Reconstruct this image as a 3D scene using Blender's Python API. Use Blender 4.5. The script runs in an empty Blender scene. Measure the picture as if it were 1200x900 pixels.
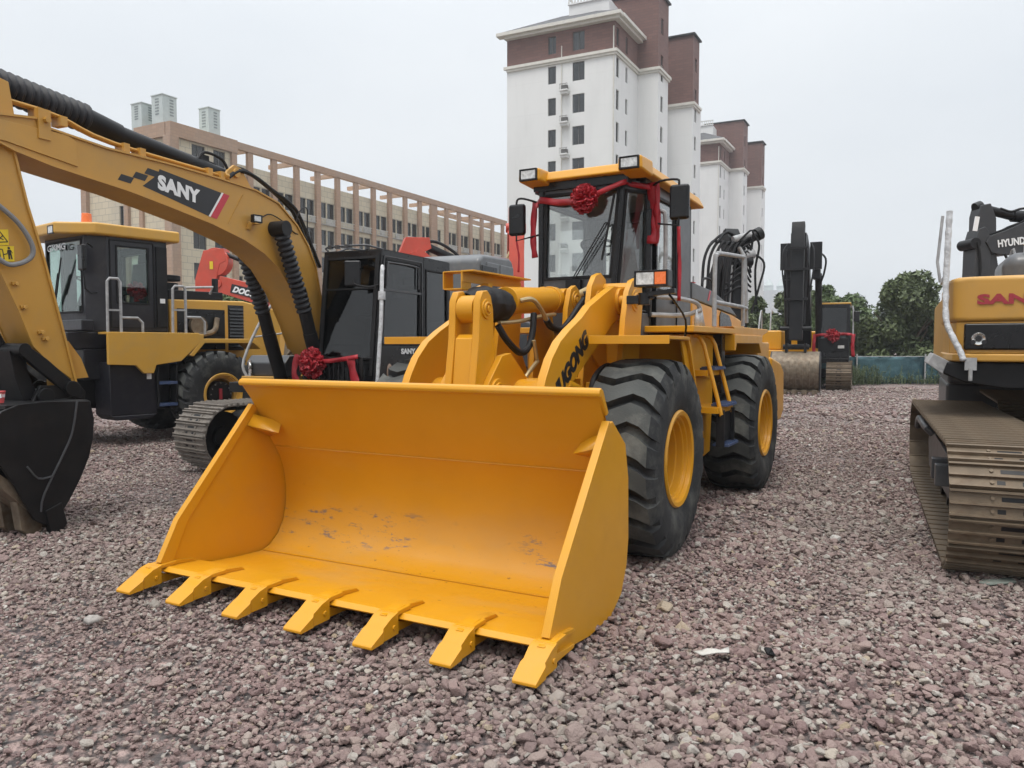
import bpy, math, random
import numpy as np
from math import sin, cos, pi, radians, atan2, sqrt
from mathutils import Matrix, Vector, Euler

rnd = random.Random(7)
SC = bpy.context.scene
COL = SC.collection

# ------------------------------------------------------------------ camera, sky, sun, exposure
cam_data = bpy.data.cameras.new("camera")
cam = bpy.data.objects.new("camera", cam_data)
COL.objects.link(cam)
cam_data.sensor_width = 36.0
cam_data.lens = 893 / 1200 * 36
cam_data.clip_end = 6000
cam.location = (0, 0, 1.68)
cam.rotation_euler = (pi / 2 - 0.0508, 0, 0)
SC.camera = cam

SUN_EL, SUN_AZ = radians(68), radians(-152)      # azimuth from +Y towards +X
world = bpy.data.worlds.new("World")
SC.world = world
world.use_nodes = True
wn, wl = world.node_tree.nodes, world.node_tree.links
wn.clear()
w_out = wn.new("ShaderNodeOutputWorld")
w_bg = wn.new("ShaderNodeBackground")
w_bg.inputs["Strength"].default_value = 0.1
sky = wn.new("ShaderNodeTexSky")
sky.sky_type = 'NISHITA'
sky.sun_disc = False
sky.sun_elevation = SUN_EL
sky.sun_rotation = SUN_AZ
sky.dust_density = 4.0
w_tc = wn.new("ShaderNodeTexCoord")
w_map = wn.new("ShaderNodeMapping")
w_map.inputs["Scale"].default_value = (1.0, 1.0, 2.6)
w_noise = wn.new("ShaderNodeTexNoise")
w_noise.inputs["Scale"].default_value = 2.2
w_noise.inputs["Detail"].default_value = 5
w_noise.inputs["Roughness"].default_value = 0.45
w_ramp = wn.new("ShaderNodeValToRGB")
w_ramp.color_ramp.elements[0].position = 0.3
w_ramp.color_ramp.elements[0].color = (6.35, 6.70, 7.05, 1)
w_ramp.color_ramp.elements[1].position = 0.72
w_ramp.color_ramp.elements[1].color = (7.2, 7.45, 7.65, 1)
w_mix = wn.new("ShaderNodeMix")
w_mix.data_type = 'RGBA'
w_mix.inputs[0].default_value = 0.93
wl.new(w_tc.outputs["Generated"], w_map.inputs["Vector"])
wl.new(w_map.outputs[0], w_noise.inputs["Vector"])
wl.new(w_noise.outputs["Fac"], w_ramp.inputs["Fac"])
wl.new(sky.outputs[0], w_mix.inputs[6])
wl.new(w_ramp.outputs[0], w_mix.inputs[7])
# an overcast sky is brighter overhead than near the horizon
w_sep = wn.new("ShaderNodeSeparateXYZ")
wl.new(w_tc.outputs["Generated"], w_sep.inputs[0])
w_cl = wn.new("ShaderNodeMath")
w_cl.operation = 'MAXIMUM'
w_cl.inputs[1].default_value = 0.0
wl.new(w_sep.outputs[2], w_cl.inputs[0])
w_pow = wn.new("ShaderNodeMath")
w_pow.operation = 'POWER'
w_pow.inputs[1].default_value = 3.4
wl.new(w_cl.outputs[0], w_pow.inputs[0])
w_mad = wn.new("ShaderNodeMath")
w_mad.operation = 'MULTIPLY_ADD'
w_mad.inputs[1].default_value = 2.4
w_mad.inputs[2].default_value = 1.0
wl.new(w_pow.outputs[0], w_mad.inputs[0])
w_sc = wn.new("ShaderNodeVectorMath")
w_sc.operation = 'SCALE'
wl.new(w_mix.outputs[2], w_sc.inputs[0])
wl.new(w_mad.outputs[0], w_sc.inputs["Scale"])
wl.new(w_sc.outputs[0], w_bg.inputs["Color"])
wl.new(w_bg.outputs[0], w_out.inputs["Surface"])

sun_data = bpy.data.lights.new("sun", 'SUN')
sun_data.energy = 1.3
sun_data.angle = radians(20)
sun_data.color = (1.0, 0.96, 0.9)
sun = bpy.data.objects.new("sun", sun_data)
COL.objects.link(sun)
sdir = Vector((sin(SUN_AZ) * cos(SUN_EL), cos(SUN_AZ) * cos(SUN_EL), sin(SUN_EL)))
sun.rotation_euler = sdir.to_track_quat('Z', 'Y').to_euler()
sun.location = (0, 0, 60)

SC.view_settings.view_transform = 'Standard'
SC.view_settings.look = 'None'
SC.view_settings.exposure = 0.35
SC.view_settings.gamma = 1.0
SC.cycles.max_bounces = 8
SC.cycles.transparent_max_bounces = 16

# ------------------------------------------------------------------ materials
MATS = {}


def nd(t, kind, **inp):
    n = t.nodes.new(kind)
    for k, v in inp.items():
        n.inputs[k.replace("_", " ")].default_value = v
    return n


def new_mat(name):
    m = bpy.data.materials.new(name)
    m.use_nodes = True
    t = m.node_tree
    t.nodes.clear()
    out = t.nodes.new("ShaderNodeOutputMaterial")
    b = t.nodes.new("ShaderNodeBsdfPrincipled")
    t.links.new(b.outputs[0], out.inputs[0])
    MATS[name] = m
    return m, t, b


def mixc(t, fac, a, b, mode='MIX'):
    n = t.nodes.new("ShaderNodeMix")
    n.data_type = 'RGBA'
    n.blend_type = mode
    for sock, v in ((0, fac), (6, a), (7, b)):
        if hasattr(v, "is_linked") or hasattr(v, "links"):
            t.links.new(v, n.inputs[sock])
        elif sock:
            n.inputs[sock].default_value = tuple(v) + (1,) if len(v) == 3 else v
        else:
            n.inputs[0].default_value = v
    return n.outputs[2]


def noise(t, scale, detail=4, rough=0.55, vec=None, coord="Object", stretch=None):
    n = t.nodes.new("ShaderNodeTexNoise")
    n.inputs["Scale"].default_value = scale
    n.inputs["Detail"].default_value = detail
    n.inputs["Roughness"].default_value = rough
    if vec is None:
        tc = t.nodes.new("ShaderNodeTexCoord")
        vec = tc.outputs[coord]
    if stretch:
        mp = t.nodes.new("ShaderNodeMapping")
        mp.inputs["Scale"].default_value = stretch
        t.links.new(vec, mp.inputs["Vector"])
        vec = mp.outputs[0]
    t.links.new(vec, n.inputs["Vector"])
    return n.outputs["Fac"]


def ramp(t, fac, p0, p1, c0=(0, 0, 0), c1=(1, 1, 1)):
    r = t.nodes.new("ShaderNodeValToRGB")
    r.color_ramp.elements[0].position = p0
    r.color_ramp.elements[0].color = (*c0, 1)
    r.color_ramp.elements[1].position = p1
    r.color_ramp.elements[1].color = (*c1, 1)
    t.links.new(fac, r.inputs["Fac"])
    return r.outputs[0]


def math_n(t, op, a, b=None):
    n = t.nodes.new("ShaderNodeMath")
    n.operation = op
    for i, v in enumerate((a, b)):
        if v is None:
            continue
        if hasattr(v, "links"):
            t.links.new(v, n.inputs[i])
        else:
            n.inputs[i].default_value = v
    return n.outputs[0]


def bump(t, b, fac, strength=0.2, dist=0.01):
    n = t.nodes.new("ShaderNodeBump")
    n.inputs["Strength"].default_value = strength
    n.inputs["Distance"].default_value = dist
    t.links.new(fac, n.inputs["Height"])
    t.links.new(n.outputs[0], b.inputs["Normal"])


def surf(name, col, rough=0.5, metal=0.0, var=0.12, vs=3.0, dirt=None, dirt_amt=0.3, ds=5.0, bmp=0.0, bs=60.0,
         coat=0.0, bd=0.004, spec=0.5):
    m, t, b = new_mat(name)
    f = noise(t, vs, 5)
    lo = tuple(c * (1 - var) for c in col)
    hi = tuple(min(1, c * (1 + var)) for c in col)
    c = mixc(t, ramp(t, f, 0.3, 0.7), lo, hi)
    if dirt:
        d = noise(t, ds, 8, 0.65)
        c = mixc(t, math_n(t, 'MULTIPLY', ramp(t, d, 0.48, 0.72), dirt_amt), c, dirt)
    t.links.new(c, b.inputs["Base Color"])
    rr = noise(t, vs * 4, 6)
    t.links.new(math_n(t, 'ADD', math_n(t, 'MULTIPLY', rr, 0.25), rough - 0.12), b.inputs["Roughness"])
    b.inputs["Metallic"].default_value = metal
    b.inputs["Specular IOR Level"].default_value = spec
    if coat:
        b.inputs["Coat Weight"].default_value = coat
        b.inputs["Coat Roughness"].default_value = 0.12
    if bmp:
        bump(t, b, noise(t, bs, 5, 0.6), bmp, bd)
    return m


def glass(name, tint, alpha, rough=0.03):
    """a tinted pane: part of the light passes straight through, the rest mirrors"""
    m = bpy.data.materials.new(name)
    m.use_nodes = True
    t = m.node_tree
    t.nodes.clear()
    out = t.nodes.new("ShaderNodeOutputMaterial")
    tr = t.nodes.new("ShaderNodeBsdfTransparent")
    tr.inputs[0].default_value = (*tint, 1)
    gl = t.nodes.new("ShaderNodeBsdfGlossy")
    gl.inputs["Roughness"].default_value = rough
    # mirror share rises towards grazing, the same from both sides of the pane
    lw = t.nodes.new("ShaderNodeLayerWeight")
    lw.inputs[0].default_value = 0.5
    pw = t.nodes.new("ShaderNodeMath")
    pw.operation = 'POWER'
    pw.inputs[1].default_value = 4.0
    t.links.new(lw.outputs["Facing"], pw.inputs[0])
    mx = t.nodes.new("ShaderNodeMixShader")
    ad = t.nodes.new("ShaderNodeMath")
    ad.operation = 'MULTIPLY_ADD'
    ad.use_clamp = True
    ad.inputs[1].default_value = 1.0 - alpha
    ad.inputs[2].default_value = alpha
    t.links.new(pw.outputs[0], ad.inputs[0])
    t.links.new(ad.outputs[0], mx.inputs[0])
    t.links.new(tr.outputs[0], mx.inputs[1])
    t.links.new(gl.outputs[0], mx.inputs[2])
    t.links.new(mx.outputs[0], out.inputs[0])
    MATS[name] = m
    return m


DUST = (0.30, 0.26, 0.22)
YEL = (0.60, 0.275, 0.008)
surf("yellow", YEL, 0.38, var=0.05, vs=1.5, dirt=(0.50, 0.25, 0.04), dirt_amt=0.5, ds=3, coat=0.12, spec=0.4, bmp=0.05, bs=25)
surf("yellow_sany", (0.50, 0.265, 0.045), 0.45, var=0.07, vs=1.2, dirt=(0.36, 0.22, 0.07), dirt_amt=0.5, ds=2.2, coat=0.1, bmp=0.05, bs=25)
surf("yellow_light", (0.55, 0.30, 0.045), 0.45, var=0.06, vs=1.2, dirt=(0.40, 0.26, 0.09), dirt_amt=0.5, ds=2.5, coat=0.1)
surf("red_paint", (0.52, 0.06, 0.03), 0.4, var=0.1, dirt=(0.3, 0.1, 0.06), coat=0.2)
surf("ribbon_red", (0.31, 0.006, 0.014), 0.5, var=0.25, vs=9)
surf("cab_grey", (0.050, 0.052, 0.057), 0.42, var=0.12, dirt=(0.12, 0.115, 0.11), dirt_amt=0.5, ds=3, coat=0.2)
surf("cab_dark", (0.006, 0.006, 0.007), 0.30, var=0.2, dirt=(0.022, 0.02, 0.019), dirt_amt=0.3, ds=3, coat=0.15, spec=0.3)
surf("cab_navy", (0.008, 0.008, 0.013), 0.4, var=0.15, dirt=(0.035, 0.033, 0.033), dirt_amt=0.4, coat=0.15)
surf("hood_grey", (0.10, 0.105, 0.11), 0.38, var=0.12, dirt=(0.2, 0.19, 0.18), dirt_amt=0.4, coat=0.2)
surf("black_steel", (0.007, 0.007, 0.008), 0.45, var=0.3, dirt=(0.03, 0.025, 0.022), dirt_amt=0.3, ds=4, bmp=0.1, bs=30, spec=0.3)
surf("black_rubber", (0.009, 0.009, 0.01), 0.6, var=0.2, dirt=(0.03, 0.027, 0.025), dirt_amt=0.3, ds=6, spec=0.3)
surf("tyre_rubber", (0.017, 0.018, 0.019), 0.8, var=0.3, vs=5, dirt=(0.12, 0.12, 0.105), dirt_amt=0.8, ds=3.2, bmp=0.35, bs=45, bd=0.006)
surf("tread_rubber", (0.050, 0.053, 0.050), 0.85, var=0.35, vs=4, dirt=(0.155, 0.155, 0.135), dirt_amt=0.85, ds=2.6, bmp=0.5, bs=60, bd=0.006)
surf("bellows_rubber", (0.007, 0.007, 0.010), 0.55, var=0.2, dirt=(0.05, 0.045, 0.045), dirt_amt=0.3)
surf("steel_worn", (0.17, 0.135, 0.095), 0.55, metal=0.35, var=0.35, vs=8, dirt=(0.10, 0.055, 0.03), dirt_amt=0.8, ds=9, bmp=0.3, bs=50)
surf("dark_boom", (0.030, 0.031, 0.034), 0.45, var=0.15, dirt=(0.07, 0.065, 0.06), dirt_amt=0.3)
surf("pale_stone", (0.34, 0.315, 0.29), 0.85, var=0.2, vs=20)
surf("shoe_steel", (0.15, 0.112, 0.074), 0.6, metal=0.3, var=0.3, vs=6, dirt=(0.10, 0.065, 0.04), dirt_amt=0.9, ds=7, bmp=0.35, bs=45)
surf("shoe_grey", (0.20, 0.175, 0.15), 0.6, metal=0.3, var=0.3, vs=6, dirt=(0.08, 0.065, 0.05), dirt_amt=0.9, ds=7, bmp=0.3, bs=45)
surf("chrome", (0.6, 0.6, 0.58), 0.25, metal=0.9, var=0.1)
surf("grey_rail", (0.30, 0.30, 0.30), 0.5, var=0.2, vs=12, dirt=(0.5, 0.5, 0.5), dirt_amt=0.6, ds=14, bmp=0.4, bs=30)
surf("wrap_film", (0.50, 0.51, 0.52), 0.3, var=0.25, vs=18, bmp=0.9, bs=26, bd=0.02, coat=0.4)
surf("brass_pipe", (0.42, 0.33, 0.18), 0.4, metal=0.6, var=0.2)
surf("blue_paint", (0.035, 0.06, 0.135), 0.5, var=0.25, vs=9, dirt=(0.15, 0.16, 0.18), dirt_amt=0.6)
surf("white_paint", (0.75, 0.76, 0.76), 0.5, var=0.05)
surf("black_print", (0.012, 0.012, 0.014), 0.4, var=0.1)
surf("red_print", (0.50, 0.03, 0.05), 0.4, var=0.08)
surf("maroon_print", (0.32, 0.025, 0.035), 0.4, var=0.08)
surf("warn_yellow", (0.72, 0.52, 0.02), 0.4, var=0.05)
surf("amber", (0.75, 0.16, 0.02), 0.25, var=0.1, coat=0.6)
surf("lamp_glass", (0.52, 0.54, 0.54), 0.12, var=0.35, vs=30, coat=0.8, bmp=0.3, bs=120)
surf("seat_cloth", (0.05, 0.055, 0.055), 0.8, var=0.2)
surf("liner", (0.20, 0.20, 0.20), 0.8, var=0.15)
surf("paper", (0.46, 0.44, 0.40), 0.7, var=0.08, vs=20)
surf("cup_red", (0.62, 0.09, 0.09), 0.5, var=0.08)
glass("glass_clear", (0.95, 0.965, 0.955), 0.13)
glass("glass_green", (0.80, 0.88, 0.85), 0.10)
glass("glass_black", (0.30, 0.31, 0.32), 0.06)
glass("glass_window", (0.4, 0.43, 0.45), 0.08, 0.08)


def bucket_paint():
    m, t, b = new_mat("bucket_paint")
    f = noise(t, 1.4, 4)
    c = mixc(t, ramp(t, f, 0.3, 0.7), tuple(v * 0.95 for v in YEL), tuple(v * 1.06 for v in YEL))
    tc = t.nodes.new("ShaderNodeTexCoord")
    sep = t.nodes.new("ShaderNodeSeparateXYZ")
    t.links.new(tc.outputs["Object"], sep.inputs[0])
    # pale rub wear, then scrapes down to steel in a band low on the back wall, where stone has slid
    wear = ramp(t, noise(t, 2.2, 6, 0.7, stretch=(1, 0.5, 2)), 0.5, 0.75)
    c = mixc(t, math_n(t, 'MULTIPLY', wear, 0.25), c, (0.60, 0.32, 0.07))
    sc = ramp(t, noise(t, 8, 9, 0.8, stretch=(1.5, 0.5, 1.8)), 0.555, 0.60)
    big = ramp(t, noise(t, 1.7, 2, 0.5, stretch=(1, 1, 0.3)), 0.46, 0.53)
    zz = sep.outputs[2]
    band = math_n(t, 'SUBTRACT', 1.0, math_n(t, 'MULTIPLY', math_n(t, 'ABSOLUTE', math_n(t, 'SUBTRACT', zz, 0.27)), 6.0))
    band = math_n(t, 'MAXIMUM', band, 0.0)
    msk = math_n(t, 'MULTIPLY', math_n(t, 'MULTIPLY', sc, big), math_n(t, 'MINIMUM', math_n(t, 'MULTIPLY', band, 2.0), 0.85))
    c = mixc(t, msk, c, (0.10, 0.10, 0.12))
    spk = ramp(t, noise(t, 30, 4, 0.7, stretch=(1, 0.6, 1.5)), 0.655, 0.69)
    low = math_n(t, 'MAXIMUM', math_n(t, 'SUBTRACT', 1.0, math_n(t, 'MULTIPLY', zz, 1.3)), 0.0)
    c = mixc(t, math_n(t, 'MULTIPLY', math_n(t, 'MULTIPLY', spk, low), 0.75), c, (0.13, 0.06, 0.02))
    # dust gathered along the fold between floor and back wall
    mud = ramp(t, noise(t, 1.7, 7, 0.65, stretch=(1, 0.4, 1)), 0.5, 0.8)
    c = mixc(t, math_n(t, 'MULTIPLY', math_n(t, 'MULTIPLY', mud, low), 0.7), c, (0.40, 0.27, 0.13))
    t.links.new(c, b.inputs["Base Color"])
    t.links.new(math_n(t, 'ADD', math_n(t, 'MULTIPLY', noise(t, 7, 5), 0.3), 0.24), b.inputs["Roughness"])
    b.inputs["Coat Weight"].default_value = 0.15
    b.inputs["Specular IOR Level"].default_value = 0.4
    b.inputs["Coat Roughness"].default_value = 0.2
    bump(t, b, noise(t, 5, 5, 0.6), 0.12, 0.01)


bucket_paint()


def wall_mat(name, col, joint, bw, bh, mortar=0.03, mort_w=0.02, grime=(0.30, 0.29, 0.27), gamt=0.35, frac=0.3, offset=0.0, var=0.1):
    m, t, b = new_mat(name)
    tc = t.nodes.new("ShaderNodeTexCoord")
    # walls carry their own plan direction in the UV map: u along the wall, v up
    uvn = t.nodes.new("ShaderNodeUVMap")
    br = t.nodes.new("ShaderNodeTexBrick")
    br.inputs["Color1"].default_value = (*[v * (1 - var) for v in col], 1)
    br.inputs["Color2"].default_value = (*[min(1, v * (1 + var)) for v in col], 1)
    br.inputs["Mortar"].default_value = (*joint, 1)
    br.inputs["Scale"].default_value = 1.0
    br.inputs["Brick Width"].default_value = bw
    br.inputs["Row Height"].default_value = bh
    br.inputs["Mortar Size"].default_value = mort_w
    br.offset = offset
    t.links.new(uvn.outputs[0], br.inputs["Vector"])
    g = noise(t, 0.25, 7, 0.6, stretch=(1, 1, 0.35))
    c = mixc(t, math_n(t, 'MULTIPLY', ramp(t, g, 0.45, 0.75), gamt), br.outputs["Color"], grime)
    g2 = noise(t, 1.3, 6, 0.7, stretch=(2, 2, 0.15))
    c = mixc(t, math_n(t, 'MULTIPLY', ramp(t, g2, 0.55, 0.8), gamt * 0.6), c, grime)
    t.links.new(c, b.inputs["Base Color"])
    b.inputs["Roughness"].default_value = 0.85
    return m


wall_mat("cream_tile", (0.56, 0.49, 0.36), (0.38, 0.34, 0.265), 1.0, 0.62, mort_w=0.03, offset=0.5, var=0.04)
wall_mat("terracotta", (0.37, 0.24, 0.16), (0.29, 0.20, 0.15), 0.6, 0.3, mort_w=0.015, offset=0.5, var=0.07)
wall_mat("white_render", (0.70, 0.70, 0.69), (0.66, 0.66, 0.65), 6.0, 3.1, mort_w=0.02, grime=(0.50, 0.50, 0.49), gamt=0.4, var=0.015)
wall_mat("brown_brick", (0.165, 0.086, 0.072), (0.12, 0.075, 0.065), 0.9, 0.28, mort_w=0.02, grime=(0.13, 0.08, 0.07), offset=0.5, var=0.1)
surf("cornice", (0.60, 0.58, 0.53), 0.8, var=0.06)
surf("roof_slate", (0.075, 0.075, 0.078), 0.8, var=0.25, vs=1.5)
surf("window_frame", (0.10, 0.095, 0.09), 0.5, var=0.1)
surf("window_frame_white", (0.55, 0.55, 0.53), 0.5, var=0.1)
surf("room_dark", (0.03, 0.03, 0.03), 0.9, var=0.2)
surf("curtain", (0.35, 0.34, 0.31), 0.9, var=0.3, vs=2)
surf("ac_white", (0.52, 0.51, 0.48), 0.6, var=0.15, dirt=(0.25, 0.2, 0.15), dirt_amt=0.5)
surf("roof_vent", (0.22, 0.25, 0.25), 0.7)
surf("roof_unit", (0.46, 0.51, 0.50), 0.6, var=0.06)
surf("far_wall", (0.45, 0.46, 0.47), 0.8, var=0.05)
surf("bark", (0.09, 0.065, 0.045), 0.9, var=0.3, vs=8, bmp=0.5)
surf("green_slab", (0.17, 0.19, 0.165), 0.8, var=0.15)
surf("concrete", (0.33, 0.32, 0.30), 0.85, var=0.15, dirt=(0.2, 0.19, 0.17), bmp=0.2)


def leaf_mat(name, a, bcol):
    m, t, b = new_mat(name)
    g = t.nodes.new("ShaderNodeNewGeometry")
    f = noise(t, 0.9, 4)
    c = mixc(t, g.outputs["Random Per Island"], a, bcol)
    c = mixc(t, math_n(t, 'MULTIPLY', ramp(t, f, 0.35, 0.7), 0.5), c, tuple(v * 1.5 for v in bcol))
    t.links.new(c, b.inputs["Base Color"])
    b.inputs["Roughness"].default_value = 0.6
    b.inputs["Subsurface Weight"].default_value = 0.0
    return m


leaf_mat("leaf_dark", (0.035, 0.050, 0.018), (0.085, 0.11, 0.038))
leaf_mat("leaf_mid", (0.035, 0.058, 0.020), (0.09, 0.13, 0.042))
leaf_mat("leaf_weed", (0.04, 0.065, 0.025), (0.10, 0.13, 0.055))


def net_mat():
    m, t, b = new_mat("fence_net")
    f = noise(t, 0.8, 6, 0.6, stretch=(1, 1, 0.4))
    c = mixc(t, ramp(t, f, 0.3, 0.7), (0.015, 0.05, 0.065), (0.05, 0.12, 0.135))
    t.links.new(c, b.inputs["Base Color"])
    b.inputs["Roughness"].default_value = 0.7
    bump(t, b, noise(t, 2.5, 4), 0.6, 0.1)


net_mat()


def ground_mat():
    m, t, b = new_mat("gravel_ground")
    tc = t.nodes.new("ShaderNodeTexCoord")
    vor = t.nodes.new("ShaderNodeTexVoronoi")
    vor.inputs["Scale"].default_value = 17
    t.links.new(tc.outputs["Object"], vor.inputs["Vector"])
    vor2 = t.nodes.new("ShaderNodeTexVoronoi")
    vor2.inputs["Scale"].default_value = 45
    t.links.new(tc.outputs["Object"], vor2.inputs["Vector"])
    sp = t.nodes.new("ShaderNodeSeparateColor")
    t.links.new(vor.outputs["Color"], sp.inputs[0])
    c = mixc(t, sp.outputs[0], (0.21, 0.146, 0.134), (0.40, 0.29, 0.262))
    c = mixc(t, ramp(t, sp.outputs[1], 0.9, 0.96), c, (0.45, 0.42, 0.38))
    c = mixc(t, ramp(t, vor.outputs["Distance"], 0.35, 0.75), c, (0.06, 0.05, 0.05))
    big = noise(t, 0.35, 6, 0.6)
    c = mixc(t, math_n(t, 'MULTIPLY', ramp(t, big, 0.45, 0.7), 0.5), c, (0.20, 0.175, 0.155))
    t.links.new(c, b.inputs["Base Color"])
    b.inputs["Roughness"].default_value = 0.9
    bump(t, b, math_n(t, 'ADD', vor.outputs["Distance"], vor2.outputs["Distance"]), 0.8, -0.03)


ground_mat()


def stone_mat():
    m, t, b = new_mat("crushed_stone")
    oi = t.nodes.new("ShaderNodeObjectInfo")
    r = t.nodes.new("ShaderNodeValToRGB")
    cr = r.color_ramp
    cr.interpolation = 'LINEAR'
    pts = [(0.0, (0.190, 0.126, 0.120)), (0.25, (0.255, 0.176, 0.164)), (0.5, (0.31, 0.222, 0.203)), (0.72, (0.345, 0.268, 0.235)),
           (0.86, (0.37, 0.33, 0.29)), (0.94, (0.46, 0.425, 0.385)), (0.985, (0.36, 0.28, 0.19)), (1.0, (0.60, 0.58, 0.55))]
    cr.elements[0].position, cr.elements[0].color = pts[0][0], (*pts[0][1], 1)
    cr.elements[1].position, cr.elements[1].color = pts[-1][0], (*pts[-1][1], 1)
    for p, c in pts[1:-1]:
        e = cr.elements.new(p)
        e.color = (*c, 1)
    t.links.new(oi.outputs["Random"], r.inputs["Fac"])
    f = noise(t, 2.2, 5, 0.65)
    c = mixc(t, ramp(t, f, 0.25, 0.75), r.outputs[0], (0.9, 0.88, 0.86), 'MULTIPLY')
    geo = t.nodes.new("ShaderNodeNewGeometry")
    big = noise(t, 0.45, 5, 0.6, vec=geo.outputs["Position"])
    c = mixc(t, math_n(t, 'MULTIPLY', ramp(t, big, 0.47, 0.66), 0.45), c, (0.23, 0.205, 0.175))
    t.links.new(c, b.inputs["Base Color"])
    b.inputs["Roughness"].default_value = 0.85
    bump(t, b, noise(t, 5, 5, 0.7), 0.5, 0.15)


stone_mat()


# ------------------------------------------------------------------ mesh helpers
def V(*a):
    return Vector(a)


def catmull(pts, k=6):
    pts = [Vector(p) for p in pts]
    if len(pts) < 3:
        return pts
    out = []
    P = [pts[0] * 2 - pts[1]] + pts + [pts[-1] * 2 - pts[-2]]
    for i in range(1, len(P) - 2):
        a, b, c, d = P[i - 1], P[i], P[i + 1], P[i + 2]
        for j in range(k):
            t = j / k
            out.append(0.5 * ((2 * b) + (c - a) * t + (2 * a - 5 * b + 4 * c - d) * t * t + (3 * b - a - 3 * c + d) * t ** 3))
    out.append(pts[-1])
    return out


class MB:
    """collects shapes in one local frame and links them as ONE mesh object"""

    def __init__(s, M=None):
        s.v, s.f, s.M = [], [], M

    def add(s, vs, fs):
        n = len(s.v)
        s.v += [tuple(v) for v in vs]
        s.f += [tuple(i + n for i in f) for f in fs]
        return s

    def box(s, c, d, R=None):
        c = Vector(c)
        hx, hy, hz = d[0] / 2, d[1] / 2, d[2] / 2
        vs = []
        for x in (-hx, hx):
            for y in (-hy, hy):
                for z in (-hz, hz):
                    p = Vector((x, y, z))
                    if R is not None:
                        p = R @ p
                    vs.append(c + p)
        return s.add(vs, [(0, 1, 3, 2), (4, 6, 7, 5), (0, 4, 5, 1), (2, 3, 7, 6), (0, 2, 6, 4), (1, 5, 7, 3)])

    def bb(s, x0, x1, y0, y1, z0, z1):
        return s.box(((x0 + x1) / 2, (y0 + y1) / 2, (z0 + z1) / 2), (x1 - x0, y1 - y0, z1 - z0))

    def prism(s, prof, a, b, axis='y'):
        """prof: outline in the plane across the axis: y->(x,z)  x->(y,z)  z->(x,y)"""
        n = len(prof)

        def mk(p, t):
            return (p[0], t, p[1]) if axis == 'y' else (t, p[0], p[1]) if axis == 'x' else (p[0], p[1], t)
        area = sum(prof[i][0] * prof[(i + 1) % n][1] - prof[(i + 1) % n][0] * prof[i][1] for i in range(n))
        pr = list(prof) if area > 0 else list(prof)[::-1]
        vs = [mk(p, a) for p in pr] + [mk(p, b) for p in pr]
        flip = (axis == 'y') != (b < a)
        fs = [tuple(range(n))[::-1], tuple(range(n, 2 * n))] + [(i, (i + 1) % n, n + (i + 1) % n, n + i) for i in range(n)]
        if flip:
            fs = [f[::-1] for f in fs]
        return s.add(vs, fs)

    def cyl(s, p, q, r, r2=None, n=16, cap=True):
        p, q = Vector(p), Vector(q)
        r2 = r if r2 is None else r2
        R = (q - p).to_track_quat('Z', 'Y').to_matrix()
        vs = []
        for (c, rr) in ((p, r), (q, r2)):
            for i in range(n):
                a = 2 * pi * i / n
                vs.append(c + R @ Vector((rr * cos(a), rr * sin(a), 0)))
        fs = [(i, (i + 1) % n, n + (i + 1) % n, n + i) for i in range(n)]
        if cap:
            fs += [tuple(range(n))[::-1], tuple(range(n, 2 * n))]
        return s.add(vs, fs)

    def tube(s, path, r, n=8, smooth=0, cap=True):
        if smooth:
            path = catmull(path, smooth)
        path = [Vector(p) for p in path]
        vs, fs = [], []
        m = len(path)
        up = None
        for i, p in enumerate(path):
            d = (path[min(i + 1, m - 1)] - path[max(i - 1, 0)]).normalized()
            if up is None:
                up = d.orthogonal().normalized()
            up = (up - d * up.dot(d)).normalized()
            w = d.cross(up)
            rr = r[i] if isinstance(r, (list, tuple)) else r
            for k in range(n):
                a = 2 * pi * k / n
                vs.append(p + up * (rr * cos(a)) + w * (rr * sin(a)))
        for i in range(m - 1):
            for k in range(n):
                fs.append((i * n + k, i * n + (k + 1) % n, (i + 1) * n + (k + 1) % n, (i + 1) * n + k))
        if cap:
            fs += [tuple(range(n))[::-1], tuple(range((m - 1) * n, m * n))]
        return s.add(vs, fs)

    def lathe(s, prof, c=(0, 0, 0), axis=(0, 1, 0), n=32, close=False):
        """prof: (radius, height along the axis)"""
        R = Vector(axis).to_track_quat('Z', 'Y').to_matrix()
        c = Vector(c)
        vs, fs = [], []
        m = len(prof)
        for i in range(n):
            a = 2 * pi * i / n
            for (r, h) in prof:
                vs.append(c + R @ Vector((r * cos(a), r * sin(a), h)))
        for i in range(n):
            j = (i + 1) % n
            for k in range(m - 1 + (1 if close else 0)):
                k2 = (k + 1) % m
                fs.append((i * m + k, j * m + k, j * m + k2, i * m + k2))
        return s.add(vs, fs)

    def bar(s, p, q, w, h, up=(0, 0, 1)):
        """a rectangular bar from p to q"""
        p, q = Vector(p), Vector(q)
        d = (q - p)
        L = d.length
        d.normalize()
        up = Vector(up)
        u = (up - d * up.dot(d))
        if u.length < 1e-4:
            u = d.orthogonal()
        u.normalize()
        w_ = d.cross(u)
        R = Matrix((d, w_, u)).transposed()
        return s.box((p + q) / 2, (L, w, h), R)

    def sheet(s, rows, th=0.0):
        """a grid of points (rows of equal length)"""
        m = len(rows[0])
        vs = [p for r in rows for p in r]
        fs = [(i * m + k, i * m + k + 1, (i + 1) * m + k + 1, (i + 1) * m + k) for i in range(len(rows) - 1) for k in range(m - 1)]
        return s.add(vs, fs)

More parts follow.
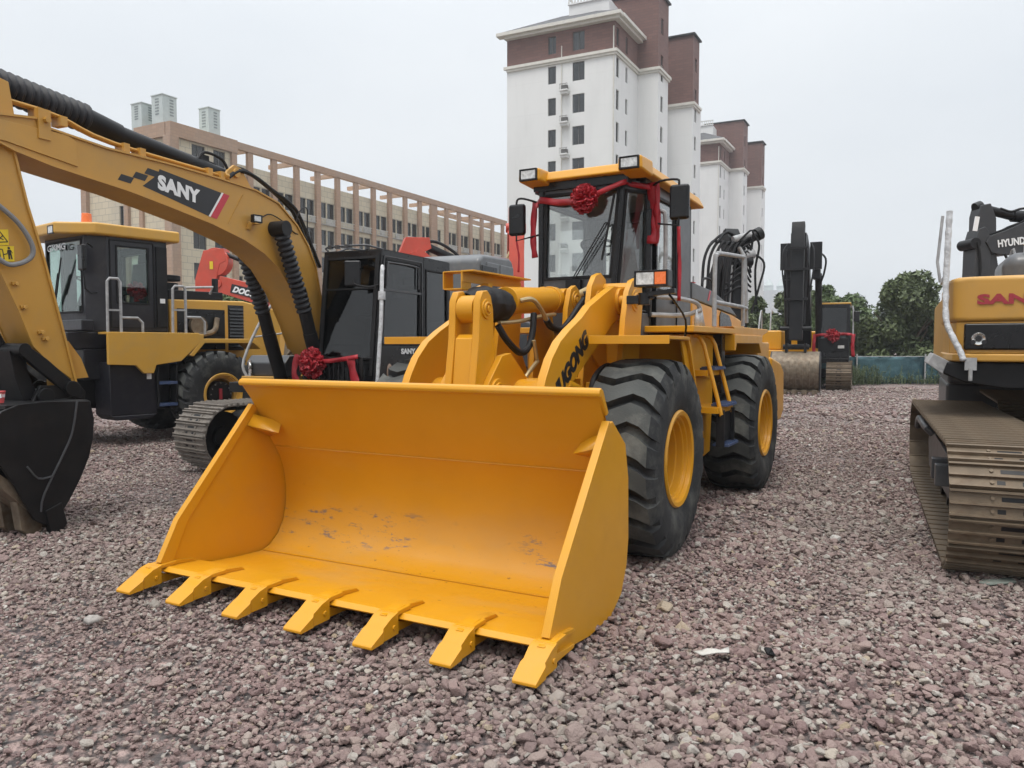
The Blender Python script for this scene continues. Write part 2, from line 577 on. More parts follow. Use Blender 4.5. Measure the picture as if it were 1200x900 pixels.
    def mesh(s, name, mat, smooth=35, uv=False):
        me = bpy.data.meshes.new(name)
        vs = s.v if s.M is None else [tuple(s.M @ Vector(v)) for v in s.v]
        me.from_pydata(vs, [], s.f)
        for m in (mat if isinstance(mat, (list, tuple)) else [mat]):
            me.materials.append(MATS[m])
        if smooth:
            me.shade_smooth()
            me.set_sharp_from_angle(angle=radians(smooth))
        if uv:
            wall_uv(me)
        me.update()
        return me

    def obj(s, name, mat, parent=None, smooth=35, bevel=0.0, uv=False, solid=0.0, seg=2):
        me = s.mesh(name, mat, smooth, uv)
        return link(name, me, parent, bevel=bevel, solid=solid, seg=seg)


def wall_uv(me):
    uvl = me.uv_layers.new(name="wall")
    for p in me.polygons:
        n = p.normal
        if abs(n.z) > 0.9:
            u = Vector((1, 0, 0))
        else:
            u = Vector((-n.y, n.x, 0)).normalized()
        for li in p.loop_indices:
            co = me.vertices[me.loops[li].vertex_index].co
            uvl.data[li].uv = (co.dot(u), co.z if abs(n.z) <= 0.9 else co.y)


def link(name, me, parent=None, M=None, bevel=0.0, solid=0.0, seg=2):
    o = bpy.data.objects.new(name, me)
    COL.objects.link(o)
    if parent is not None:
        o.parent = parent
    if M is not None:
        o.matrix_local = M
    if solid:
        md = o.modifiers.new("thickness", 'SOLIDIFY')
        md.thickness = solid
        md.offset = 0
    if bevel:
        md = o.modifiers.new("edges", 'BEVEL')
        md.width = bevel
        md.segments = seg
        md.limit_method = 'ANGLE'
        md.angle_limit = radians(38)
        md.harden_normals = True
    return o


def thing(name, label, cat, loc=(0, 0, 0), rz=0.0, group=None):
    o = bpy.data.objects.new(name, None)
    o.empty_display_size = 0.3
    COL.objects.link(o)
    o.location = loc
    o.rotation_euler = (0, 0, rz)
    return tag(o, label, cat, group)


def tag(o, label, cat, group=None):
    o["label"] = label
    o["category"] = cat
    if group:
        o["group"] = group
    return o


def struct(o, kind="structure"):
    o["kind"] = kind
    return o


def frame_matrix(ox, oy, rz, oz=0.0):
    return Matrix.Translation((ox, oy, oz)) @ Matrix.Rotation(rz, 4, 'Z')


def quad_at(P, u, v):
    a = P[0].lerp(P[1], u)
    b = P[3].lerp(P[2], u)
    return a.lerp(b, v)


def ring(mb, P, u0, u1, v0, v1, th):
    """wall panel P (bl, br, tr, tl seen from outside) with one opening; th = depth inward"""
    P = [Vector(p) for p in P]
    n = (P[1] - P[0]).cross(P[3] - P[0]).normalized()
    O = P
    I = [quad_at(P, u0, v0), quad_at(P, u1, v0), quad_at(P, u1, v1), quad_at(P, u0, v1)]
    vs = O + I + [p - n * th for p in O] + [p - n * th for p in I]
    fs = []
    for k in range(4):
        j = (k + 1) % 4
        fs.append((k, j, 4 + j, 4 + k))
        fs.append((8 + j, 8 + k, 12 + k, 12 + j))
        fs.append((4 + k, 4 + j, 12 + j, 12 + k))
        fs.append((j, k, 8 + k, 8 + j))
    mb.add(vs, fs)
    return I, n


def pane(I, n, parent, mat, name="window_pane", inset=0.02, M=None, grow=0.012):
    c = sum((Vector(p) for p in I), Vector()) / 4
    J = [Vector(p) + (Vector(p) - c).normalized() * grow - n * inset for p in I]
    K = [p - n * 0.008 for p in J]
    mb = MB(M)
    mb.add(J + K, [(0, 1, 2, 3), (7, 6, 5, 4), (0, 4, 5, 1), (1, 5, 6, 2), (2, 6, 7, 3), (3, 7, 4, 0)])
    return mb.obj(name, mat, parent, smooth=0)


def gasket(I, n, parent, M=None, w=0.03, mat="black_rubber"):
    """rubber seal round a pane"""
    mb = MB(M)
    c = sum((Vector(p) for p in I), Vector()) / 4
    pts = [Vector(p) + n * 0.004 for p in I]
    for k in range(4):
        a, b = pts[k], pts[(k + 1) % 4]
        d = (b - a).normalized()
        mb.bar(a - d * w * 0.3, b + d * w * 0.3, w, 0.02, up=n)
    return mb.obj("window_seal", mat, parent, bevel=0.004)


def basis(o, r, n):
    """matrix with local X along r, local Z along n (facing out), local Y up"""
    r = Vector(r).normalized()
    n = Vector(n).normalized()
    u = n.cross(r).normalized()
    M = Matrix.Identity(4)
    for i in range(3):
        M[i][0], M[i][1], M[i][2], M[i][3] = r[i], u[i], n[i], o[i]
    return M


def letters(s, M, size, mat, parent, name="lettering", shear=0.0, bold=0.02, sx=1.0, ext=0.0015, align='LEFT', space=1.0):
    c = bpy.data.curves.new(name, 'FONT')
    c.body = s
    c.size = size
    c.shear = shear
    c.offset = bold * size
    c.extrude = ext
    c.align_x = align
    c.space_character = space
    c.resolution_u = 3
    tmp = bpy.data.objects.new(name, c)
    me = bpy.data.meshes.new_from_object(tmp)
    bpy.data.objects.remove(tmp)
    bpy.data.curves.remove(c)
    me.name = name
    me.materials.clear()
    me.materials.append(MATS[mat])
    return link(name, me, parent, M @ Matrix.Diagonal((sx, 1, 1, 1)))


def flat(mb, M, poly, th=0.002):
    """flat print / plate outline in the frame M"""
    n = len(poly)
    vs = [M @ Vector((p[0], p[1], 0)) for p in poly] + [M @ Vector((p[0], p[1], th)) for p in poly]
    area = sum(poly[i][0] * poly[(i + 1) % n][1] - poly[(i + 1) % n][0] * poly[i][1] for i in range(n))
    fs = [tuple(range(n))[::-1], tuple(range(n, 2 * n))] + [(i, (i + 1) % n, n + (i + 1) % n, n + i) for i in range(n)]
    if area < 0:
        fs = [f[::-1] for f in fs]
    return mb.add(vs, fs)


# ------------------------------------------------------------------ shared machine pieces
def tyre_mesh(R=0.80, W=0.60, rim=0.345, lugs=21):
    mb = MB()
    h = W / 2
    Rb = R - 0.068
    prof = [(rim, -h * 0.80), (rim + 0.05, -h * 0.92), (rim + 0.15, -h * 1.0), (R - 0.24, -h * 1.03), (R - 0.12, -h * 0.99), (Rb - 0.02, -h * 0.88),
            (Rb, -h * 0.7), (Rb + 0.006, 0), (Rb, h * 0.7), (Rb - 0.02, h * 0.88), (R - 0.12, h * 0.99), (R - 0.24, h * 1.03), (rim + 0.15, h * 1.0),
            (rim + 0.05, h * 0.92), (rim, h * 0.80)]
    mb.lathe([(r, -y) for r, y in prof], axis=(0, 1, 0), n=64)
    n0 = len(mb.f)
    # lugs: bars with a bend running from shoulder to shoulder and a little way down the side
    st = 2 * pi / lugs
    ys = [-1.0, -0.97, -0.86, -0.62, -0.30, 0.0, 0.30, 0.62, 0.86, 0.97, 1.0]
    rs = [R - 0.155, R - 0.085, R - 0.022, R - 0.004, R, R + 0.002, R, R - 0.004, R - 0.022, R - 0.085, R - 0.155]
    wave = [0.30, 0.27, 0.20, -0.02, -0.16, 0.02, 0.20, 0.05, -0.20, -0.27, -0.30]
    for k in range(lugs):
        rows = []
        for y, r, w in zip(ys, rs, wave):
            a = st * (k + w)
            dw = st * 0.372
            dt = 0.028
            base = r - 0.075
            row = []
            for (aa, rr) in ((a - dw, base), (a - dw + dt * 0.5, r), (a + dw - dt * 0.5, r), (a + dw, base)):
                row.append((rr * cos(aa), y * h * 1.012, rr * sin(aa)))
            rows.append(row)
        mb.sheet(rows)
        n = len(mb.v)
        mb.f.append((n - 4, n - 3, n - 2, n - 1))
        b0 = n - 4 * len(rows)
        mb.f.append((b0 + 3, b0 + 2, b0 + 1, b0))
    me = mb.mesh("tyre", ["tyre_rubber", "tread_rubber"], 30)
    for p in me.polygons:
        if p.index >= n0 and (p.center.x ** 2 + p.center.z ** 2) ** 0.5 > R - 0.035:
            p.material_index = 1
    return me


def rim_mesh(mat, r=0.36, W=0.60, side=1):
    """dished rim; the visible face looks along +Y for side=1"""
    mb = MB()
    y = W / 2
    prof = [(r + 0.028, y - 0.055), (r + 0.034, y - 0.02), (r + 0.022, y - 0.004), (r - 0.010, y - 0.012), (r - 0.014, y - 0.045), (r - 0.032, y - 0.050), (r - 0.036, y - 0.075),
            (r - 0.054, y - 0.080), (r - 0.058, y - 0.13), (r - 0.070, y - 0.136), (r - 0.078, y - 0.27), (r - 0.11, y - 0.31), (0.17, y - 0.32), (0.165, y - 0.16), (0.10, y - 0.14), (0.0, y - 0.135)]
    mb.lathe(prof, axis=(0, 1, 0), n=48)
    for k in range(12):
        a = 2 * pi * k / 12
        c = V(0.215 * cos(a), y - 0.26, 0.215 * sin(a))
        mb.cyl(c, c + V(0, 0.035, 0), 0.018, n=6)
    if side < 0:
        mb.v = [(-x, -yy, z) for x, yy, z in mb.v]
    return mb.mesh("rim", mat, 35)


TYRE = None


def wheel(parent, c, side, mats="yellow", spin=0.0, M=None, W=0.60):
    global TYRE
    if TYRE is None:
        TYRE = tyre_mesh()
    T = (M or Matrix()) @ Matrix.Translation(c) @ Matrix.Rotation(spin, 4, 'Y')
    w = link("wheel", rim_mesh(mats, side=side), parent, T)
    if side < 0:
        link("tyre", TYRE, w, Matrix.Rotation(pi, 4, 'Z'))
    else:
        link("tyre", TYRE, w, Matrix())
    return w


def lamp_box(parent, M, w, h, d, mats=("cab_dark", "lamp_glass"), name="work_light", amber=0.0):
    mb = MB(M)
    mb.bb(-w / 2, w / 2, -h / 2, h / 2, -d, 0)
    for (x0, x1, y0, y1) in ((-w / 2, w / 2, h / 2 - 0.012, h / 2), (-w / 2, w / 2, -h / 2, -h / 2 + 0.012), (-w / 2, -w / 2 + 0.012, -h / 2, h / 2), (w / 2 - 0.012, w / 2, -h / 2, h / 2)):
        mb.bb(x0, x1, y0, y1, 0.001, 0.018)
    o = mb.obj(name, mats[0], parent, bevel=0.004)
    x1 = w / 2 - 0.016 - amber
    l = MB(M)
    l.bb(-w / 2 + 0.016, x1, -h / 2 + 0.016, h / 2 - 0.016, 0.002, 0.012)
    l.obj("lens", mats[1], o, bevel=0.004)
    if amber:
        l = MB(M)
        l.bb(x1 + 0.008, w / 2 - 0.016, -h / 2 + 0.016, h / 2 - 0.016, 0.002, 0.014)
        l.obj("turn_signal", "amber", o, bevel=0.004)
    return o


def cab_shell(parent, name, bot, top, zb, zt, openings, wmat, gmat, M=None, th=0.05, seal=True, pane_names=None):
    """bot/top: plan outlines (same length, counter-clockwise); openings[i] = (u0,u1,v0,v1) or None for the wall i -> i+1"""
    n = len(bot)
    body = MB(M)
    jobs = []
    for i in range(n):
        j = (i + 1) % n
        P = [V(*bot[i], zb), V(*bot[j], zb), V(*top[j], zt), V(*top[i], zt)]
        op = openings[i]
        if op is None:
            op = (0.5, 0.5001, 0.5, 0.5001)
            nn = (P[1] - P[0]).cross(P[3] - P[0]).normalized()
            body.add(P + [p - nn * th for p in P], [(0, 1, 2, 3), (7, 6, 5, 4)] + [(k, 4 + k, 4 + (k + 1) % 4, (k + 1) % 4) for k in range(4)])
        else:
            I, nn = ring(body, P, *op, th)
            jobs.append((I, nn))
    body.add([V(*p, zb) for p in bot], [tuple(range(n))[::-1]])
    body.add([V(*p, zt) for p in top], [tuple(range(n))])
    o = body.obj(name, wmat, parent, bevel=0.008)
    for I, nn in jobs:
        pane(I, nn, o, gmat, M=M, inset=0.012)
        if seal:
            gasket(I, nn, o, M=M)
    return o


def seat(parent, x, y, z, M=None, face=1):
    mb = MB(M)
    mb.bb(x - 0.05, x + 0.45, y - 0.25, y + 0.25, z + 0.35, z + 0.5)
    mb.box((x - 0.08, y, z + 0.85), (0.12, 0.48, 0.75), Euler((0, -0.12, 0)).to_matrix())
    mb.box((x - 0.16, y, z + 1.32), (0.09, 0.28, 0.2), Euler((0, -0.12, 0)).to_matrix())
    mb.bb(x + 0.05, x + 0.35, y - 0.15, y + 0.15, z, z + 0.35)
    mb.bb(x + 0.1, x + 0.4, y - 0.34, y - 0.27, z + 0.62, z + 0.68)
    mb.bb(x + 0.1, x + 0.4, y + 0.27, y + 0.34, z + 0.62, z + 0.68)
    s = mb.obj("operator_seat", "seat_cloth", parent, bevel=0.03, seg=3)
    mb = MB(M)
    c = V(x + 0.82, y, z + 0.85)
    ax = V(-0.35, 0, 1).normalized()
    R = ax.to_track_quat('Z', 'Y').to_matrix()
    mb.tube([c + R @ V(0.19 * cos(a), 0.19 * sin(a), 0) for a in [2 * pi * k / 20 for k in range(21)]], 0.014, n=6)
    mb.bar(c - R @ V(0.19, 0, 0), c + R @ V(0.19, 0, 0), 0.03, 0.015)
    mb.cyl(c, c - ax * 0.75, 0.05, n=10)
    mb.obj("steering_column", "black_rubber", parent)
    return s


def shoe_mesh(w, pitch, mat, holes=False):
    """track shoe with three grousers; local X along travel, Y across, Z outward"""
    mb = MB()
    p = pitch * 0.48
    mb.bb(-p, p, -w / 2, w / 2, -0.012, 0.004)
    for gx in (-p * 0.92, 0.0, p * 0.86):
        mb.prism([(gx - 0.012, 0.003), (gx + 0.012, 0.003), (gx + 0.007, 0.03), (gx - 0.007, 0.03)], -w / 2, w / 2)
    mb.bb(p * 0.9, p * 1.08, -w / 2, w / 2, -0.02, -0.008)
    for y in (-0.13, 0.13):
        for x in (-p * 0.5, p * 0.45):
            mb.cyl((x, y, 0.004), (x, y, 0.016), 0.014, n=6)
    if not holes:
        return mb.mesh("track_shoe", mat, 0)
    n0 = len(mb.f)  # dark raised plates stand in for slots; their shade is put in colour
    mb.bb(-p * 0.62, -p * 0.30, -0.075, 0.075, 0.003, 0.0055)
    mb.bb(p * 0.28, p * 0.60, -0.10, -0.05, 0.003, 0.0055)
    mb.bb(p * 0.28, p * 0.60, 0.05, 0.10, 0.003, 0.0055)
    me = mb.mesh("track_shoe", [mat, "black_steel"], 0)
    for q in me.polygons:
        if q.index >= n0:
            q.material_index = 1
    return me


def track(parent, y, x0, x1, H, w, shoe, pitch=0.175, mat="black_steel", detail=True, M=None):
    """x0..x1 overall length; one frame part carrying its shoes"""
    r = H / 2 - 0.035
    zc = H / 2
    a, b = x0 + H / 2, x1 - H / 2
    per = 2 * (b - a) + 2 * pi * r
    n = int(round(per / pitch))
    mb = MB(M)
    # roller frame, idler, sprocket, rollers
    mb.prism([(a - 0.0, zc - 0.16), (b - 0.45, zc - 0.16), (b - 0.15, zc - 0.1), (b - 0.15, zc + 0.08), (b - 0.5, zc + 0.12), (b - 0.9, zc + 0.26), (a + 0.7, zc + 0.26), (a + 0.3, zc + 0.12), (a, zc + 0.1)], y - 0.16, y + 0.16)
    for (xx, rr) in ((a, r - 0.09), (b, r - 0.09)):
        mb.cyl((xx, y - 0.06, zc), (xx, y + 0.06, zc), rr, n=24)
        mb.cyl((xx, y - 0.14, zc), (xx, y + 0.14, zc), rr * 0.42, n=16)
    k = 7
    for i in range(k):
        xx = a + (b - a) * (i + 0.5) / k
        mb.cyl((xx, y - 0.17, 0.145), (xx, y + 0.17, 0.145), 0.085, n=12)
    for xx in (a + (b - a) * 0.33, a + (b - a) * 0.68):
        mb.cyl((xx, y - 0.12, H - 0.17), (xx, y + 0.12, H - 0.17), 0.07, n=12)
        mb.bb(xx - 0.05, xx + 0.05, y - 0.05, y + 0.05, zc + 0.2, H - 0.17)
    # chain links inside the shoes
    def at(sv, rad):
        sv %= per
        L = b - a
        if sv < L:
            return V(a + sv, y, zc + rad), 0.0
        sv -= L
        if sv < pi * r:
            t = sv / r
            return V(b + rad * sin(t), y, zc + rad * cos(t)), t
        sv -= pi * r
        if sv < L:
            return V(b - sv, y, zc - rad), pi
        sv -= L
        t = sv / r
        return V(a - rad * sin(t), y, zc - rad * cos(t)), pi + t
    for i in range(n):
        p0, _ = at(i * per / n, r - 0.05)
        p1, _ = at((i + 1) * per / n, r - 0.05)
        for yy in (-0.10, 0.10):
            mb.bar(p0 + V(0, yy, 0), p1 + V(0, yy, 0), 0.03, 0.07)
    tr = mb.obj("crawler_track", mat, parent)
    for i in range(n):
        c, t = at((i + 0.5) * per / n, r)
        sag = 0.0
        T = Matrix.Translation(c + V(0, 0, sag)) @ Matrix.Rotation(t, 4, 'Y')
        if M is not None:
            T = M @ T
        link("track_shoe", shoe, tr, T)
    return tr


def bellows(mb, p, q, r, n=14):
    """corrugated sleeve"""
    p, q = Vector(p), Vector(q)
    prof = []
    L = (q - p).length
    for i in range(n):
        h = L * i / n
        prof += [(r * 0.80, h), (r * 1.0, h + L / n * 0.30), (r * 1.02, h + L / n * 0.55), (r * 0.80, h + L / n * 0.85)]
    prof.append((r * 0.80, L))
    mb.lathe(prof, p, (q - p), 20)
    return mb


def cylinder_ram(parent, p, q, r, frac=0.55, name="hydraulic_cylinder", mat="black_steel", rod="chrome"):
    """barrel from p, rod to q, with eyes"""
    p, q = Vector(p), Vector(q)
    m = p.lerp(q, frac)
    mb = MB()
    mb.cyl(p, m, r, n=18)
    mb.cyl(m - (q - p).normalized() * 0.05, m + (q - p).normalized() * 0.03, r * 1.12, n=18)
    ax = V(0, 1, 0)
    mb.cyl(p - ax * r * 1.1, p + ax * r * 1.1, r * 1.15, n=16)
    mb.cyl(q - ax * r * 0.9, q + ax * r * 0.9, r * 0.95, n=16)
    mb.tube([p.lerp(m, 0.15) + V(0, 0, r * 1.25), m + V(0, 0, r * 1.3) - (q - p).normalized() * 0.05], 0.018, n=6)
    o = mb.obj(name, mat, parent)
    rd = MB()
    rd.cyl(m, q, r * 0.5, n=14)
    rd.obj("rod", rod, o)
    return o


# ------------------------------------------------------------------ ground
gm = MB()
xs = [-790, -400, -120, -60, -40, -30, -24] + [i * 0.5 for i in range(-40, 41)] + [24, 30, 40] + [60, 120, 400, 790]
ysr = [-200, -60, -20, -6] + [i * 0.5 for i in range(-4, 89)] + [60, 120, 400, 990]


def lumps(x, y):
    """gentle unevenness and a pair of shallow wheel paths between the machines"""
    s_ = np.sin
    z = 0.011 * s_(x * 1.3 + 1.1 * s_(y * 0.9)) + 0.010 * s_(y * 1.7 + 1.3 * s_(x * 0.8 + 1.0)) + 0.006 * s_(x * 3.1 + y * 2.3)
    u = x - 0.50 * y + 0.15          # paths run along the rows of machines
    for c in (1.45, 3.2):
        z = z - 0.022 * np.exp(-((u - c) / 0.28) ** 2) + 0.012 * np.exp(-((np.abs(u - c) - 0.48) / 0.16) ** 2)
    return z


def ground_z(x, y):
    if abs(x) > 40 or y > 44 or y < -6:
        return -0.02
    return -0.025 + lumps(x, y)


gm.sheet([[(x, y, ground_z(x, y)) for x in xs] for y in ysr])
gm.f = [f[::-1] for f in gm.f]
ground = struct(gm.obj("ground", "gravel_ground", None))


# crushed stone: a cloud of points, each carrying one of a dozen broken shapes
def stone_shape(i):
    rr = random.Random(100 + i)
    import bmesh
    bm = bmesh.new()
    n = 15
    for _ in range(n):
        v = Vector((rr.gauss(0, 1), rr.gauss(0, 1), rr.gauss(0, 1))).normalized() * rr.uniform(0.82, 1.0)
        v.x *= rr.uniform(0.8, 1.25)
        v.z *= rr.uniform(0.5, 0.75)
        bm.verts.new(v * 0.5)
    bmesh.ops.convex_hull(bm, input=bm.verts)
    bmesh.ops.delete(bm, geom=[v for v in bm.verts if not v.link_faces], context='VERTS')
    bmesh.ops.bevel(bm, geom=list(bm.edges), offset=0.035, segments=1, affect='EDGES')
    me = bpy.data.meshes.new("stone")
    bm.to_mesh(me)
    bm.free()
    me.materials.append(MATS["crushed_stone"])
    return me


def gravel():
    stone_col = bpy.data.collections.new("stones")
    for i in range(12):
        stone_col.objects.link(bpy.data.objects.new("stone", stone_shape(i)))
    rs = np.random.RandomState(5)

    def wedge(d0, d1, dens, wide=0.80, extra=0.9):
        A = (wide * (d1 * d1 - d0 * d0)) + 2 * extra * (d1 - d0)
        n = int(A * dens)
        # depth with density growing as the wedge widens
        d = np.sqrt(rs.rand(n) * (d1 * d1 - d0 * d0) + d0 * d0)
        x = (rs.rand(n) * 2 - 1) * (wide * d + extra)
        return x, d
    X, Y, S = [], [], []
    for d0, d1, dens, mu in ((1.6, 6.0, 1600, 0.0342), (6.0, 10.0, 1050, 0.037), (10.0, 16.0, 420, 0.048), (16.0, 30.0, 90, 0.075)):
        x, y = wedge(d0, d1, dens)
        s = mu * np.exp(rs.randn(len(x)) * 0.36)
        X.append(x)
        Y.append(y)
        S.append(np.clip(s, 0.018, 0.14))
    X, Y, S = np.concatenate(X), np.concatenate(Y), np.concatenate(S)
    # patches of finer and of coarser stone
    ph = np.sin(X * 0.9 + 1.3 * np.sin(Y * 0.7)) + np.sin(Y * 1.1 + 1.7 * np.sin(X * 0.5 + 2))
    S = S * (1.0 + 0.14 * ph)
    keep = ~((np.sin(X * 1.7 + 2.1 * np.sin(Y * 1.3 + 1)) * np.sin(Y * 1.9 + 1.4 * np.sin(X * 1.1)) > 0.45) | (S < 0.045) | (rs.rand(len(X)) < 0.35))
    keep = ~((np.sin(X * 1.7 + 2.1 * np.sin(Y * 1.3 + 1)) * np.sin(Y * 1.9 + 1.4 * np.sin(X * 1.1)) > 0.35) & (S > 0.042) & (rs.rand(len(X)) < 0.75))
    X, Y, S = X[keep], Y[keep], S[keep]
    near = np.clip((5.2 - Y) / 2.0, 0, 1) * np.clip((X + 1.0) / 1.5, 0, 1)
    S = S * (1 + 0.24 * near)
    u_ = X - 0.50 * Y + 0.15
    for c_ in (1.45, 3.2):
        S = S * (1 - 0.26 * np.exp(-((u_ - c_) / 0.30) ** 2))
    left = np.clip((-X - 0.2 - 0.12 * Y) * 0.5, 0, 1)
    S = S * (1 - 0.22 * left)
    n = len(X)
    me = bpy.data.meshes.new("gravel")
    me.vertices.add(n)
    co = np.empty((n, 3), np.float32)
    co[:, 0], co[:, 1] = X, Y
    co[:, 2] = S * (rs.rand(n) * 0.32 - 0.06) - 0.012 + lumps(X, Y)
    me.vertices.foreach_set("co", co.ravel())
    a = me.attributes.new("rot", 'FLOAT_VECTOR', 'POINT')
    rot = np.empty((n, 3), np.float32)
    rot[:, 0] = rs.randn(n) * 0.35
    rot[:, 1] = rs.randn(n) * 0.35
    rot[:, 2] = rs.rand(n) * 6.283
    a.data.foreach_set("vector", rot.ravel())
    a = me.attributes.new("size", 'FLOAT', 'POINT')
    a.data.foreach_set("value", S.astype(np.float32))
    o = link("gravel", me)
    o["kind"] = "stuff"
    g = bpy.data.node_groups.new("scatter_stones", 'GeometryNodeTree')
    g.interface.new_socket("Geometry", in_out='INPUT', socket_type='NodeSocketGeometry')
    g.interface.new_socket("Geometry", in_out='OUTPUT', socket_type='NodeSocketGeometry')
    gi, go = g.nodes.new("NodeGroupInput"), g.nodes.new("NodeGroupOutput")
    ip = g.nodes.new("GeometryNodeInstanceOnPoints")
    ci = g.nodes.new("GeometryNodeCollectionInfo")
    ci.inputs[0].default_value = stone_col
    ci.inputs["Separate Children"].default_value = True
    ip.inputs["Pick Instance"].default_value = True
    na = g.nodes.new("GeometryNodeInputNamedAttribute")
    na.data_type = 'FLOAT_VECTOR'
    na.inputs[0].default_value = "rot"
    ns = g.nodes.new("GeometryNodeInputNamedAttribute")
    ns.data_type = 'FLOAT'
    ns.inputs[0].default_value = "size"
    ri = g.nodes.new("FunctionNodeRandomValue")
    ri.data_type = 'INT'
    ri.inputs["Min"].default_value = 0
    ri.inputs["Max"].default_value = 11
    g.links.new(gi.outputs[0], ip.inputs["Points"])
    g.links.new(ci.outputs[0], ip.inputs["Instance"])
    g.links.new([s for s in ri.outputs if s.type == 'INT'][0], ip.inputs["Instance Index"])
    g.links.new([s for s in na.outputs if s.enabled][0], ip.inputs["Rotation"])
    g.links.new([s for s in ns.outputs if s.enabled][0], ip.inputs["Scale"])
    g.links.new(ip.outputs[0], go.inputs[0])
    md = o.modifiers.new("scatter", 'NODES')
    md.node_group = g
    return o


gravel()


# ------------------------------------------------------------------ the yellow wheel loader in front
LA = frame_matrix(0.1746, 6.7178, -2.068)          # front frame, origin under the front axle
LB = frame_matrix(1.00687859, 8.14251483, -2.0833)  # rear frame, origin under the steering joint
LK = frame_matrix(-1.101, 4.569, -2.050)            # bucket, origin under the middle of the cutting edge
loader = thing("wheel_loader", "large clean yellow wheel loader in front with its wide toothed bucket lowered", "wheel loader", (0.1746, 6.7178, 0), -2.068)
AI = LA.inverted()
MBk = AI @ LK      # bucket frame -> loader frame
MR = AI @ LB       # rear frame -> loader frame


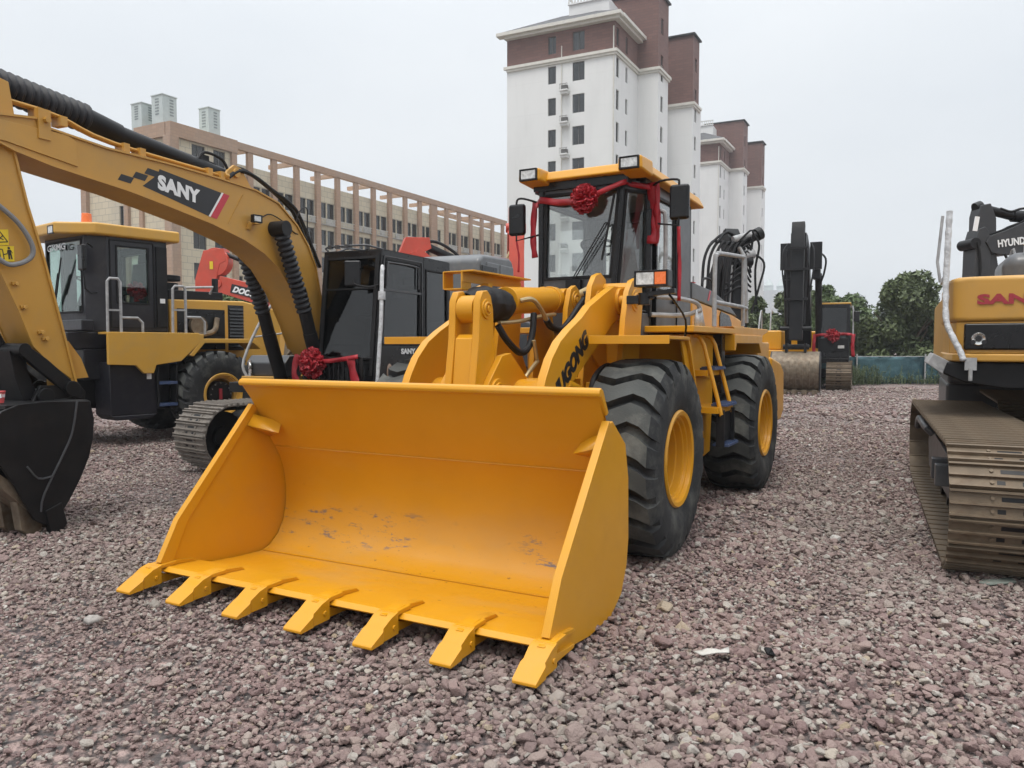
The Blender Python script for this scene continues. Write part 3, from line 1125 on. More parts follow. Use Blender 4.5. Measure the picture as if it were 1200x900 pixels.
def build_bucket():
    M = MBk
    W2 = 1.475
    # inner profile of the shell (x forward, z up)
    pr = [(0.02, 0.130), (-0.30, 0.092), (-0.62, 0.062), (-0.86, 0.048), (-0.945, 0.075), (-1.035, 0.145), (-1.10, 0.25), (-1.13, 0.38), (-1.135, 0.52), (-1.115, 0.66), (-1.07, 0.78), (-1.02, 0.86),
          (-0.90, 1.05), (-0.775, 1.27), (-0.695, 1.385)]
    th = 0.028
    out = []
    for i, (x, z) in enumerate(pr):
        a, b = pr[max(0, i - 1)], pr[min(len(pr) - 1, i + 1)]
        d = Vector((b[0] - a[0], b[1] - a[1])).normalized()
        out.append((x - d.y * -1 * -th, z - d.x * -1 * -th) if False else (x + (-d.y) * -th * -1 * -1, z + d.x * -th * -1 * -1))
    # outward = away from the mouth: rotate the tangent so that it points back / down
    out = []
    for i, (x, z) in enumerate(pr):
        a, b = pr[max(0, i - 1)], pr[min(len(pr) - 1, i + 1)]
        d = Vector((b[0] - a[0], b[1] - a[1])).normalized()
        nx, nz = d.y, -d.x
        if nx * (x + 0.4) + nz * (z - 0.7) < 0:
            nx, nz = -nx, -nz
        out.append((x + nx * th, z + nz * th))
    mb = MB(M)
    yy = [-W2 + 0.02 + (2 * W2 - 0.04) * k / 6 for k in range(7)]
    mb.sheet([[(x, y, z) for y in yy] for x, z in pr])
    k0 = len(mb.v)
    mb.sheet([[(x, y, z) for y in yy] for x, z in out][::-1])
    shell = mb.obj("bucket", "bucket_paint", loader, smooth=24)
    # rounded top lip
    mb = MB(M)
    mb.prism([(-0.70, 1.375), (-0.672, 1.372), (-0.664, 1.395), (-0.675, 1.418), (-0.70, 1.428), (-0.735, 1.412), (-0.83, 1.27), (-0.80, 1.25)], -W2 - 0.0, W2 + 0.0)
    mb.obj("top_lip", "yellow", shell, bevel=0.008)
    # weld seams
    mb = MB(M)
    mb.tube([(-1.012, -W2 + 0.03, 0.868), (-1.012, W2 - 0.03, 0.868)], 0.006, n=5)
    mb.tube([(-0.862, -W2 + 0.03, 0.055), (-0.862, W2 - 0.03, 0.055)], 0.006, n=5)
    mb.obj("weld_seam", "yellow", shell)
    # side plates
    side = [(0.055, 0.16), (-0.10, 0.44), (-0.805, 1.205), (-0.86, 1.215), (-1.10, 1.05), (-1.165, 0.82), (-1.175, 0.42), (-1.14, 0.25), (-1.04, 0.09), (-0.86, 0.005), (-0.50, -0.0), (-0.20, 0.04), (0.0, 0.09)]
    for s in (1, -1):
        mb = MB(M)
        y0 = s * W2
        mb.prism(side, y0 - s * 0.012, y0 + s * 0.014)
        # thicker leading strip
        q = [(0.075, 0.185), (-0.075, 0.455), (-0.785, 1.225), (-0.83, 1.185), (-0.16, 0.43), (-0.02, 0.15)]
        mb.prism(q, y0 - s * 0.030, y0 + s * 0.020)
        o = mb.obj("side_plate", "yellow", shell, bevel=0.004)
        mb = MB(M)
        # corner gusset inside, under the spill guard
        yi = y0 - s * 0.03
        g = [(-0.78, 1.19), (-0.70, 1.06), (-0.92, 1.02), (-0.90, 1.14)]
        mb.add([(-0.755, yi, 1.17), (-0.66, yi, 1.06), (-0.83, yi - s * 0.30, 0.97), (-0.93, yi - s * 0.25, 1.08), (-0.99, yi, 0.90), (-0.96, yi, 1.12)],
               [(0, 1, 2, 3), (1, 4, 2), (0, 3, 5), (3, 2, 4, 5)])
        gc = Vector((-0.86, yi, 1.07))
        mb.v = [tuple(gc + (Vector(v) - gc) * 0.68) if abs(v[1] - yi) > 0.01 else (gc.x + (v[0] - gc.x) * 0.68, v[1], gc.z + (v[2] - gc.z) * 0.68) for v in mb.v]
        mb.obj("corner_gusset", "yellow", shell, solid=0.012)
    # cutting edge: sloping plate proud of the floor
    mb = MB(M)
    mb.prism([(0.055, 0.118), (0.065, 0.128), (0.03, 0.152), (-0.26, 0.124), (-0.275, 0.11), (-0.26, 0.070), (0.0, 0.095)], -W2 - 0.01, W2 + 0.01)
    mb.obj("cutting_edge", "yellow", shell, bevel=0.004)
    # teeth
    for i in range(7):
        y = -1.5 + 0.5 * i
        if i == 0:
            y += 0.02
        if i == 6:
            y -= 0.02
        t = MB(M @ Matrix.Translation((0, y, 0)))
        w = 0.055
        # adapter: two straps gripping the edge
        t.prism([(-0.235, 0.125), (-0.20, 0.152), (-0.02, 0.180), (0.06, 0.178), (0.14, 0.150), (0.145, 0.055), (0.05, 0.045), (-0.20, 0.040), (-0.22, 0.062), (0.0, 0.088), (0.07, 0.118), (0.02, 0.152)], -w * 0.62, w * 0.62)
        t.bb(-0.05, 0.11, -w, w, 0.150, 0.176)
        # point
        rows = []
        for (x, zt, zbm, ww) in ((0.085, 0.178, 0.050, 0.064), (0.15, 0.163, 0.048, 0.064), (0.22, 0.125, 0.046, 0.060), (0.235, 0.112, 0.046, 0.070), (0.33, 0.066, 0.040, 0.066), (0.338, 0.058, 0.044, 0.064)):
            rows.append([(x, -ww, zt), (x, ww, zt), (x, ww, zbm), (x, -ww, zbm), (x, -ww, zt)])
        t.sheet(rows)
        n = len(t.v)
        t.f.append((n - 5, n - 4, n - 3, n - 2))
        b0 = n - 5 * len(rows)
        t.f.append((b0 + 3, b0 + 2, b0 + 1, b0))
        t.cyl((0.13, -0.072, 0.10), (0.13, 0.072, 0.10), 0.016, n=8)
        t.bb(0.11, 0.15, -0.022, 0.022, 0.158, 0.170)
        t.obj("tooth", "yellow", shell, bevel=0.004, seg=1)
    # hinge brackets on the back
    for s in (1, -1):
        mb = MB(M)
        for d in (-0.10, 0.10):
            mb.prism([(-1.20, 0.25), (-1.45, 0.28), (-1.5, 0.42), (-1.42, 0.52), (-1.21, 0.66)], s * 0.62 + d - 0.02, s * 0.62 + d + 0.02)
        mb.cyl((-1.42, s * 0.62 - 0.13, 0.42), (-1.42, s * 0.62 + 0.13, 0.42), 0.06)
        mb.obj("hinge_bracket", "yellow", shell, bevel=0.005)
    mb = MB(M)
    mb.cyl((-1.33, -0.17, 0.96), (-1.33, 0.17, 0.96), 0.06)
    for d in (-0.14, 0.14):
        mb.prism([(-1.20, 0.7), (-1.38, 0.86), (-1.40, 1.0), (-1.28, 1.06), (-0.96, 1.10), (-1.09, 0.86)], d - 0.025, d + 0.025)
    mb.obj("hinge_bracket", "yellow", shell, bevel=0.005)
    return shell


build_bucket()

# front wheels
wheel(loader, (0, 1.05, 0.77), 1, spin=0.1)
wheel(loader, (0, -1.05, 0.77), -1, spin=0.5)


def disc(mb, c, r, t, n=28, ring_=True):
    """round boss / pin cover across Y centred at c"""
    c = Vector(c)
    mb.cyl(c - V(0, t / 2, 0), c + V(0, t / 2, 0), r, n=n)
    if ring_:
        s = 1
        mb.lathe([(r * 0.72, t / 2), (r * 0.70, t / 2 + 0.01), (r * 0.52, t / 2 + 0.012), (r * 0.5, t / 2), ], c, (0, 1, 0), n)
        mb.cyl(c + V(0, t / 2, 0), c + V(0, t / 2 + 0.018, 0), r * 0.34, n=16)


def boom_arms():
    top = [(-0.60, 2.20), (-0.35, 2.20), (-0.12, 2.12), (0.20, 2.00), (0.37, 1.90), (0.60, 1.80), (0.77, 1.71), (0.92, 1.58), (1.02, 1.44), (1.10, 1.28), (1.16, 1.05), (1.20, 0.80), (1.26, 0.55)]
    low = [(1.18, 0.28), (1.02, 0.30), (0.90, 0.50), (0.84, 0.75), (0.78, 1.00), (0.68, 1.22), (0.55, 1.38), (0.38, 1.48), (0.19, 1.58), (-0.13, 1.76), (-0.35, 1.88), (-0.58, 1.93), (-0.66, 2.05)]
    for s in (1, -1):
        mb = MB()
        mb.prism(top + low, s * 0.60 - 0.035, s * 0.60 + 0.035)
        for c in ((-0.47, s * 0.60, 2.07), (1.15, s * 0.60, 0.42)):
            disc(mb, c, 0.12, 0.13, ring_=False)
        a = mb.obj("boom_arm", "yellow", loader, bevel=0.006)
        if s > 0:
            # lettering runs up the outer face of the arm
            r = (-0.80, 0, 0.60)
            Mt = basis((0.235, 0.6375, 1.695), r, (0, 1, 0))
            letters("LIUGONG", Mt, 0.185, "black_print", a, shear=0.22, bold=0.06, sx=0.95, align='RIGHT')
    # cross tube and its gussets between the arms
    mb = MB()
    mb.cyl((0.62, -0.57, 1.26), (0.62, 0.57, 1.26), 0.15, n=24)
    mb.bb(0.36, 0.62, -0.56, 0.56, 1.32, 1.41)
    mb.obj("cross_tube", "yellow", loader, bevel=0.006)
    # rocker seat brackets
    for y in (-0.19, 0.19):
        mb = MB()
        mb.prism([(0.45, 1.38), (0.78, 1.62), (0.92, 1.60), (1.12, 1.40), (1.16, 1.22), (1.0, 1.08), (0.70, 1.10)], y - 0.025, y + 0.025)
        disc(mb, (1.0, y, 1.33), 0.10, 0.09)
        mb.obj("rocker_bracket", "yellow", loader, bevel=0.005)


boom_arms()


def rocker():
    # the tall lever that tips the bucket
    root = None
    mb = MB(Matrix.Translation((0.0, 0.06, -0.07)))
    prof = [(1.00, 2.12), (1.05, 2.16), (1.12, 2.15), (1.165, 2.08), (1.17, 1.98), (1.18, 1.80), (1.23, 1.50), (1.27, 1.20), (1.24, 0.95), (1.10, 0.85), (0.97, 0.95), (0.92, 1.2), (0.93, 1.5), (0.955, 1.8), (0.965, 2.02)]
    for y in (-0.135, 0.075):
        mb.prism(prof, y - 0.03, y + 0.03)
    mb.prism([(1.255, 1.15), (1.175, 1.80), (1.13, 1.83), (0.99, 1.82), (0.95, 1.2)], -0.105, 0.045)
    lever = mb.obj("rocker_lever", "yellow", loader, bevel=0.008)
    mb = MB(Matrix.Translation((0.0, 0.06, -0.07)))
    mb.cyl((1.07, -0.10, 2.02), (1.07, 0.04, 2.02), 0.105, n=28)
    disc(mb, (1.07, 0.108, 2.02), 0.075, 0.02)
    mb.obj("lever_pin", "yellow", lever, bevel=0.004)
    # tilt ram lying back towards the frame
    mb = MB()
    mb.cyl((0.42, -0.03, 2.05), (-0.46, -0.03, 2.10), 0.115, n=28)
    mb.cyl((-0.40, -0.03, 2.10), (-0.50, -0.03, 2.10), 0.125, n=28)
    mb.cyl((-0.60, -0.13, 2.10), (-0.60, 0.07, 2.10), 0.115, n=24)
    for y in (-0.19, 0.13):
        mb.prism([(-0.30, 1.0), (-0.42, 2.02), (-0.50, 2.20), (-0.60, 2.24), (-0.72, 2.18), (-0.76, 2.05), (-0.95, 1.0)], y - 0.025, y + 0.025)
        disc(mb, (-0.60, y, 2.10), 0.09, 0.07)
    ram = mb.obj("tilt_cylinder", "yellow", loader, bevel=0.005)
    # black wrapped rod gland in front of the barrel
    mb = MB()
    rr = random.Random(3)
    prof = []
    nn = 22
    rows = []
    for i in range(nn + 1):
        t = i / nn
        x = 1.04 - t * 0.60
        base = 0.07 + (0.138 - 0.07) * min(1, t / 0.3) if t < 0.3 else 0.138 - 0.03 * max(0, (t - 0.85) / 0.15)
        row = []
        for k in range(25):
            a = 2 * pi * k / 24
            r = base * (1 + 0.035 * sin(a * 5 + t * 14) + 0.03 * sin(a * 3 - t * 23 + 1))
            row.append((x, -0.03 + r * cos(a), 2.005 + r * sin(a)))
        rows.append(row)
    mb.sheet(rows)
    n = len(mb.v)
    mb.obj("cylinder_sleeve", "black_rubber", ram, smooth=60)
    # yellow angle stop above the ram
    mb = MB(Matrix.Translation((0.02, 0.02, -0.005)))
    mb.bb(-0.12, 0.86, -0.20, -0.185, 2.185, 2.262)
    mb.bb(-0.12, 0.86, -0.20, -0.08, 2.262, 2.275)
    mb.bb(0.72, 0.86, -0.37, -0.36, 2.13, 2.27)
    mb.bb(0.72, 0.86, -0.36, -0.20, 2.262, 2.272)
    mb.bb(0.72, 0.86, -0.36, -0.20, 2.125, 2.135)
    mb.bb(0.72, 0.86, -0.20, -0.19, 2.125, 2.185)
    mb.bb(0.50, 0.56, -0.20, -0.12, 2.10, 2.19)
    mb.obj("stop_bar", "yellow", ram, bevel=0.002)
    # pipes and hoses
    hm = MB()
    hm.tube([(0.37, 0.08, 2.05), (0.30, 0.16, 2.06), (0.18, 0.18, 1.98), (0.08, 0.18, 1.90)], 0.020, smooth=5)
    hm.tube([(0.62, 0.02, 1.86), (0.35, 0.06, 1.88), (0.0, 0.08, 1.93), (-0.3, 0.08, 1.96)], 0.018, smooth=4)
    hm.tube([(0.20, 0.16, 1.55), (0.42, 0.16, 1.42), (0.45, 0.16, 1.34), (0.46, 0.2, 1.20)], 0.018, smooth=3)
    hm.tube([(0.28, 0.16, 1.72), (0.22, 0.16, 1.56)], 0.018)
    hm.tube([(-0.35, 0.32, 1.55), (-0.38, 0.32, 1.80), (-0.44, 0.32, 1.90), (-0.58, 0.32, 1.92), (-0.62, 0.32, 2.02), (-0.60, 0.32, 2.13), (-0.5, 0.3, 2.17)], 0.020, smooth=5)
    hm.cyl((-0.50, 0.26, 2.15), (-0.50, 0.36, 2.19), 0.045, n=12)
    hm.obj("hydraulic_pipe", "brass_pipe", ram)
    bm = MB()
    bm.tube([(0.08, 0.18, 1.90), (-0.02, 0.18, 1.84), (-0.18, 0.2, 1.82), (-0.32, 0.22, 1.90), (-0.42, 0.26, 2.02), (-0.50, 0.30, 2.12)], 0.030, smooth=6, n=10)
    bm.tube([(0.68, 0.04, 1.84), (0.60, 0.08, 1.72), (0.42, 0.10, 1.62), (0.30, 0.12, 1.66), (0.22, 0.12, 1.80), (0.16, 0.10, 1.95)], 0.028, smooth=6, n=10)
    bm.tube([(-0.42, 0.2, 1.1), (-0.25, 0.25, 1.32), (0.0, 0.3, 1.36), (0.25, 0.3, 1.25)], 0.03, smooth=6, n=10)
    bm.tube([(-0.46, 0.3, 2.14), (-0.52, 0.36, 2.17), (-0.66, 0.42, 2.12), (-0.8, 0.42, 1.9)], 0.03, smooth=6, n=10)
    bm.obj("hydraulic_hose", "black_rubber", ram)


rocker()


def front_frame():
    mb = MB()
    mb.bb(-1.35, 0.35, -0.42, 0.42, 0.62, 1.05)
    mb.bb(-1.25, 0.30, -0.44, -0.38, 1.0, 1.40)
    mb.bb(-1.25, 0.30, 0.38, 0.44, 1.0, 1.40)
    mb.bb(-1.2, 0.15, -0.40, 0.40, 1.18, 1.22)
    mb.cyl((0, -0.9, 0.77), (0, 0.9, 0.77), 0.20, n=20)
    mb.cyl((0, -0.35, 0.77), (0, 0.35, 0.77), 0.34, n=20)
    mb.prism([(0.30, 0.62), (0.62, 0.70), (0.55, 1.0), (0.30, 1.10)], -0.42, 0.42)
    fr = mb.obj("front_frame", "yellow", loader, bevel=0.01)
    for s in (1, -1):
        # twin upright plates that carry the arm pivot
        for y, dz in ((0.78, 0.0), (0.44, 0.06)):
            mb = MB()
            mb.prism([(-0.02, 1.0), (-0.06, 1.40), (-0.16, 1.90), (-0.24, 2.14 + dz), (-0.34, 2.24 + dz), (-0.46, 2.27 + dz), (-0.58, 2.22 + dz), (-0.62, 2.10), (-0.50, 1.40), (-0.70, 1.0)], s * y - 0.025, s * y + 0.025)
            disc(mb, (-0.42, s * y, 2.07), 0.10, 0.07)
            mb.obj("pivot_plate", "yellow", fr, bevel=0.006)
        mb = MB()
        mb.bb(-0.60, -0.10, s * 0.47 if s > 0 else -0.75, s * 0.75 if s > 0 else -0.47, 1.30, 1.36)
        mb.cyl((-0.42, s * 0.46, 2.07), (-0.42, s * 0.76, 2.07), 0.05, n=16)
        mb.prism([(-0.56, 1.3), (-0.50, 2.2), (-0.53, 2.24), (-0.60, 2.2), (-0.64, 1.3)], s * 0.46, s * 0.755)
        mb.obj("pivot_web", "yellow", fr, bevel=0.005)
        # mudguard
        y0, y1 = s * 0.69, s * 1.22
        mb = MB()
        outer = [(0.34, 1.745), (-0.42, 1.755), (-0.64, 1.75), (-0.74, 1.66), (-0.95, 1.25), (-1.17, 0.92), (-1.19, 0.66)]
        inner = [(p[0] + (0.028 if i > 2 else 0.0), p[1] - (0.03 if i < 4 else 0.012)) for i, p in enumerate(outer)]
        inner[3] = (inner[3][0] + 0.0, inner[3][1] - 0.01)
        mb.prism(outer + inner[::-1], y0, y1)
        mb.prism([(0.34, 1.715), (0.34, 1.756), (0.36, 1.756), (0.36, 1.69), (0.345, 1.69)], y0, s * 1.345)
        mb.prism([(0.34, s * 1.219), (0.34, s * 1.345), (-0.10, s * 1.345), (-0.66, s * 1.225), (-0.66, s * 1.219)], 1.726, 1.752, axis="z")
        # inner filler wall
        mb.prism([(0.34, 1.73), (-0.62, 1.73), (-1.17, 0.9), (-1.17, 0.66), (-0.86, 0.7), (-0.7, 1.3), (-0.2, 1.60), (0.30, 1.66)], s * 0.47, s * 0.49)
        mb.prism([(-1.17, 0.70), (-0.92, 1.24), (-0.72, 1.62), (-0.60, 1.72), (-0.52, 1.72), (-0.70, 1.40), (-0.92, 0.95), (-1.10, 0.66)], s * 1.17, s * 1.19)
        mb.obj("mudguard", "yellow", loader, bevel=0.006)
        # lift ram beside the arm
        mb = MB()
        mb.cyl((-0.95, s * 0.60, 0.95), (0.0, s * 0.60, 1.22), 0.10, n=20)
        mb.cyl((0.0, s * 0.60, 1.22), (0.62, s * 0.60, 1.38), 0.05, n=14)
        mb.obj("lift_cylinder", "yellow", loader)
        mb = MB()
        mb.tube([(-0.6, s * 0.62, 1.25), (-0.1, s * 0.70, 1.50), (0.25, s * 0.70, 1.42), (0.32, s * 0.68, 1.2), (0.2, s * 0.6, 1.0)], 0.026, smooth=6)
        mb.obj("hydraulic_hose", "black_rubber", loader)
        # headlight group on a black arm, fitted on the left side only
        if s < 0:
            continue
        mb = MB()
        mb.bar((-0.30, s * 0.80, 2.06), (-0.22, s * 1.02, 2.10), 0.05, 0.06)
        mb.bar((-0.22, s * 0.92, 2.10), (-0.22, s * 1.22, 2.13), 0.06, 0.04)
        mb.cyl((-0.22, s * 0.95, 2.02), (-0.22, s * 0.95, 2.12), 0.05, n=14)
        mb.bb(-0.26, -0.20, min(s * 0.80, s * 0.98), max(s * 0.80, s * 0.98), 2.03, 2.10)
        mb.tube([(-0.24, s * 1.16, 2.10), (-0.25, s * 1.20, 2.05), (-0.6, s * 1.2, 1.9), (-0.75, s * 1.15, 1.7)], 0.010, smooth=3)
        br = mb.obj("lamp_bracket", "cab_dark", loader, bevel=0.004)
        Mh = basis((-0.16, s * 1.03, 2.235), (0, s * 1.0 if s > 0 else 1.0, 0), (1, 0, 0))
        lamp_box(br, Mh, 0.29, 0.135, 0.12, amber=0.105, name="headlight")


front_frame()


# ---- rear frame (frame LB)
def rear_half():
    mb = MB(MR)
    mb.bb(-3.9, 0.30, -0.42, 0.42, 0.55, 1.10)
    mb.bb(-3.6, 0.10, -0.44, 0.44, 1.10, 1.55)
    mb.cyl((-1.65, -0.9, 0.77), (-1.65, 0.9, 0.77), 0.20, n=20)
    mb.cyl((-1.65, -0.35, 0.77), (-1.65, 0.35, 0.77), 0.33, n=20)
    rf = mb.obj("rear_frame", "yellow", loader, bevel=0.01)
    wheel(loader, (-1.65, 1.05, 0.77), 1, spin=0.3, M=MR)
    wheel(loader, (-1.65, -1.05, 0.77), -1, spin=0.8, M=MR)
    # side tank behind the steps
    for s in (1, -1):
        mb = MB(MR)
        ya, yb = (0.42, 0.93) if s > 0 else (-0.93, -0.42)
        mb.prism([(0.06, 1.79), (0.02, 0.60), (-0.16, 0.46), (-0.72, 0.52), (-0.80, 1.10), (-0.80, 1.79)], ya, yb)
        mb.bb(0.02, 0.045, ya, yb + (0.012 if s > 0 else 0), 1.33, 1.36)
        mb.bb(-0.78, 0.05, yb if s > 0 else ya - 0.015, (yb + 0.015) if s > 0 else ya, 1.325, 1.35)
        mb.obj("side_tank", "yellow", loader, bevel=0.01)
    # deck
    mb = MB(MR)
    mb.bb(-1.15, 0.55, -1.08, 1.10, 1.805, 1.865)
    mb.prism([(-1.12, 1.79), (-1.05, 1.86), (-1.0, 1.89), (-2.9, 1.89), (-2.96, 1.86), (-2.6, 1.80)], 0.62, 1.10)
    mb.prism([(-1.12, 1.79), (-1.05, 1.86), (-1.0, 1.89), (-2.9, 1.89), (-2.96, 1.86), (-2.6, 1.80)], -1.10, -0.62)
    mb.obj("deck", "yellow", loader, bevel=0.008)
    # rear mudguards over the back wheels
    for s in (1, -1):
        mb = MB(MR)
        ya, yb = (0.60, 1.12) if s > 0 else (-1.12, -0.60)
        mb.prism([(-0.98, 1.80), (-1.0, 1.62), (-1.05, 1.62), (-1.1, 1.70), (-2.3, 1.70), (-2.42, 1.58), (-2.48, 1.58), (-2.5, 1.80)], ya, yb)
        mb.obj("mudguard", "yellow", loader, bevel=0.008)
    mb = MB(MR)
    mb.bb(-0.97, -0.83, 0.55, 1.02, 1.15, 1.80)
    mb.obj("cooler_grille", "cab_dark", loader, bevel=0.01)
    # engine hood
    mb = MB(MR)
    mb.prism([(-1.10, 1.50), (-1.10, 2.215), (-3.10, 2.10), (-3.75, 2.02), (-3.95, 1.85), (-4.0, 1.40), (-3.6, 1.30)], -0.60, 0.60)
    hood = mb.obj("engine_hood", "yellow", loader, bevel=0.03, seg=3)
    mb = MB(MR)
    mb.prism([(-1.09, 2.216), (-1.09, 2.405), (-2.0, 2.36), (-2.8, 2.24), (-3.35, 2.08), (-3.1, 2.101)], -0.605, 0.605)
    b = mb.obj("hood_cover", "cab_grey", hood, bevel=0.012)
    mb = MB(MR)
    mb.bb(-1.22, -1.12, -0.61, 0.61, 2.40, 2.41)
    flat(mb, basis((-1.75, 0.607, 2.225), (-1, 0, 0), (0, 1, 0)), [(0, 0), (0.06, 0), (0.15, 0.125), (0.09, 0.125)])
    mb.obj("stripe", "red_print", b)
    letters("柳工", basis((-1.28, 0.607, 2.245), (-1, 0, -0.03), (0, 1, 0)), 0.14, "white_paint", b, bold=0.01)
    letters("856", basis((-2.02, 0.607, 2.215), (-1, 0, -0.05), (0, 1, 0)), 0.12, "white_paint", b, bold=0.03, shear=0.2)
    mb = MB(MR)
    mb.prism([(-2.35, 1.82), (-2.35, 2.06), (-2.42, 2.12), (-2.85, 2.08), (-2.98, 1.98), (-3.0, 1.82)], 0.598, 0.612)
    mb.bb(-1.2, -2.0, 0.45, 0.62, 1.35, 1.60)
    mb.obj("side_vent", "cab_dark", hood, bevel=0.004)
    mb = MB(MR)
    mb.cyl((-1.9, 0.1, 2.3), (-1.9, 0.1, 2.75), 0.05, n=14)
    mb.obj("exhaust", "black_steel", hood)
    mb = MB(MR)
    mb.cyl((-1.5, -0.25, 2.3), (-1.5, -0.25, 2.62), 0.12, n=18)
    mb.obj("air_intake", "black_steel", hood)
    # counterweight
    mb = MB(MR)
    mb.prism([(-3.35, 1.52), (-4.05, 1.42), (-4.30, 1.30), (-4.34, 0.72), (-4.1, 0.58), (-3.2, 0.62)], -1.08, 1.08)
    mb.obj("counterweight", "yellow", loader, bevel=0.04, seg=3)
    mb = MB(MR)
    mb.bb(-3.3, -2.55, 0.45, 1.05, 1.42, 1.72)
    mb.bb(-3.3, -2.55, -1.05, -0.45, 1.42, 1.72)
    mb.obj("battery_box", "yellow", loader, bevel=0.02)
    # ladder
    mb = MB(MR)
    for x in (-0.06, -0.50):
        mb.tube([(x, 0.86, 1.76), (x, 0.96, 1.775), (x, 1.02, 1.70), (x, 1.05, 1.6), (x - 0.01, 1.20, 1.03), (x - 0.01, 1.20, 0.99)], 0.021, smooth=4, n=10)
    mb.bb(-0.56, 0.02, 0.92, 1.20, 1.00, 1.06)
    mb.bb(-0.50, -0.02, 0.92, 1.08, 1.37, 1.43)
    lad = mb.obj("ladder", "yellow", loader, bevel=0.003)
    for (z, y) in ((1.43, 1.02), (1.065, 1.14), (0.66, 1.16)):
        mb = MB(MR)
        mb.bb(-0.53, -0.10, y - 0.04, y + 0.12, z, z + 0.022)
        for k in range(6):
            mb.bb(-0.52 + k * 0.075, -0.50 + k * 0.075, y - 0.03, y + 0.11, z + 0.022, z + 0.032)
        mb.obj("step", "blue_paint", lad)
    mb = MB(MR)
    mb.bb(-0.52, -0.49, 1.16, 1.24, 0.66, 1.03)
    mb.bb(-0.10, -0.07, 1.16, 1.24, 0.66, 1.03)
    mb.bb(-0.50, -0.09, 1.19, 1.20, 0.70, 1.0)
    mb.obj("step_strap", "black_rubber", lad)
    # railings
    mb = MB(MR)
    r = 0.023
    mb.tube([(0.10, 1.04, 1.87), (0.10, 1.04, 2.52), (0.02, 1.04, 2.60), (-0.12, 1.04, 2.63), (-1.20, 1.04, 2.70)], r, smooth=3, n=10)
    mb.tube([(-1.18, 1.04, 1.90), (-1.18, 1.04, 2.72), (-1.18, 0.99, 2.80), (-1.55, 0.97, 2.74), (-1.55, 1.0, 1.95)], r, smooth=0, n=10)
    mb.tube([(0.08, 1.04, 2.12), (-1.15, 1.04, 2.12), (-1.55, 1.0, 2.12)], r, n=10)
    mb.M = MR @ Matrix.Translation((-0.28, 0.06, 0))
    mb.obj("handrail", "grey_rail", loader)
    mb = MB(MR)
    mb.tube([(-1.9, 0.5, 2.3), (-1.9, 0.5, 2.46), (-2.0, 0.5, 2.52), (-2.3, 0.5, 2.52), (-2.42, 0.5, 2.44), (-2.42, 0.5, 2.2)], 0.016, smooth=3)
    mb.obj("hood_handle", "black_rubber", loader)


rear_half()


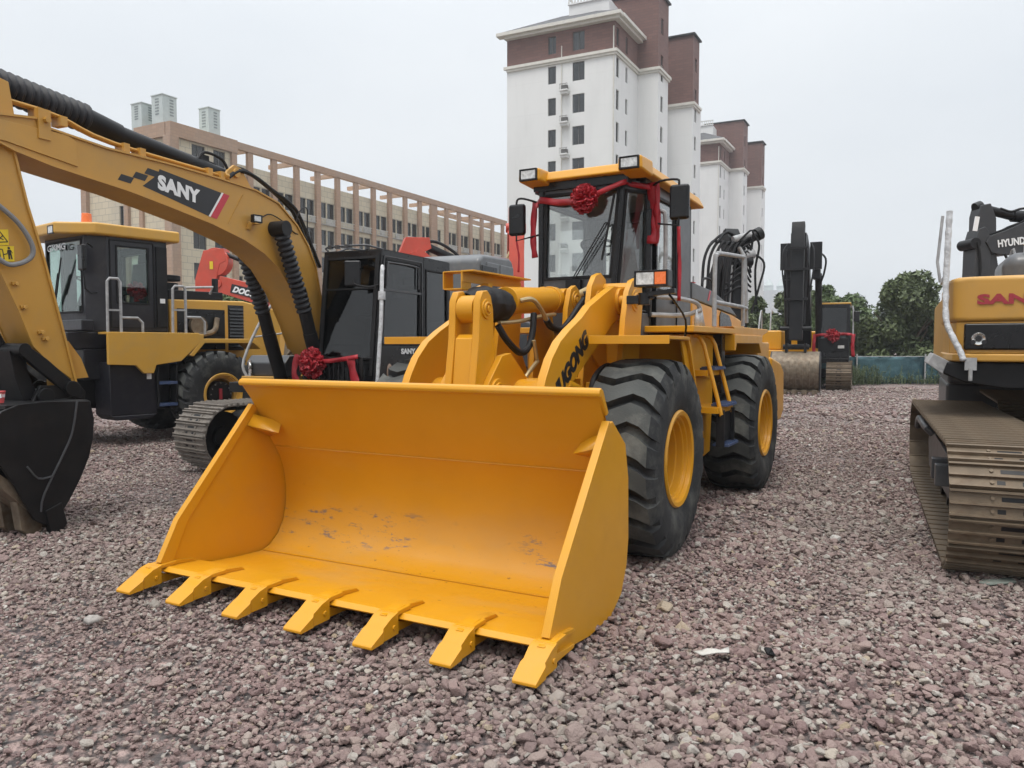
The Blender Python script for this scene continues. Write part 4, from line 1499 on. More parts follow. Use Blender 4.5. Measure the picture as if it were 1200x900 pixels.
def loader_cab():
    bot = [(0.66, 0.30), (0.38, 0.60), (-1.06, 0.60), (-1.06, -0.60), (0.38, -0.60), (0.66, -0.46)]
    top = [(0.68, 0.45), (0.40, 0.60), (-1.04, 0.60), (-1.04, -0.60), (0.40, -0.60), (0.68, -0.42)]
    ops = [(0.12, 0.92, 0.14, 0.93), (0.06, 0.60, 0.30, 0.93), (0.12, 0.88, 0.32, 0.9), (0.2, 0.9, 0.3, 0.93), (0.10, 0.86, 0.20, 0.93), (0.06, 0.95, 0.375, 0.94)]
    cab = cab_shell(loader, "cab", bot, top, 1.80, 3.26, ops, "cab_grey", "glass_clear", M=MR, th=0.05)
    # door outline with rubber, latch, hinges
    mb = MB(MR)
    P = [V(0.34, 0.606, 1.86), V(-0.52, 0.606, 1.86), V(-0.52, 0.606, 3.16), V(0.34, 0.606, 3.16)]
    for k in range(4):
        mb.bar(P[k], P[(k + 1) % 4], 0.012, 0.010, up=(0, 1, 0))
    mb.bb(0.30, 0.335, 0.605, 0.66, 1.86, 2.95)
    mb.bb(-0.44, -0.36, 0.605, 0.63, 2.12, 2.16)
    mb.obj("door_seal", "cab_dark", cab)
    # lower front band and interior
    mb = MB(MR)
    mb.bb(0.30, 0.62, -0.40, 0.28, 1.83, 2.32)
    mb.bb(-1.0, -0.98, -0.56, 0.56, 1.84, 2.25)
    mb.bb(-1.0, 0.3, -0.57, 0.57, 3.19, 3.24)
    mb.bb(-0.72, 0.25, -0.56, -0.36, 1.84, 2.35)
    mb.obj("cab_lining", "liner", cab, bevel=0.02)
    seat(cab, -0.62, 0.0, 1.85, M=MR)
    mb = MB(MR)
    for y0, y1 in ((-0.40, -0.17), (0.02, 0.28)):
        pass
    # roof
    mb = MB(MR)
    mb.add([(0.80, -0.54, 3.30), (0.80, 0.70, 3.30), (-1.18, 0.72, 3.24), (-1.18, -0.72, 3.24), (0.74, -0.52, 3.40), (0.74, 0.67, 3.40), (-1.12, 0.66, 3.37), (-1.12, -0.66, 3.37)],
           [(3, 2, 1, 0), (4, 5, 6, 7), (0, 1, 5, 4), (1, 2, 6, 5), (2, 3, 7, 6), (3, 0, 4, 7)])
    for y in (-0.44, 0.60):
        mb.add([(0.94, y - 0.12, 3.28), (0.94, y + 0.12, 3.28), (0.62, y + 0.12, 3.26), (0.62, y - 0.12, 3.26), (0.94, y - 0.115, 3.405), (0.94, y + 0.115, 3.405), (0.6, y + 0.11, 3.415), (0.6, y - 0.11, 3.415)],
               [(3, 2, 1, 0), (4, 5, 6, 7), (0, 1, 5, 4), (1, 2, 6, 5), (2, 3, 7, 6), (3, 0, 4, 7)])
    roof = mb.obj("cab_roof", "yellow", cab, bevel=0.025, seg=3)
    for y in (-0.44, 0.60):
        lamp_box(roof, basis(MR @ V(0.945, y, 3.342), (MR.to_3x3() @ V(0, 1, 0)), (MR.to_3x3() @ V(1, 0, 0))), 0.19, 0.115, 0.05)
    mb = MB(MR)
    mb.bb(-0.92, 0.50, -0.60, 0.60, 3.245, 3.30)
    mb.bb(0.40, 0.72, -0.50, 0.50, 3.22, 3.31)
    mb.obj("roof_underside", "cab_dark", cab)
    # corner pillar trim, split line between centre and corner glass
    mb = MB(MR)
    mb.bar((0.675, 0.30, 1.80), (0.70, 0.45, 3.25), 0.05, 0.02, up=(1, 0, 0))
    mb.bar((0.675, -0.45, 1.80), (0.70, -0.42, 3.25), 0.05, 0.02, up=(1, 0, 0))
    mb.bb(0.36, 0.43, 0.57, 0.625, 1.80, 3.24)
    mb.bb(0.40, 0.45, 0.585, 0.64, 1.95, 3.0)
    mb.obj("pillar_trim", "cab_dark", cab, bevel=0.01)
    # wiper
    mb = MB(MR)
    mb.bar((0.70, 0.0 - 0.10, 2.30), (0.735, 0.28, 2.85), 0.012, 0.010, up=(1, 0, 0))
    mb.bar((0.705, -0.07, 2.30), (0.74, 0.31, 2.85), 0.012, 0.010, up=(1, 0, 0))
    mb.bar((0.735, 0.28, 2.85), (0.74, 0.32, 2.85), 0.012, 0.010, up=(1, 0, 0))
    mb.bar((0.725, 0.245, 2.50), (0.735, 0.375, 3.12), 0.020, 0.018, up=(1, 0, 0))
    mb.box((0.705, -0.06, 2.27), (0.05, 0.16, 0.11))
    mb.obj("wiper", "black_rubber", cab, bevel=0.003)
    # mirrors
    for s, (mx, my, mz, h) in ((1, (0.50, 0.93, 3.03, 0.33)), (-1, (0.50, -0.82, 3.0, 0.33))):
        mb = MB(MR)
        mb.tube([(0.40, s * 0.60, mz + 0.17), (0.48, s * 0.74, mz + 0.215), (mx, my * 0.98, mz + 0.21), (mx, my, mz + 0.17)], 0.011, smooth=3)
        mb.tube([(0.40, s * 0.60, mz - 0.16), (mx, my, mz - 0.22), (mx, my, mz + 0.17)], 0.011)
        arm = mb.obj("mirror_arm", "black_rubber", cab)
        mb = MB(MR)
        mb.box((mx - 0.02, my, mz), (0.07, 0.19, h))
        mb.obj("mirror", "cab_dark", arm, bevel=0.03, seg=3)
    # grab rail by the door, wrapped in film; label plate; lower handle
    mb = MB(MR)
    mb.tube([(0.36, 0.62, 2.98), (0.36, 0.72, 2.98), (0.35, 0.75, 2.9), (0.34, 0.75, 2.45), (0.33, 0.72, 2.3), (0.3, 0.63, 2.25)], 0.022, smooth=4)
    mb.obj("grab_rail", "grey_rail", cab)
    mb = MB(MR)
    mb.tube([(0.30, 0.63, 2.16), (0.25, 0.85, 2.14), (0.05, 0.98, 2.10), (-0.02, 1.0, 2.02)], 0.022, smooth=4)
    mb.tube([(0.38, 0.62, 1.98), (0.10, 0.86, 1.98), (0.02, 1.02, 2.03)], 0.024, smooth=3)
    mb.obj("lower_handle", "grey_rail", cab)
    mb = MB(MR)
    mb.add([(0.10, 0.98, 1.87), (-0.10, 1.02, 1.87), (-0.04, 1.0, 2.07), (0.06, 0.98, 2.03)], [(0, 1, 2, 3)])
    mb.obj("plastic_wrap", "wrap_film", cab, solid=0.02)
    mb = MB(MR)
    mb.bb(0.40, 0.62, 0.28, 0.62, 1.70, 1.99)
    mb.bb(0.405, 0.55, 0.45, 0.60, 2.0, 2.02)
    mb.obj("front_box", "cab_grey", cab, bevel=0.02)
    mb = MB(MR)
    flat(mb, basis((0.56, 0.44, 2.03), (-0.68, 0.73, 0), (0.73, 0.68, 0)), [(0, 0), (0.11, 0), (0.11, 0.085), (0, 0.085)])
    mb.obj("label_plate", "white_paint", cab)


loader_cab()


# red rosette with its bands, hung on the loader cab
def rosette_mesh(R=0.17, n=190, seed=1, th=0.6):
    rr = random.Random(seed)
    mb = MB()
    for k in range(n):
        # crumpled loops of satin pointing outwards from the middle of the bow
        z = rr.uniform(-0.15, 1)
        a = rr.uniform(0, 2 * pi)
        q = sqrt(max(0, 1 - z * z))
        d = Vector((z, q * cos(a), q * sin(a)))
        s = Vector((rr.gauss(0, 1), rr.gauss(0, 1), rr.gauss(0, 1))).cross(d).normalized()
        t = d.cross(s)
        L = R * rr.uniform(0.70, 1.14)
        w = R * rr.uniform(0.12, 0.22)
        h = R * rr.uniform(0.07, 0.14)
        rows = []
        for i in range(5):
            f = i / 4
            ang = pi * f
            off = s * (cos(ang) * h)
            out = d * (L * (0.62 + 0.38 * sin(ang)))
            tw = 0.35 * (f - 0.5)
            e = (t + s * tw + d * rr.uniform(-0.2, 0.2)).normalized() * w
            p = out + off
            p.x *= th
            e2 = Vector((e.x * th, e.y, e.z))
            rows.append([p - e2, p - Vector((0.018 * sin(f * 9) * th, 0, 0)), p + e2])
        mb.sheet(rows)
    return mb


def ribbon_strip(mb, pts, w, up=(0, 0, 1), tw=0.0, seed=0, k=6):
    rr = random.Random(seed)
    P = catmull(pts, k)
    rows = []
    upv = Vector(up)
    for i, p in enumerate(P):
        d = (P[min(i + 1, len(P) - 1)] - P[max(0, i - 1)]).normalized()
        u = (upv - d * upv.dot(d)).normalized()
        n = d.cross(u)
        a = tw * sin(i * 0.9 + seed)
        u2 = u * cos(a) + n * sin(a)
        rows.append([p - u2 * w / 2, p + n * w * 0.06 * sin(i * 1.3), p + u2 * w / 2])
    mb.sheet(rows)


LWm = LA @ MR
bow = thing("ribbon_bow", "red satin rosette with long bands tied across the cab of the big yellow wheel loader", "ribbon bow", tuple(LWm @ V(0.76, 0.08, 3.09)), -2.0833)
rb = rosette_mesh(0.135, 330, 4, 0.75)
rb.obj("rosette", "ribbon_red", bow, smooth=50, solid=0.0015)
BW = bow
mb = MB(Matrix.Translation((-0.76, -0.08, -3.09)))
ribbon_strip(mb, [(0.70, -0.05, 3.09), (0.73, -0.22, 3.09), (0.72, -0.42, 3.13), (0.62, -0.50, 3.12), (0.42, -0.63, 3.12)], 0.065, seed=1, tw=0.2)
ribbon_strip(mb, [(0.72, 0.0, 3.06), (0.75, 0.2, 3.13), (0.74, 0.47, 3.215), (0.62, 0.50, 3.215), (0.42, 0.65, 3.20)], 0.05, seed=2, tw=0.25)
mb.obj("ribbon_band", "ribbon_red", bow, smooth=50, solid=0.0015)
mb = MB(Matrix.Translation((-0.76, -0.08, -3.09)))
ribbon_strip(mb, [(0.44, 0.655, 3.25), (0.43, 0.665, 3.0), (0.44, 0.67, 2.80), (0.46, 0.66, 2.66)], 0.12, up=(0, 1, 0.0), seed=3, tw=0.22)
mb.obj("ribbon_tail", "ribbon_red", bow, smooth=50, solid=0.0015)
mb = MB(Matrix.Translation((-0.76, -0.08, -3.09)))
ribbon_strip(mb, [(0.42, 0.66, 3.24), (0.45, 0.68, 3.0), (0.45, 0.69, 2.82), (0.42, 0.68, 2.64)], 0.10, up=(1, 1, 0.0), seed=5, tw=0.22)
mb.obj("ribbon_tail", "ribbon_red", bow, smooth=50, solid=0.0015)
mb = MB(Matrix.Translation((-0.76, -0.08, -3.09)))
ribbon_strip(mb, [(0.50, 0.93, 2.80), (0.50, 0.935, 2.6), (0.49, 0.94, 2.42), (0.50, 0.94, 2.10)], 0.035, up=(0, 1, 0.0), seed=6, tw=0.3)
mb.obj("ribbon_tail", "ribbon_red", bow, smooth=50, solid=0.0015)
mb = MB(Matrix.Translation((-0.76, -0.08, -3.09)))
ribbon_strip(mb, [(0.42, -0.64, 3.18), (0.42, -0.66, 2.95), (0.43, -0.655, 2.75), (0.42, -0.64, 2.60)], 0.07, up=(0, 1, 0.0), seed=7, tw=0.22)
mb.obj("ribbon_tail", "ribbon_red", bow, smooth=50, solid=0.0015)
mb = MB(Matrix.Translation((-0.76, -0.08, -3.09)))
ribbon_strip(mb, [(0.50, -0.82, 2.78), (0.50, -0.80, 2.68), (0.50, -0.79, 2.60), (0.51, -0.79, 2.45)], 0.022, up=(0, 1, 0.0), seed=8, tw=0.3)
mb.obj("ribbon_tail", "ribbon_red", bow, smooth=50, solid=0.0015)


# ------------------------------------------------------------------ excavators
SHOES = {}


def get_shoe(w, pitch, mat):
    k = (w, pitch, mat)
    if k not in SHOES:
        SHOES[k] = shoe_mesh(w, pitch, mat, holes=(w > 0.7))
    return SHOES[k]


def undercarriage(root, rz=0.0, half=1.15, L=4.2, H=0.95, w=0.6, mat="shoe_grey", pitch=0.175, frame="black_steel", off=(0, 0), sides=(1, -1)):
    T = Matrix.Translation((off[0], off[1], 0)) @ Matrix.Rotation(rz, 4, 'Z')
    sh = get_shoe(w, pitch, mat)
    for s in sides:
        track(root, s * half, -L / 2, L / 2, H, w, sh, pitch, frame, M=T)
    mb = MB(T)
    mb.bb(-0.6, 0.6, -half, half, 0.42, 0.72)
    mb.prism([(-1.0, 0.5), (1.0, 0.5), (0.6, 0.75), (-0.6, 0.75)], -half * 0.8, half * 0.8)
    mb.cyl((0, 0, 0.7), (0, 0, 1.0), 0.6, n=28)
    mb.obj("car_body", frame, root, bevel=0.01)


def exca_cab(root, gmat, wmat, x0=-0.58, x1=1.6, y0=0.42, y1=1.35, z0=1.14, z1=3.0, lean=0.23, split=0.62, inside=True):
    xm = x1 + (x0 - x1) * split
    bot = [(x1, y0), (x1, y1), (xm, y1), (x0, y1), (x0, y0)]
    top = [(x1 - lean, y0), (x1 - lean, y1), (xm - 0.02, y1), (x0 + 0.04, y1), (x0 + 0.04, y0)]
    ops = [(0.07, 0.92, 0.17, 0.94), (0.10, 0.90, 0.30, 0.93), (0.08, 0.86, 0.33, 0.90), (0.12, 0.88, 0.5, 0.88), (0.1, 0.94, 0.30, 0.92)]
    cab = cab_shell(root, "cab", bot, top, z0, z1, ops, wmat, gmat)
    for m in cab.modifiers:
        m.width = 0.06
        m.segments = 4
    if inside:
        seat(cab, x0 + 0.75, (y0 + y1) / 2, z0 + 0.05)
        mb = MB()
        mb.bb(x0 + 0.06, x1 - 0.1, y0 + 0.06, y1 - 0.06, z0 + 0.02, z0 + 0.08)
        mb.bb(x0 + 0.06, x1 - 0.5, y0 + 0.07, y1 - 0.07, z1 - 0.08, z1 - 0.03)
        mb.obj("cab_lining", "liner", cab)
    return cab


def limb(pts, w, th=0.0):
    """side outline of a boxed boom: pts (x,z), w = full depth at each point"""
    up, dn = [], []
    n = len(pts)
    for i, p in enumerate(pts):
        a, b = pts[max(0, i - 1)], pts[min(n - 1, i + 1)]
        d = Vector((b[0] - a[0], b[1] - a[1])).normalized()
        up.append((p[0] - d.y * w[i] / 2, p[1] + d.x * w[i] / 2))
        dn.append((p[0] + d.y * w[i] / 2, p[1] - d.x * w[i] / 2))
    return up + dn[::-1]


def bucket_ex(parent, M, w=1.0, mat="black_steel", r=0.6, teeth=5, tmat="steel_worn"):
    """excavator bucket; M places its ear pin, local X towards the teeth side, Z up"""
    prof = []
    for k in range(15):
        a = radians(95 + k * 13.5)
        prof.append((0.12 + r * 1.02 * cos(a) * 1.0, -r * 0.78 + r * 0.80 * sin(a)))
    inner = [(0.12 + (x - 0.12) * 0.93, -r * 0.78 + (z + r * 0.78) * 0.93) for x, z in prof]
    mb = MB(M)
    mb.prism(prof + [(prof[-1][0] + 0.25, prof[-1][1] + 0.06), (inner[-1][0] + 0.25, inner[-1][1] + 0.09)] + inner[::-1], -w / 2, w / 2)
    b = mb.obj("bucket", mat, parent, smooth=40, bevel=0.004)
    for s in (1, -1):
        mb = MB(M)
        mb.prism(prof + [(0.55 * r, -r * 1.30), (0.78 * r, -r * 0.85), (0.55 * r, -r * 0.15)], s * w / 2, s * (w / 2 + 0.025))
        mb.obj("side_plate", mat, b, bevel=0.004)
    mb = MB(M)
    for s in (-0.14, 0.14):
        mb.prism([(-0.25, -0.12), (0.25, -0.12), (0.22, 0.16), (0.10, 0.22), (0.0, 0.14), (-0.2, 0.1)], s - 0.02, s + 0.02)
    mb.obj("ear", mat, b)
    for i in range(teeth):
        y = -w / 2 + 0.06 + (w - 0.12) * i / (teeth - 1)
        t = MB(M)
        px, pz = prof[-1]
        t.prism([(px + 0.10, pz + 0.05), (px + 0.26, pz + 0.13), (px + 0.46, pz + 0.04), (px + 0.26, pz - 0.02)], y - 0.045, y + 0.045)
        t.obj("tooth", tmat, b)
    return b


def upper_simple(root, body, cabm, cabg, cwm, hood="cab_grey", cab=True, box=True, rail=True, guard=True):
    mb = MB()
    mb.bb(-2.1, 1.25, -1.32, 1.32, 0.98, 1.13)
    mb.bb(-0.2, 0.9, -0.30, 0.30, 1.1, 1.75)
    pf = mb.obj("platform", body, root, bevel=0.01)
    mb = MB()
    mb.prism([(-2.75, -1.0), (-2.62, -1.35), (-1.9, -1.38), (-1.9, 1.38), (-2.62, 1.35), (-2.75, 1.0), (-2.85, 0.5), (-2.85, -0.5)][::-1], 1.05, 2.05, axis='z')
    mb.obj("counterweight", cwm, root, bevel=0.06, seg=3)
    mb = MB()
    mb.bb(-1.9, -0.65, -1.35, 1.33, 1.12, 2.15)
    mb.bb(-1.85, -0.9, -0.7, 0.7, 2.1, 2.38)
    mb.obj("engine_hood", hood, root, bevel=0.04, seg=3)
    mb = MB()
    mb.bb(-0.62, 0.45, -1.34, -0.42, 1.12, 2.0)
    mb.bb(0.45, 1.25, -1.34, -0.5, 1.12, 1.55)
    mb.obj("tank_box", body, root, bevel=0.04, seg=3)
    if rail:
        mb = MB()
        mb.tube([(1.2, -1.3, 1.1), (1.25, -1.3, 1.6), (0.6, -1.3, 2.35), (0.1, -1.3, 2.4), (0.1, -1.3, 1.95)], 0.02, smooth=3)
        mb.tube([(1.2, -0.9, 1.55), (0.6, -0.9, 2.35), (0.1, -0.9, 2.4), (0.1, -0.9, 1.95)], 0.02, smooth=3)
        mb.obj("handrail", "grey_rail", root)
    c = None
    if cab:
        c = exca_cab(root, cabg, cabm, x0=-0.5, x1=1.3, y0=0.4, y1=1.33, z1=3.0, lean=0.15)
    return c


def boom_set(root, boom_pts, boom_w, arm_pts, arm_w, bmat, hw=0.2, text=None, cyl_mat="black_steel", foot=None, side=-1, kind="boom"):
    mb = MB()
    mb.prism(limb(boom_pts, boom_w), -hw, hw)
    for p, r in ((boom_pts[0], 0.13), (boom_pts[-1], 0.11)):
        mb.cyl((p[0], -hw - 0.04, p[1]), (p[0], hw + 0.04, p[1]), r, n=18)
    b = mb.obj("boom", bmat, root, bevel=0.008)
    a = None
    if arm_pts:
        mb = MB()
        mb.prism(limb(arm_pts, arm_w), -hw * 0.85, hw * 0.85)
        a = mb.obj("arm", bmat, root, bevel=0.008)
    return b, a


# ---- the yellow excavator on the left whose boom reaches over to its bucket
EX = thing("excavator", "yellow excavator at the left, black cab, boom arching over to a black bucket", "excavator", (-2.46, 12.22, 0), -1.98212, "excavators parked in the yard")


def sany_left():
    R = EX
    undercarriage(R, rz=radians(-14), half=0.95, L=4.1, H=0.92, w=0.75, mat="shoe_grey", off=(1.08, 0.71))
    # platform and house
    mb = MB()
    mb.bb(-2.0, 1.45, -1.32, 1.35, 0.98, 1.13)
    mb.bb(-0.2, 0.85, -0.42, -0.32, 1.1, 1.95)
    mb.bb(-0.2, 0.85, 0.30, 0.38, 1.1, 1.95)
    mb.obj("platform", "black_steel", R, bevel=0.01)
    mb = MB()
    mb.prism([(-2.85, 0.5), (-2.75, 1.0), (-2.6, 1.35), (-1.9, 1.38), (-1.9, -1.38), (-2.6, -1.35), (-2.75, -1.0), (-2.85, -0.5)], 1.05, 2.05, axis='z')
    mb.obj("counterweight", "yellow_sany", R, bevel=0.06, seg=3)
    mb = MB()
    mb.bb(-1.9, -0.70, -1.35, 1.33, 1.12, 2.2)
    mb.obj("engine_hood", "cab_dark", R, bevel=0.04, seg=3)
    # right side: tank housing, step box, rail
    mb = MB()
    mb.prism([(-0.65, 1.12), (-0.65, 2.12), (0.10, 2.12), (0.30, 2.05), (0.34, 1.12)], -1.34, -0.52)
    mb.obj("tank_housing", "yellow_sany", R, bevel=0.04, seg=3)
    mb = MB()
    mb.bb(0.34, 1.38, -1.14, -0.42, 1.12, 1.22)
    mb.bb(0.30, 0.42, -1.14, -0.42, 1.12, 1.55)
    box = mb.obj("step_tray", "yellow_sany", R, bevel=0.01)
    mb = MB()
    mb.prism([(1.06, 1.20), (1.30, 1.22), (1.34, 1.42), (1.24, 1.53), (1.02, 1.53), (0.98, 1.22)], -1.08, -0.34)
    bb_ = mb.obj("tool_box", "cab_grey", R, bevel=0.02)
    mb = MB()
    mb.prism([(1.08, 1.26), (1.31, 1.27), (1.33, 1.42), (1.26, 1.47)], -1.00, -0.42)
    mb.obj("tool_box_lid", "liner", bb_, bevel=0.01)
    for y in (-0.99, -0.46):
        mb = MB()
        mb.bar((1.345, y, 1.26), (1.36, y, 1.46), 0.05, 0.02, up=(1, 0, 0))
        mb.tube([(1.36, y, 1.42), (1.38, y + 0.03, 1.38), (1.38, y, 1.33)], 0.012)
        mb.bb(1.32, 1.37, y - 0.02, y + 0.02, 1.16, 1.27)
        mb.obj("latch", "chrome", bb_)
    mb = MB()
    mb.tube([(1.26, -0.80, 1.16), (1.30, -1.02, 1.17), (1.32, -1.12, 1.26), (1.30, -1.16, 1.46), (1.05, -1.08, 2.0), (0.78, -0.92, 2.45), (0.5, -0.92, 2.62), (0.2, -0.95, 2.5), (0.1, -0.95, 2.1)], 0.022, smooth=3)
    mb.tube([(1.16, -1.14, 1.8), (0.6, -0.66, 1.9), (0.2, -0.6, 1.95)], 0.014)
    mb.obj("handrail", "grey_rail", R)
    mb = MB()
    mb.prism([(0.36, 1.22), (0.36, 1.72), (0.62, 1.72), (0.72, 1.22)], -0.95, -0.62)
    mb.cyl((0.62, -0.80, 1.62), (0.70, -0.80, 1.64), 0.07)
    mb.tube([(0.7, -0.9, 1.3), (0.8, -0.8, 1.45), (0.78, -0.7, 1.6), (0.6, -0.66, 1.75)], 0.03, smooth=4)
    mb.obj("valve_block", "steel_worn", R)
    # cab
    cab = exca_cab(R, "glass_black", "cab_dark", x0=-0.60, x1=1.60, y0=0.40, y1=1.36, z1=2.99, lean=0.23, split=0.60)
    mb = MB()
    # roof rim, wiper line, door frame details
    for P in ([(1.52, 1.37, 1.2), (1.33, 1.37, 2.90), (0.33, 1.37, 2.90), (0.33, 1.37, 1.2)],):
        for k in range(4):
            mb.bar(P[k], P[(k + 1) % 4], 0.014, 0.014, up=(0, 1, 0))
    mb.bar((1.42, 1.372, 2.44), (0.36, 1.372, 2.44), 0.03, 0.012, up=(0, 1, 0))
    mb.tube([(1.30, 1.38, 2.5), (1.26, 1.38, 2.78), (1.16, 1.38, 2.82), (0.5, 1.38, 2.82), (0.44, 1.38, 2.76), (0.44, 1.38, 2.5)], 0.012, smooth=3)
    mb.obj("door_frame", "cab_grey", cab)
    letters("SANY", basis((0.92, 1.368, 1.56), (-1, 0, 0), (0, 1, 0)), 0.10, "white_paint", cab, bold=0.05, sx=1.5)
    mb = MB()
    mb.lathe([(0.0, 0.02), (0.06, 0.02), (0.075, 0.0)], (1.22, 1.365, 1.30), (0, 1, 0), 18)
    mb.v = [(x, y, 1.30 + (z - 1.30) * 1.7) for x, y, z in mb.v]
    mb.obj("side_reflector", "terracotta", cab)
    # top lamps and rail on the roof
    mb = MB()
    mb.tube([(1.34, 0.45, 3.0), (1.36, 0.45, 3.05), (1.34, 1.0, 3.06), (1.2, 1.1, 3.05), (0.8, 1.1, 3.03)], 0.014, smooth=3)
    mb.tube([(1.2, 0.5, 3.0), (1.0, 0.6, 3.07), (0.7, 0.9, 3.02)], 0.012, smooth=3)
    for y in (0.5, 0.62, 0.78):
        mb.box((1.36, y, 3.05), (0.05, 0.06, 0.05))
    mb.obj("roof_rack", "cab_grey", cab)
    # front glass inner frame, wiper, mirror on bent arm
    mb = MB()
    mb.bar((1.60, 0.45, 1.26), (1.38, 0.45, 2.93), 0.05, 0.03, up=(1, 0, 0))
    mb.bar((1.60, 1.31, 1.26), (1.38, 1.31, 2.93), 0.05, 0.03, up=(1, 0, 0))
    mb.bar((1.57, 0.42, 1.50), (1.57, 1.33, 1.50), 0.04, 0.03)
    mb.bar((1.44, 0.45, 2.45), (1.44, 1.31, 2.45), 0.02, 0.02)
    mb.obj("windscreen_frame", "black_rubber", cab, bevel=0.005)
    mb = MB()
    mb.tube([(1.42, 1.34, 2.5), (1.6, 1.28, 2.46), (1.68, 1.12, 2.50), (1.66, 1.10, 2.60)], 0.012, smooth=4)
    arm = mb.obj("mirror_arm", "black_rubber", cab)
    mb = MB()
    mb.box((1.66, 1.08, 2.64), (0.05, 0.22, 0.34), Euler((0, 0, 0.35)).to_matrix())
    mb.obj("mirror", "cab_dark", arm, bevel=0.02)
    # grab rail wrapped in white film
    mb = MB()
    mb.tube([(1.38, 1.38, 2.72), (1.46, 1.42, 2.74), (1.50, 1.44, 2.66), (1.55, 1.45, 2.0), (1.62, 1.45, 1.45), (1.64, 1.44, 1.2), (1.62, 1.38, 1.14)], [0.026, 0.026] + [0.028] * 3 + [0.024] * 2, n=8)
    mb.cyl((1.51, 1.44, 2.40), (1.515, 1.44, 2.29), 0.05, n=10)
    mb.obj("grab_rail", "wrap_film", cab)
    # front guard
    mb = MB()
    mb.bar((1.72, 0.30, 1.50), (1.72, 1.22, 1.50), 0.05, 0.05)
    for k in range(12):
        y = 0.34 + 0.078 * k
        mb.bar((1.72, y, 1.48), (1.72, y, 1.0), 0.012, 0.03, up=(1, 0, 0))
    mb.bar((1.72, 0.30, 1.52), (1.70, 0.30, 0.95), 0.04, 0.04, up=(1, 0, 0))
    mb.bar((1.72, 1.24, 1.52), (1.70, 1.24, 0.95), 0.04, 0.04, up=(1, 0, 0))
    mb.bar((1.72, 0.30, 1.0), (1.72, 1.22, 1.0), 0.05, 0.05)
    mb.obj("front_guard", "cab_dark", cab)
    # boom
    top = [(1.05, 1.62), (1.16, 2.05), (1.27, 2.45), (1.36, 2.80), (1.52, 3.08), (1.75, 3.33), (2.12, 3.57), (2.54, 3.66), (3.25, 3.69), (3.87, 3.70), (4.68, 3.69), (5.28, 3.73), (5.36, 3.80), (5.74, 3.74), (6.15, 3.72), (6.4, 3.68)]
    low = [(6.42, 3.42), (6.1, 3.44), (5.75, 3.47), (5.62, 3.43), (5.27, 3.37), (4.92, 3.335), (4.44, 3.29), (3.89, 3.21), (3.27, 3.11), (2.75, 2.99), (2.40, 2.86), (2.14, 2.70), (1.86, 2.40), (1.58, 1.95), (1.42, 1.62), (1.20, 1.45)]
    mb = MB()
    mb.prism(top + low, -0.21, 0.23)
    boom = mb.obj("boom", "yellow_sany", R, smooth=30, bevel=0.006)
    mb = MB()
    for s, y in ((1, 0.23), (-1, -0.21)):
        ps = top[1:-1]
        for a, b in zip(ps[:-1], ps[1:]):
            mb.bar((a[0], y + s * 0.008, a[1] - 0.012), (b[0], y + s * 0.008, b[1] - 0.012), 0.024, 0.02)
        ps = low[1:-1]
        for a, b in zip(ps[:-1], ps[1:]):
            mb.bar((a[0], y + s * 0.008, a[1] + 0.008), (b[0], y + s * 0.008, b[1] + 0.008), 0.02, 0.016)
    mb.obj("boom_flange", "yellow_sany", boom)
    mb = MB()
    mb.prism([(5.0, 3.42), (5.02, 3.66), (5.10, 3.70), (6.3, 3.66), (6.3, 3.50), (5.7, 3.50)], 0.232, 0.245)
    mb.cyl((6.1, 0.2, 3.6), (6.1, 0.32, 3.6), 0.12, n=20)
    mb.obj("boom_doubler", "yellow_sany", boom, bevel=0.003)
    # weld line and printed sign on the boom side
    mb = MB()
    mb.bar((3.02, 0.236, 3.16), (2.76, 0.236, 3.55), 0.008, 0.006, up=(0, 1, 0))
    mb.obj("weld_seam", "yellow_sany", boom)
    mb = MB()
    S = lambda x, z: (x, 0.2315, z)

    def poly(pts, y=0.2315):
        n = len(pts)
        vs = [(x, y, z) for x, z in pts]
        mb.add(vs, [tuple(range(n))])
    poly([(4.245, 3.38), (4.045, 3.54), (4.02, 3.605), (3.12, 3.51), (3.32, 3.20)])
    mb.obj("sign_panel", "black_print", boom, smooth=0)
    mb = MB()
    for (cx, cz) in ((4.45, 3.415), (4.27, 3.475), (4.12, 3.545)):
        poly([(cx + 0.10, cz - 0.028), (cx - 0.055, cz - 0.040), (cx - 0.10, cz + 0.028), (cx + 0.055, cz + 0.040)])
    mb.obj("checker_mark", "black_print", boom, smooth=0)
    mb = MB()
    poly([(3.20, 3.185), (2.985, 3.50), (3.085, 3.512), (3.30, 3.198)], 0.233)
    mb.obj("red_mark", "red_print", boom, smooth=0)
    mb = MB()
    poly([(3.30, 3.198), (3.085, 3.512), (3.115, 3.515), (3.33, 3.20)], 0.2335)
    mb.obj("white_mark", "white_paint", boom, smooth=0)
    letters("SANY", basis((4.045, 0.233, 3.395), (-1, 0, -0.115), (0, 1, 0)), 0.205, "white_paint", boom, bold=0.055, sx=1.08, shear=-0.08, space=1.04)
    # boom rams in their sleeves
    for y, kx in ((0.36, 1), (-0.36, 1)):
        mb = MB()
        mb.cyl((2.22, y - 0.13 if y > 0 else y + 0.13, 3.20), (2.22, y + 0.10 if y > 0 else y - 0.10, 3.20), 0.10, n=20)
        mb.cyl((1.66, y, 1.85), (1.40, y, 1.15), 0.095, n=18)
        mb.cyl((1.86, y, 2.42), (1.66, y, 1.85), 0.088, n=18)
        mb.cyl((2.22, y, 3.20), (1.80, y, 2.25), 0.05, n=12)
        ram = mb.obj("boom_cylinder", "black_steel", R)
        mb = MB()
        bellows(mb, (2.20, y, 3.12), (1.76, y, 2.12), 0.105, 15)
        mb.obj("sleeve", "bellows_rubber", ram)
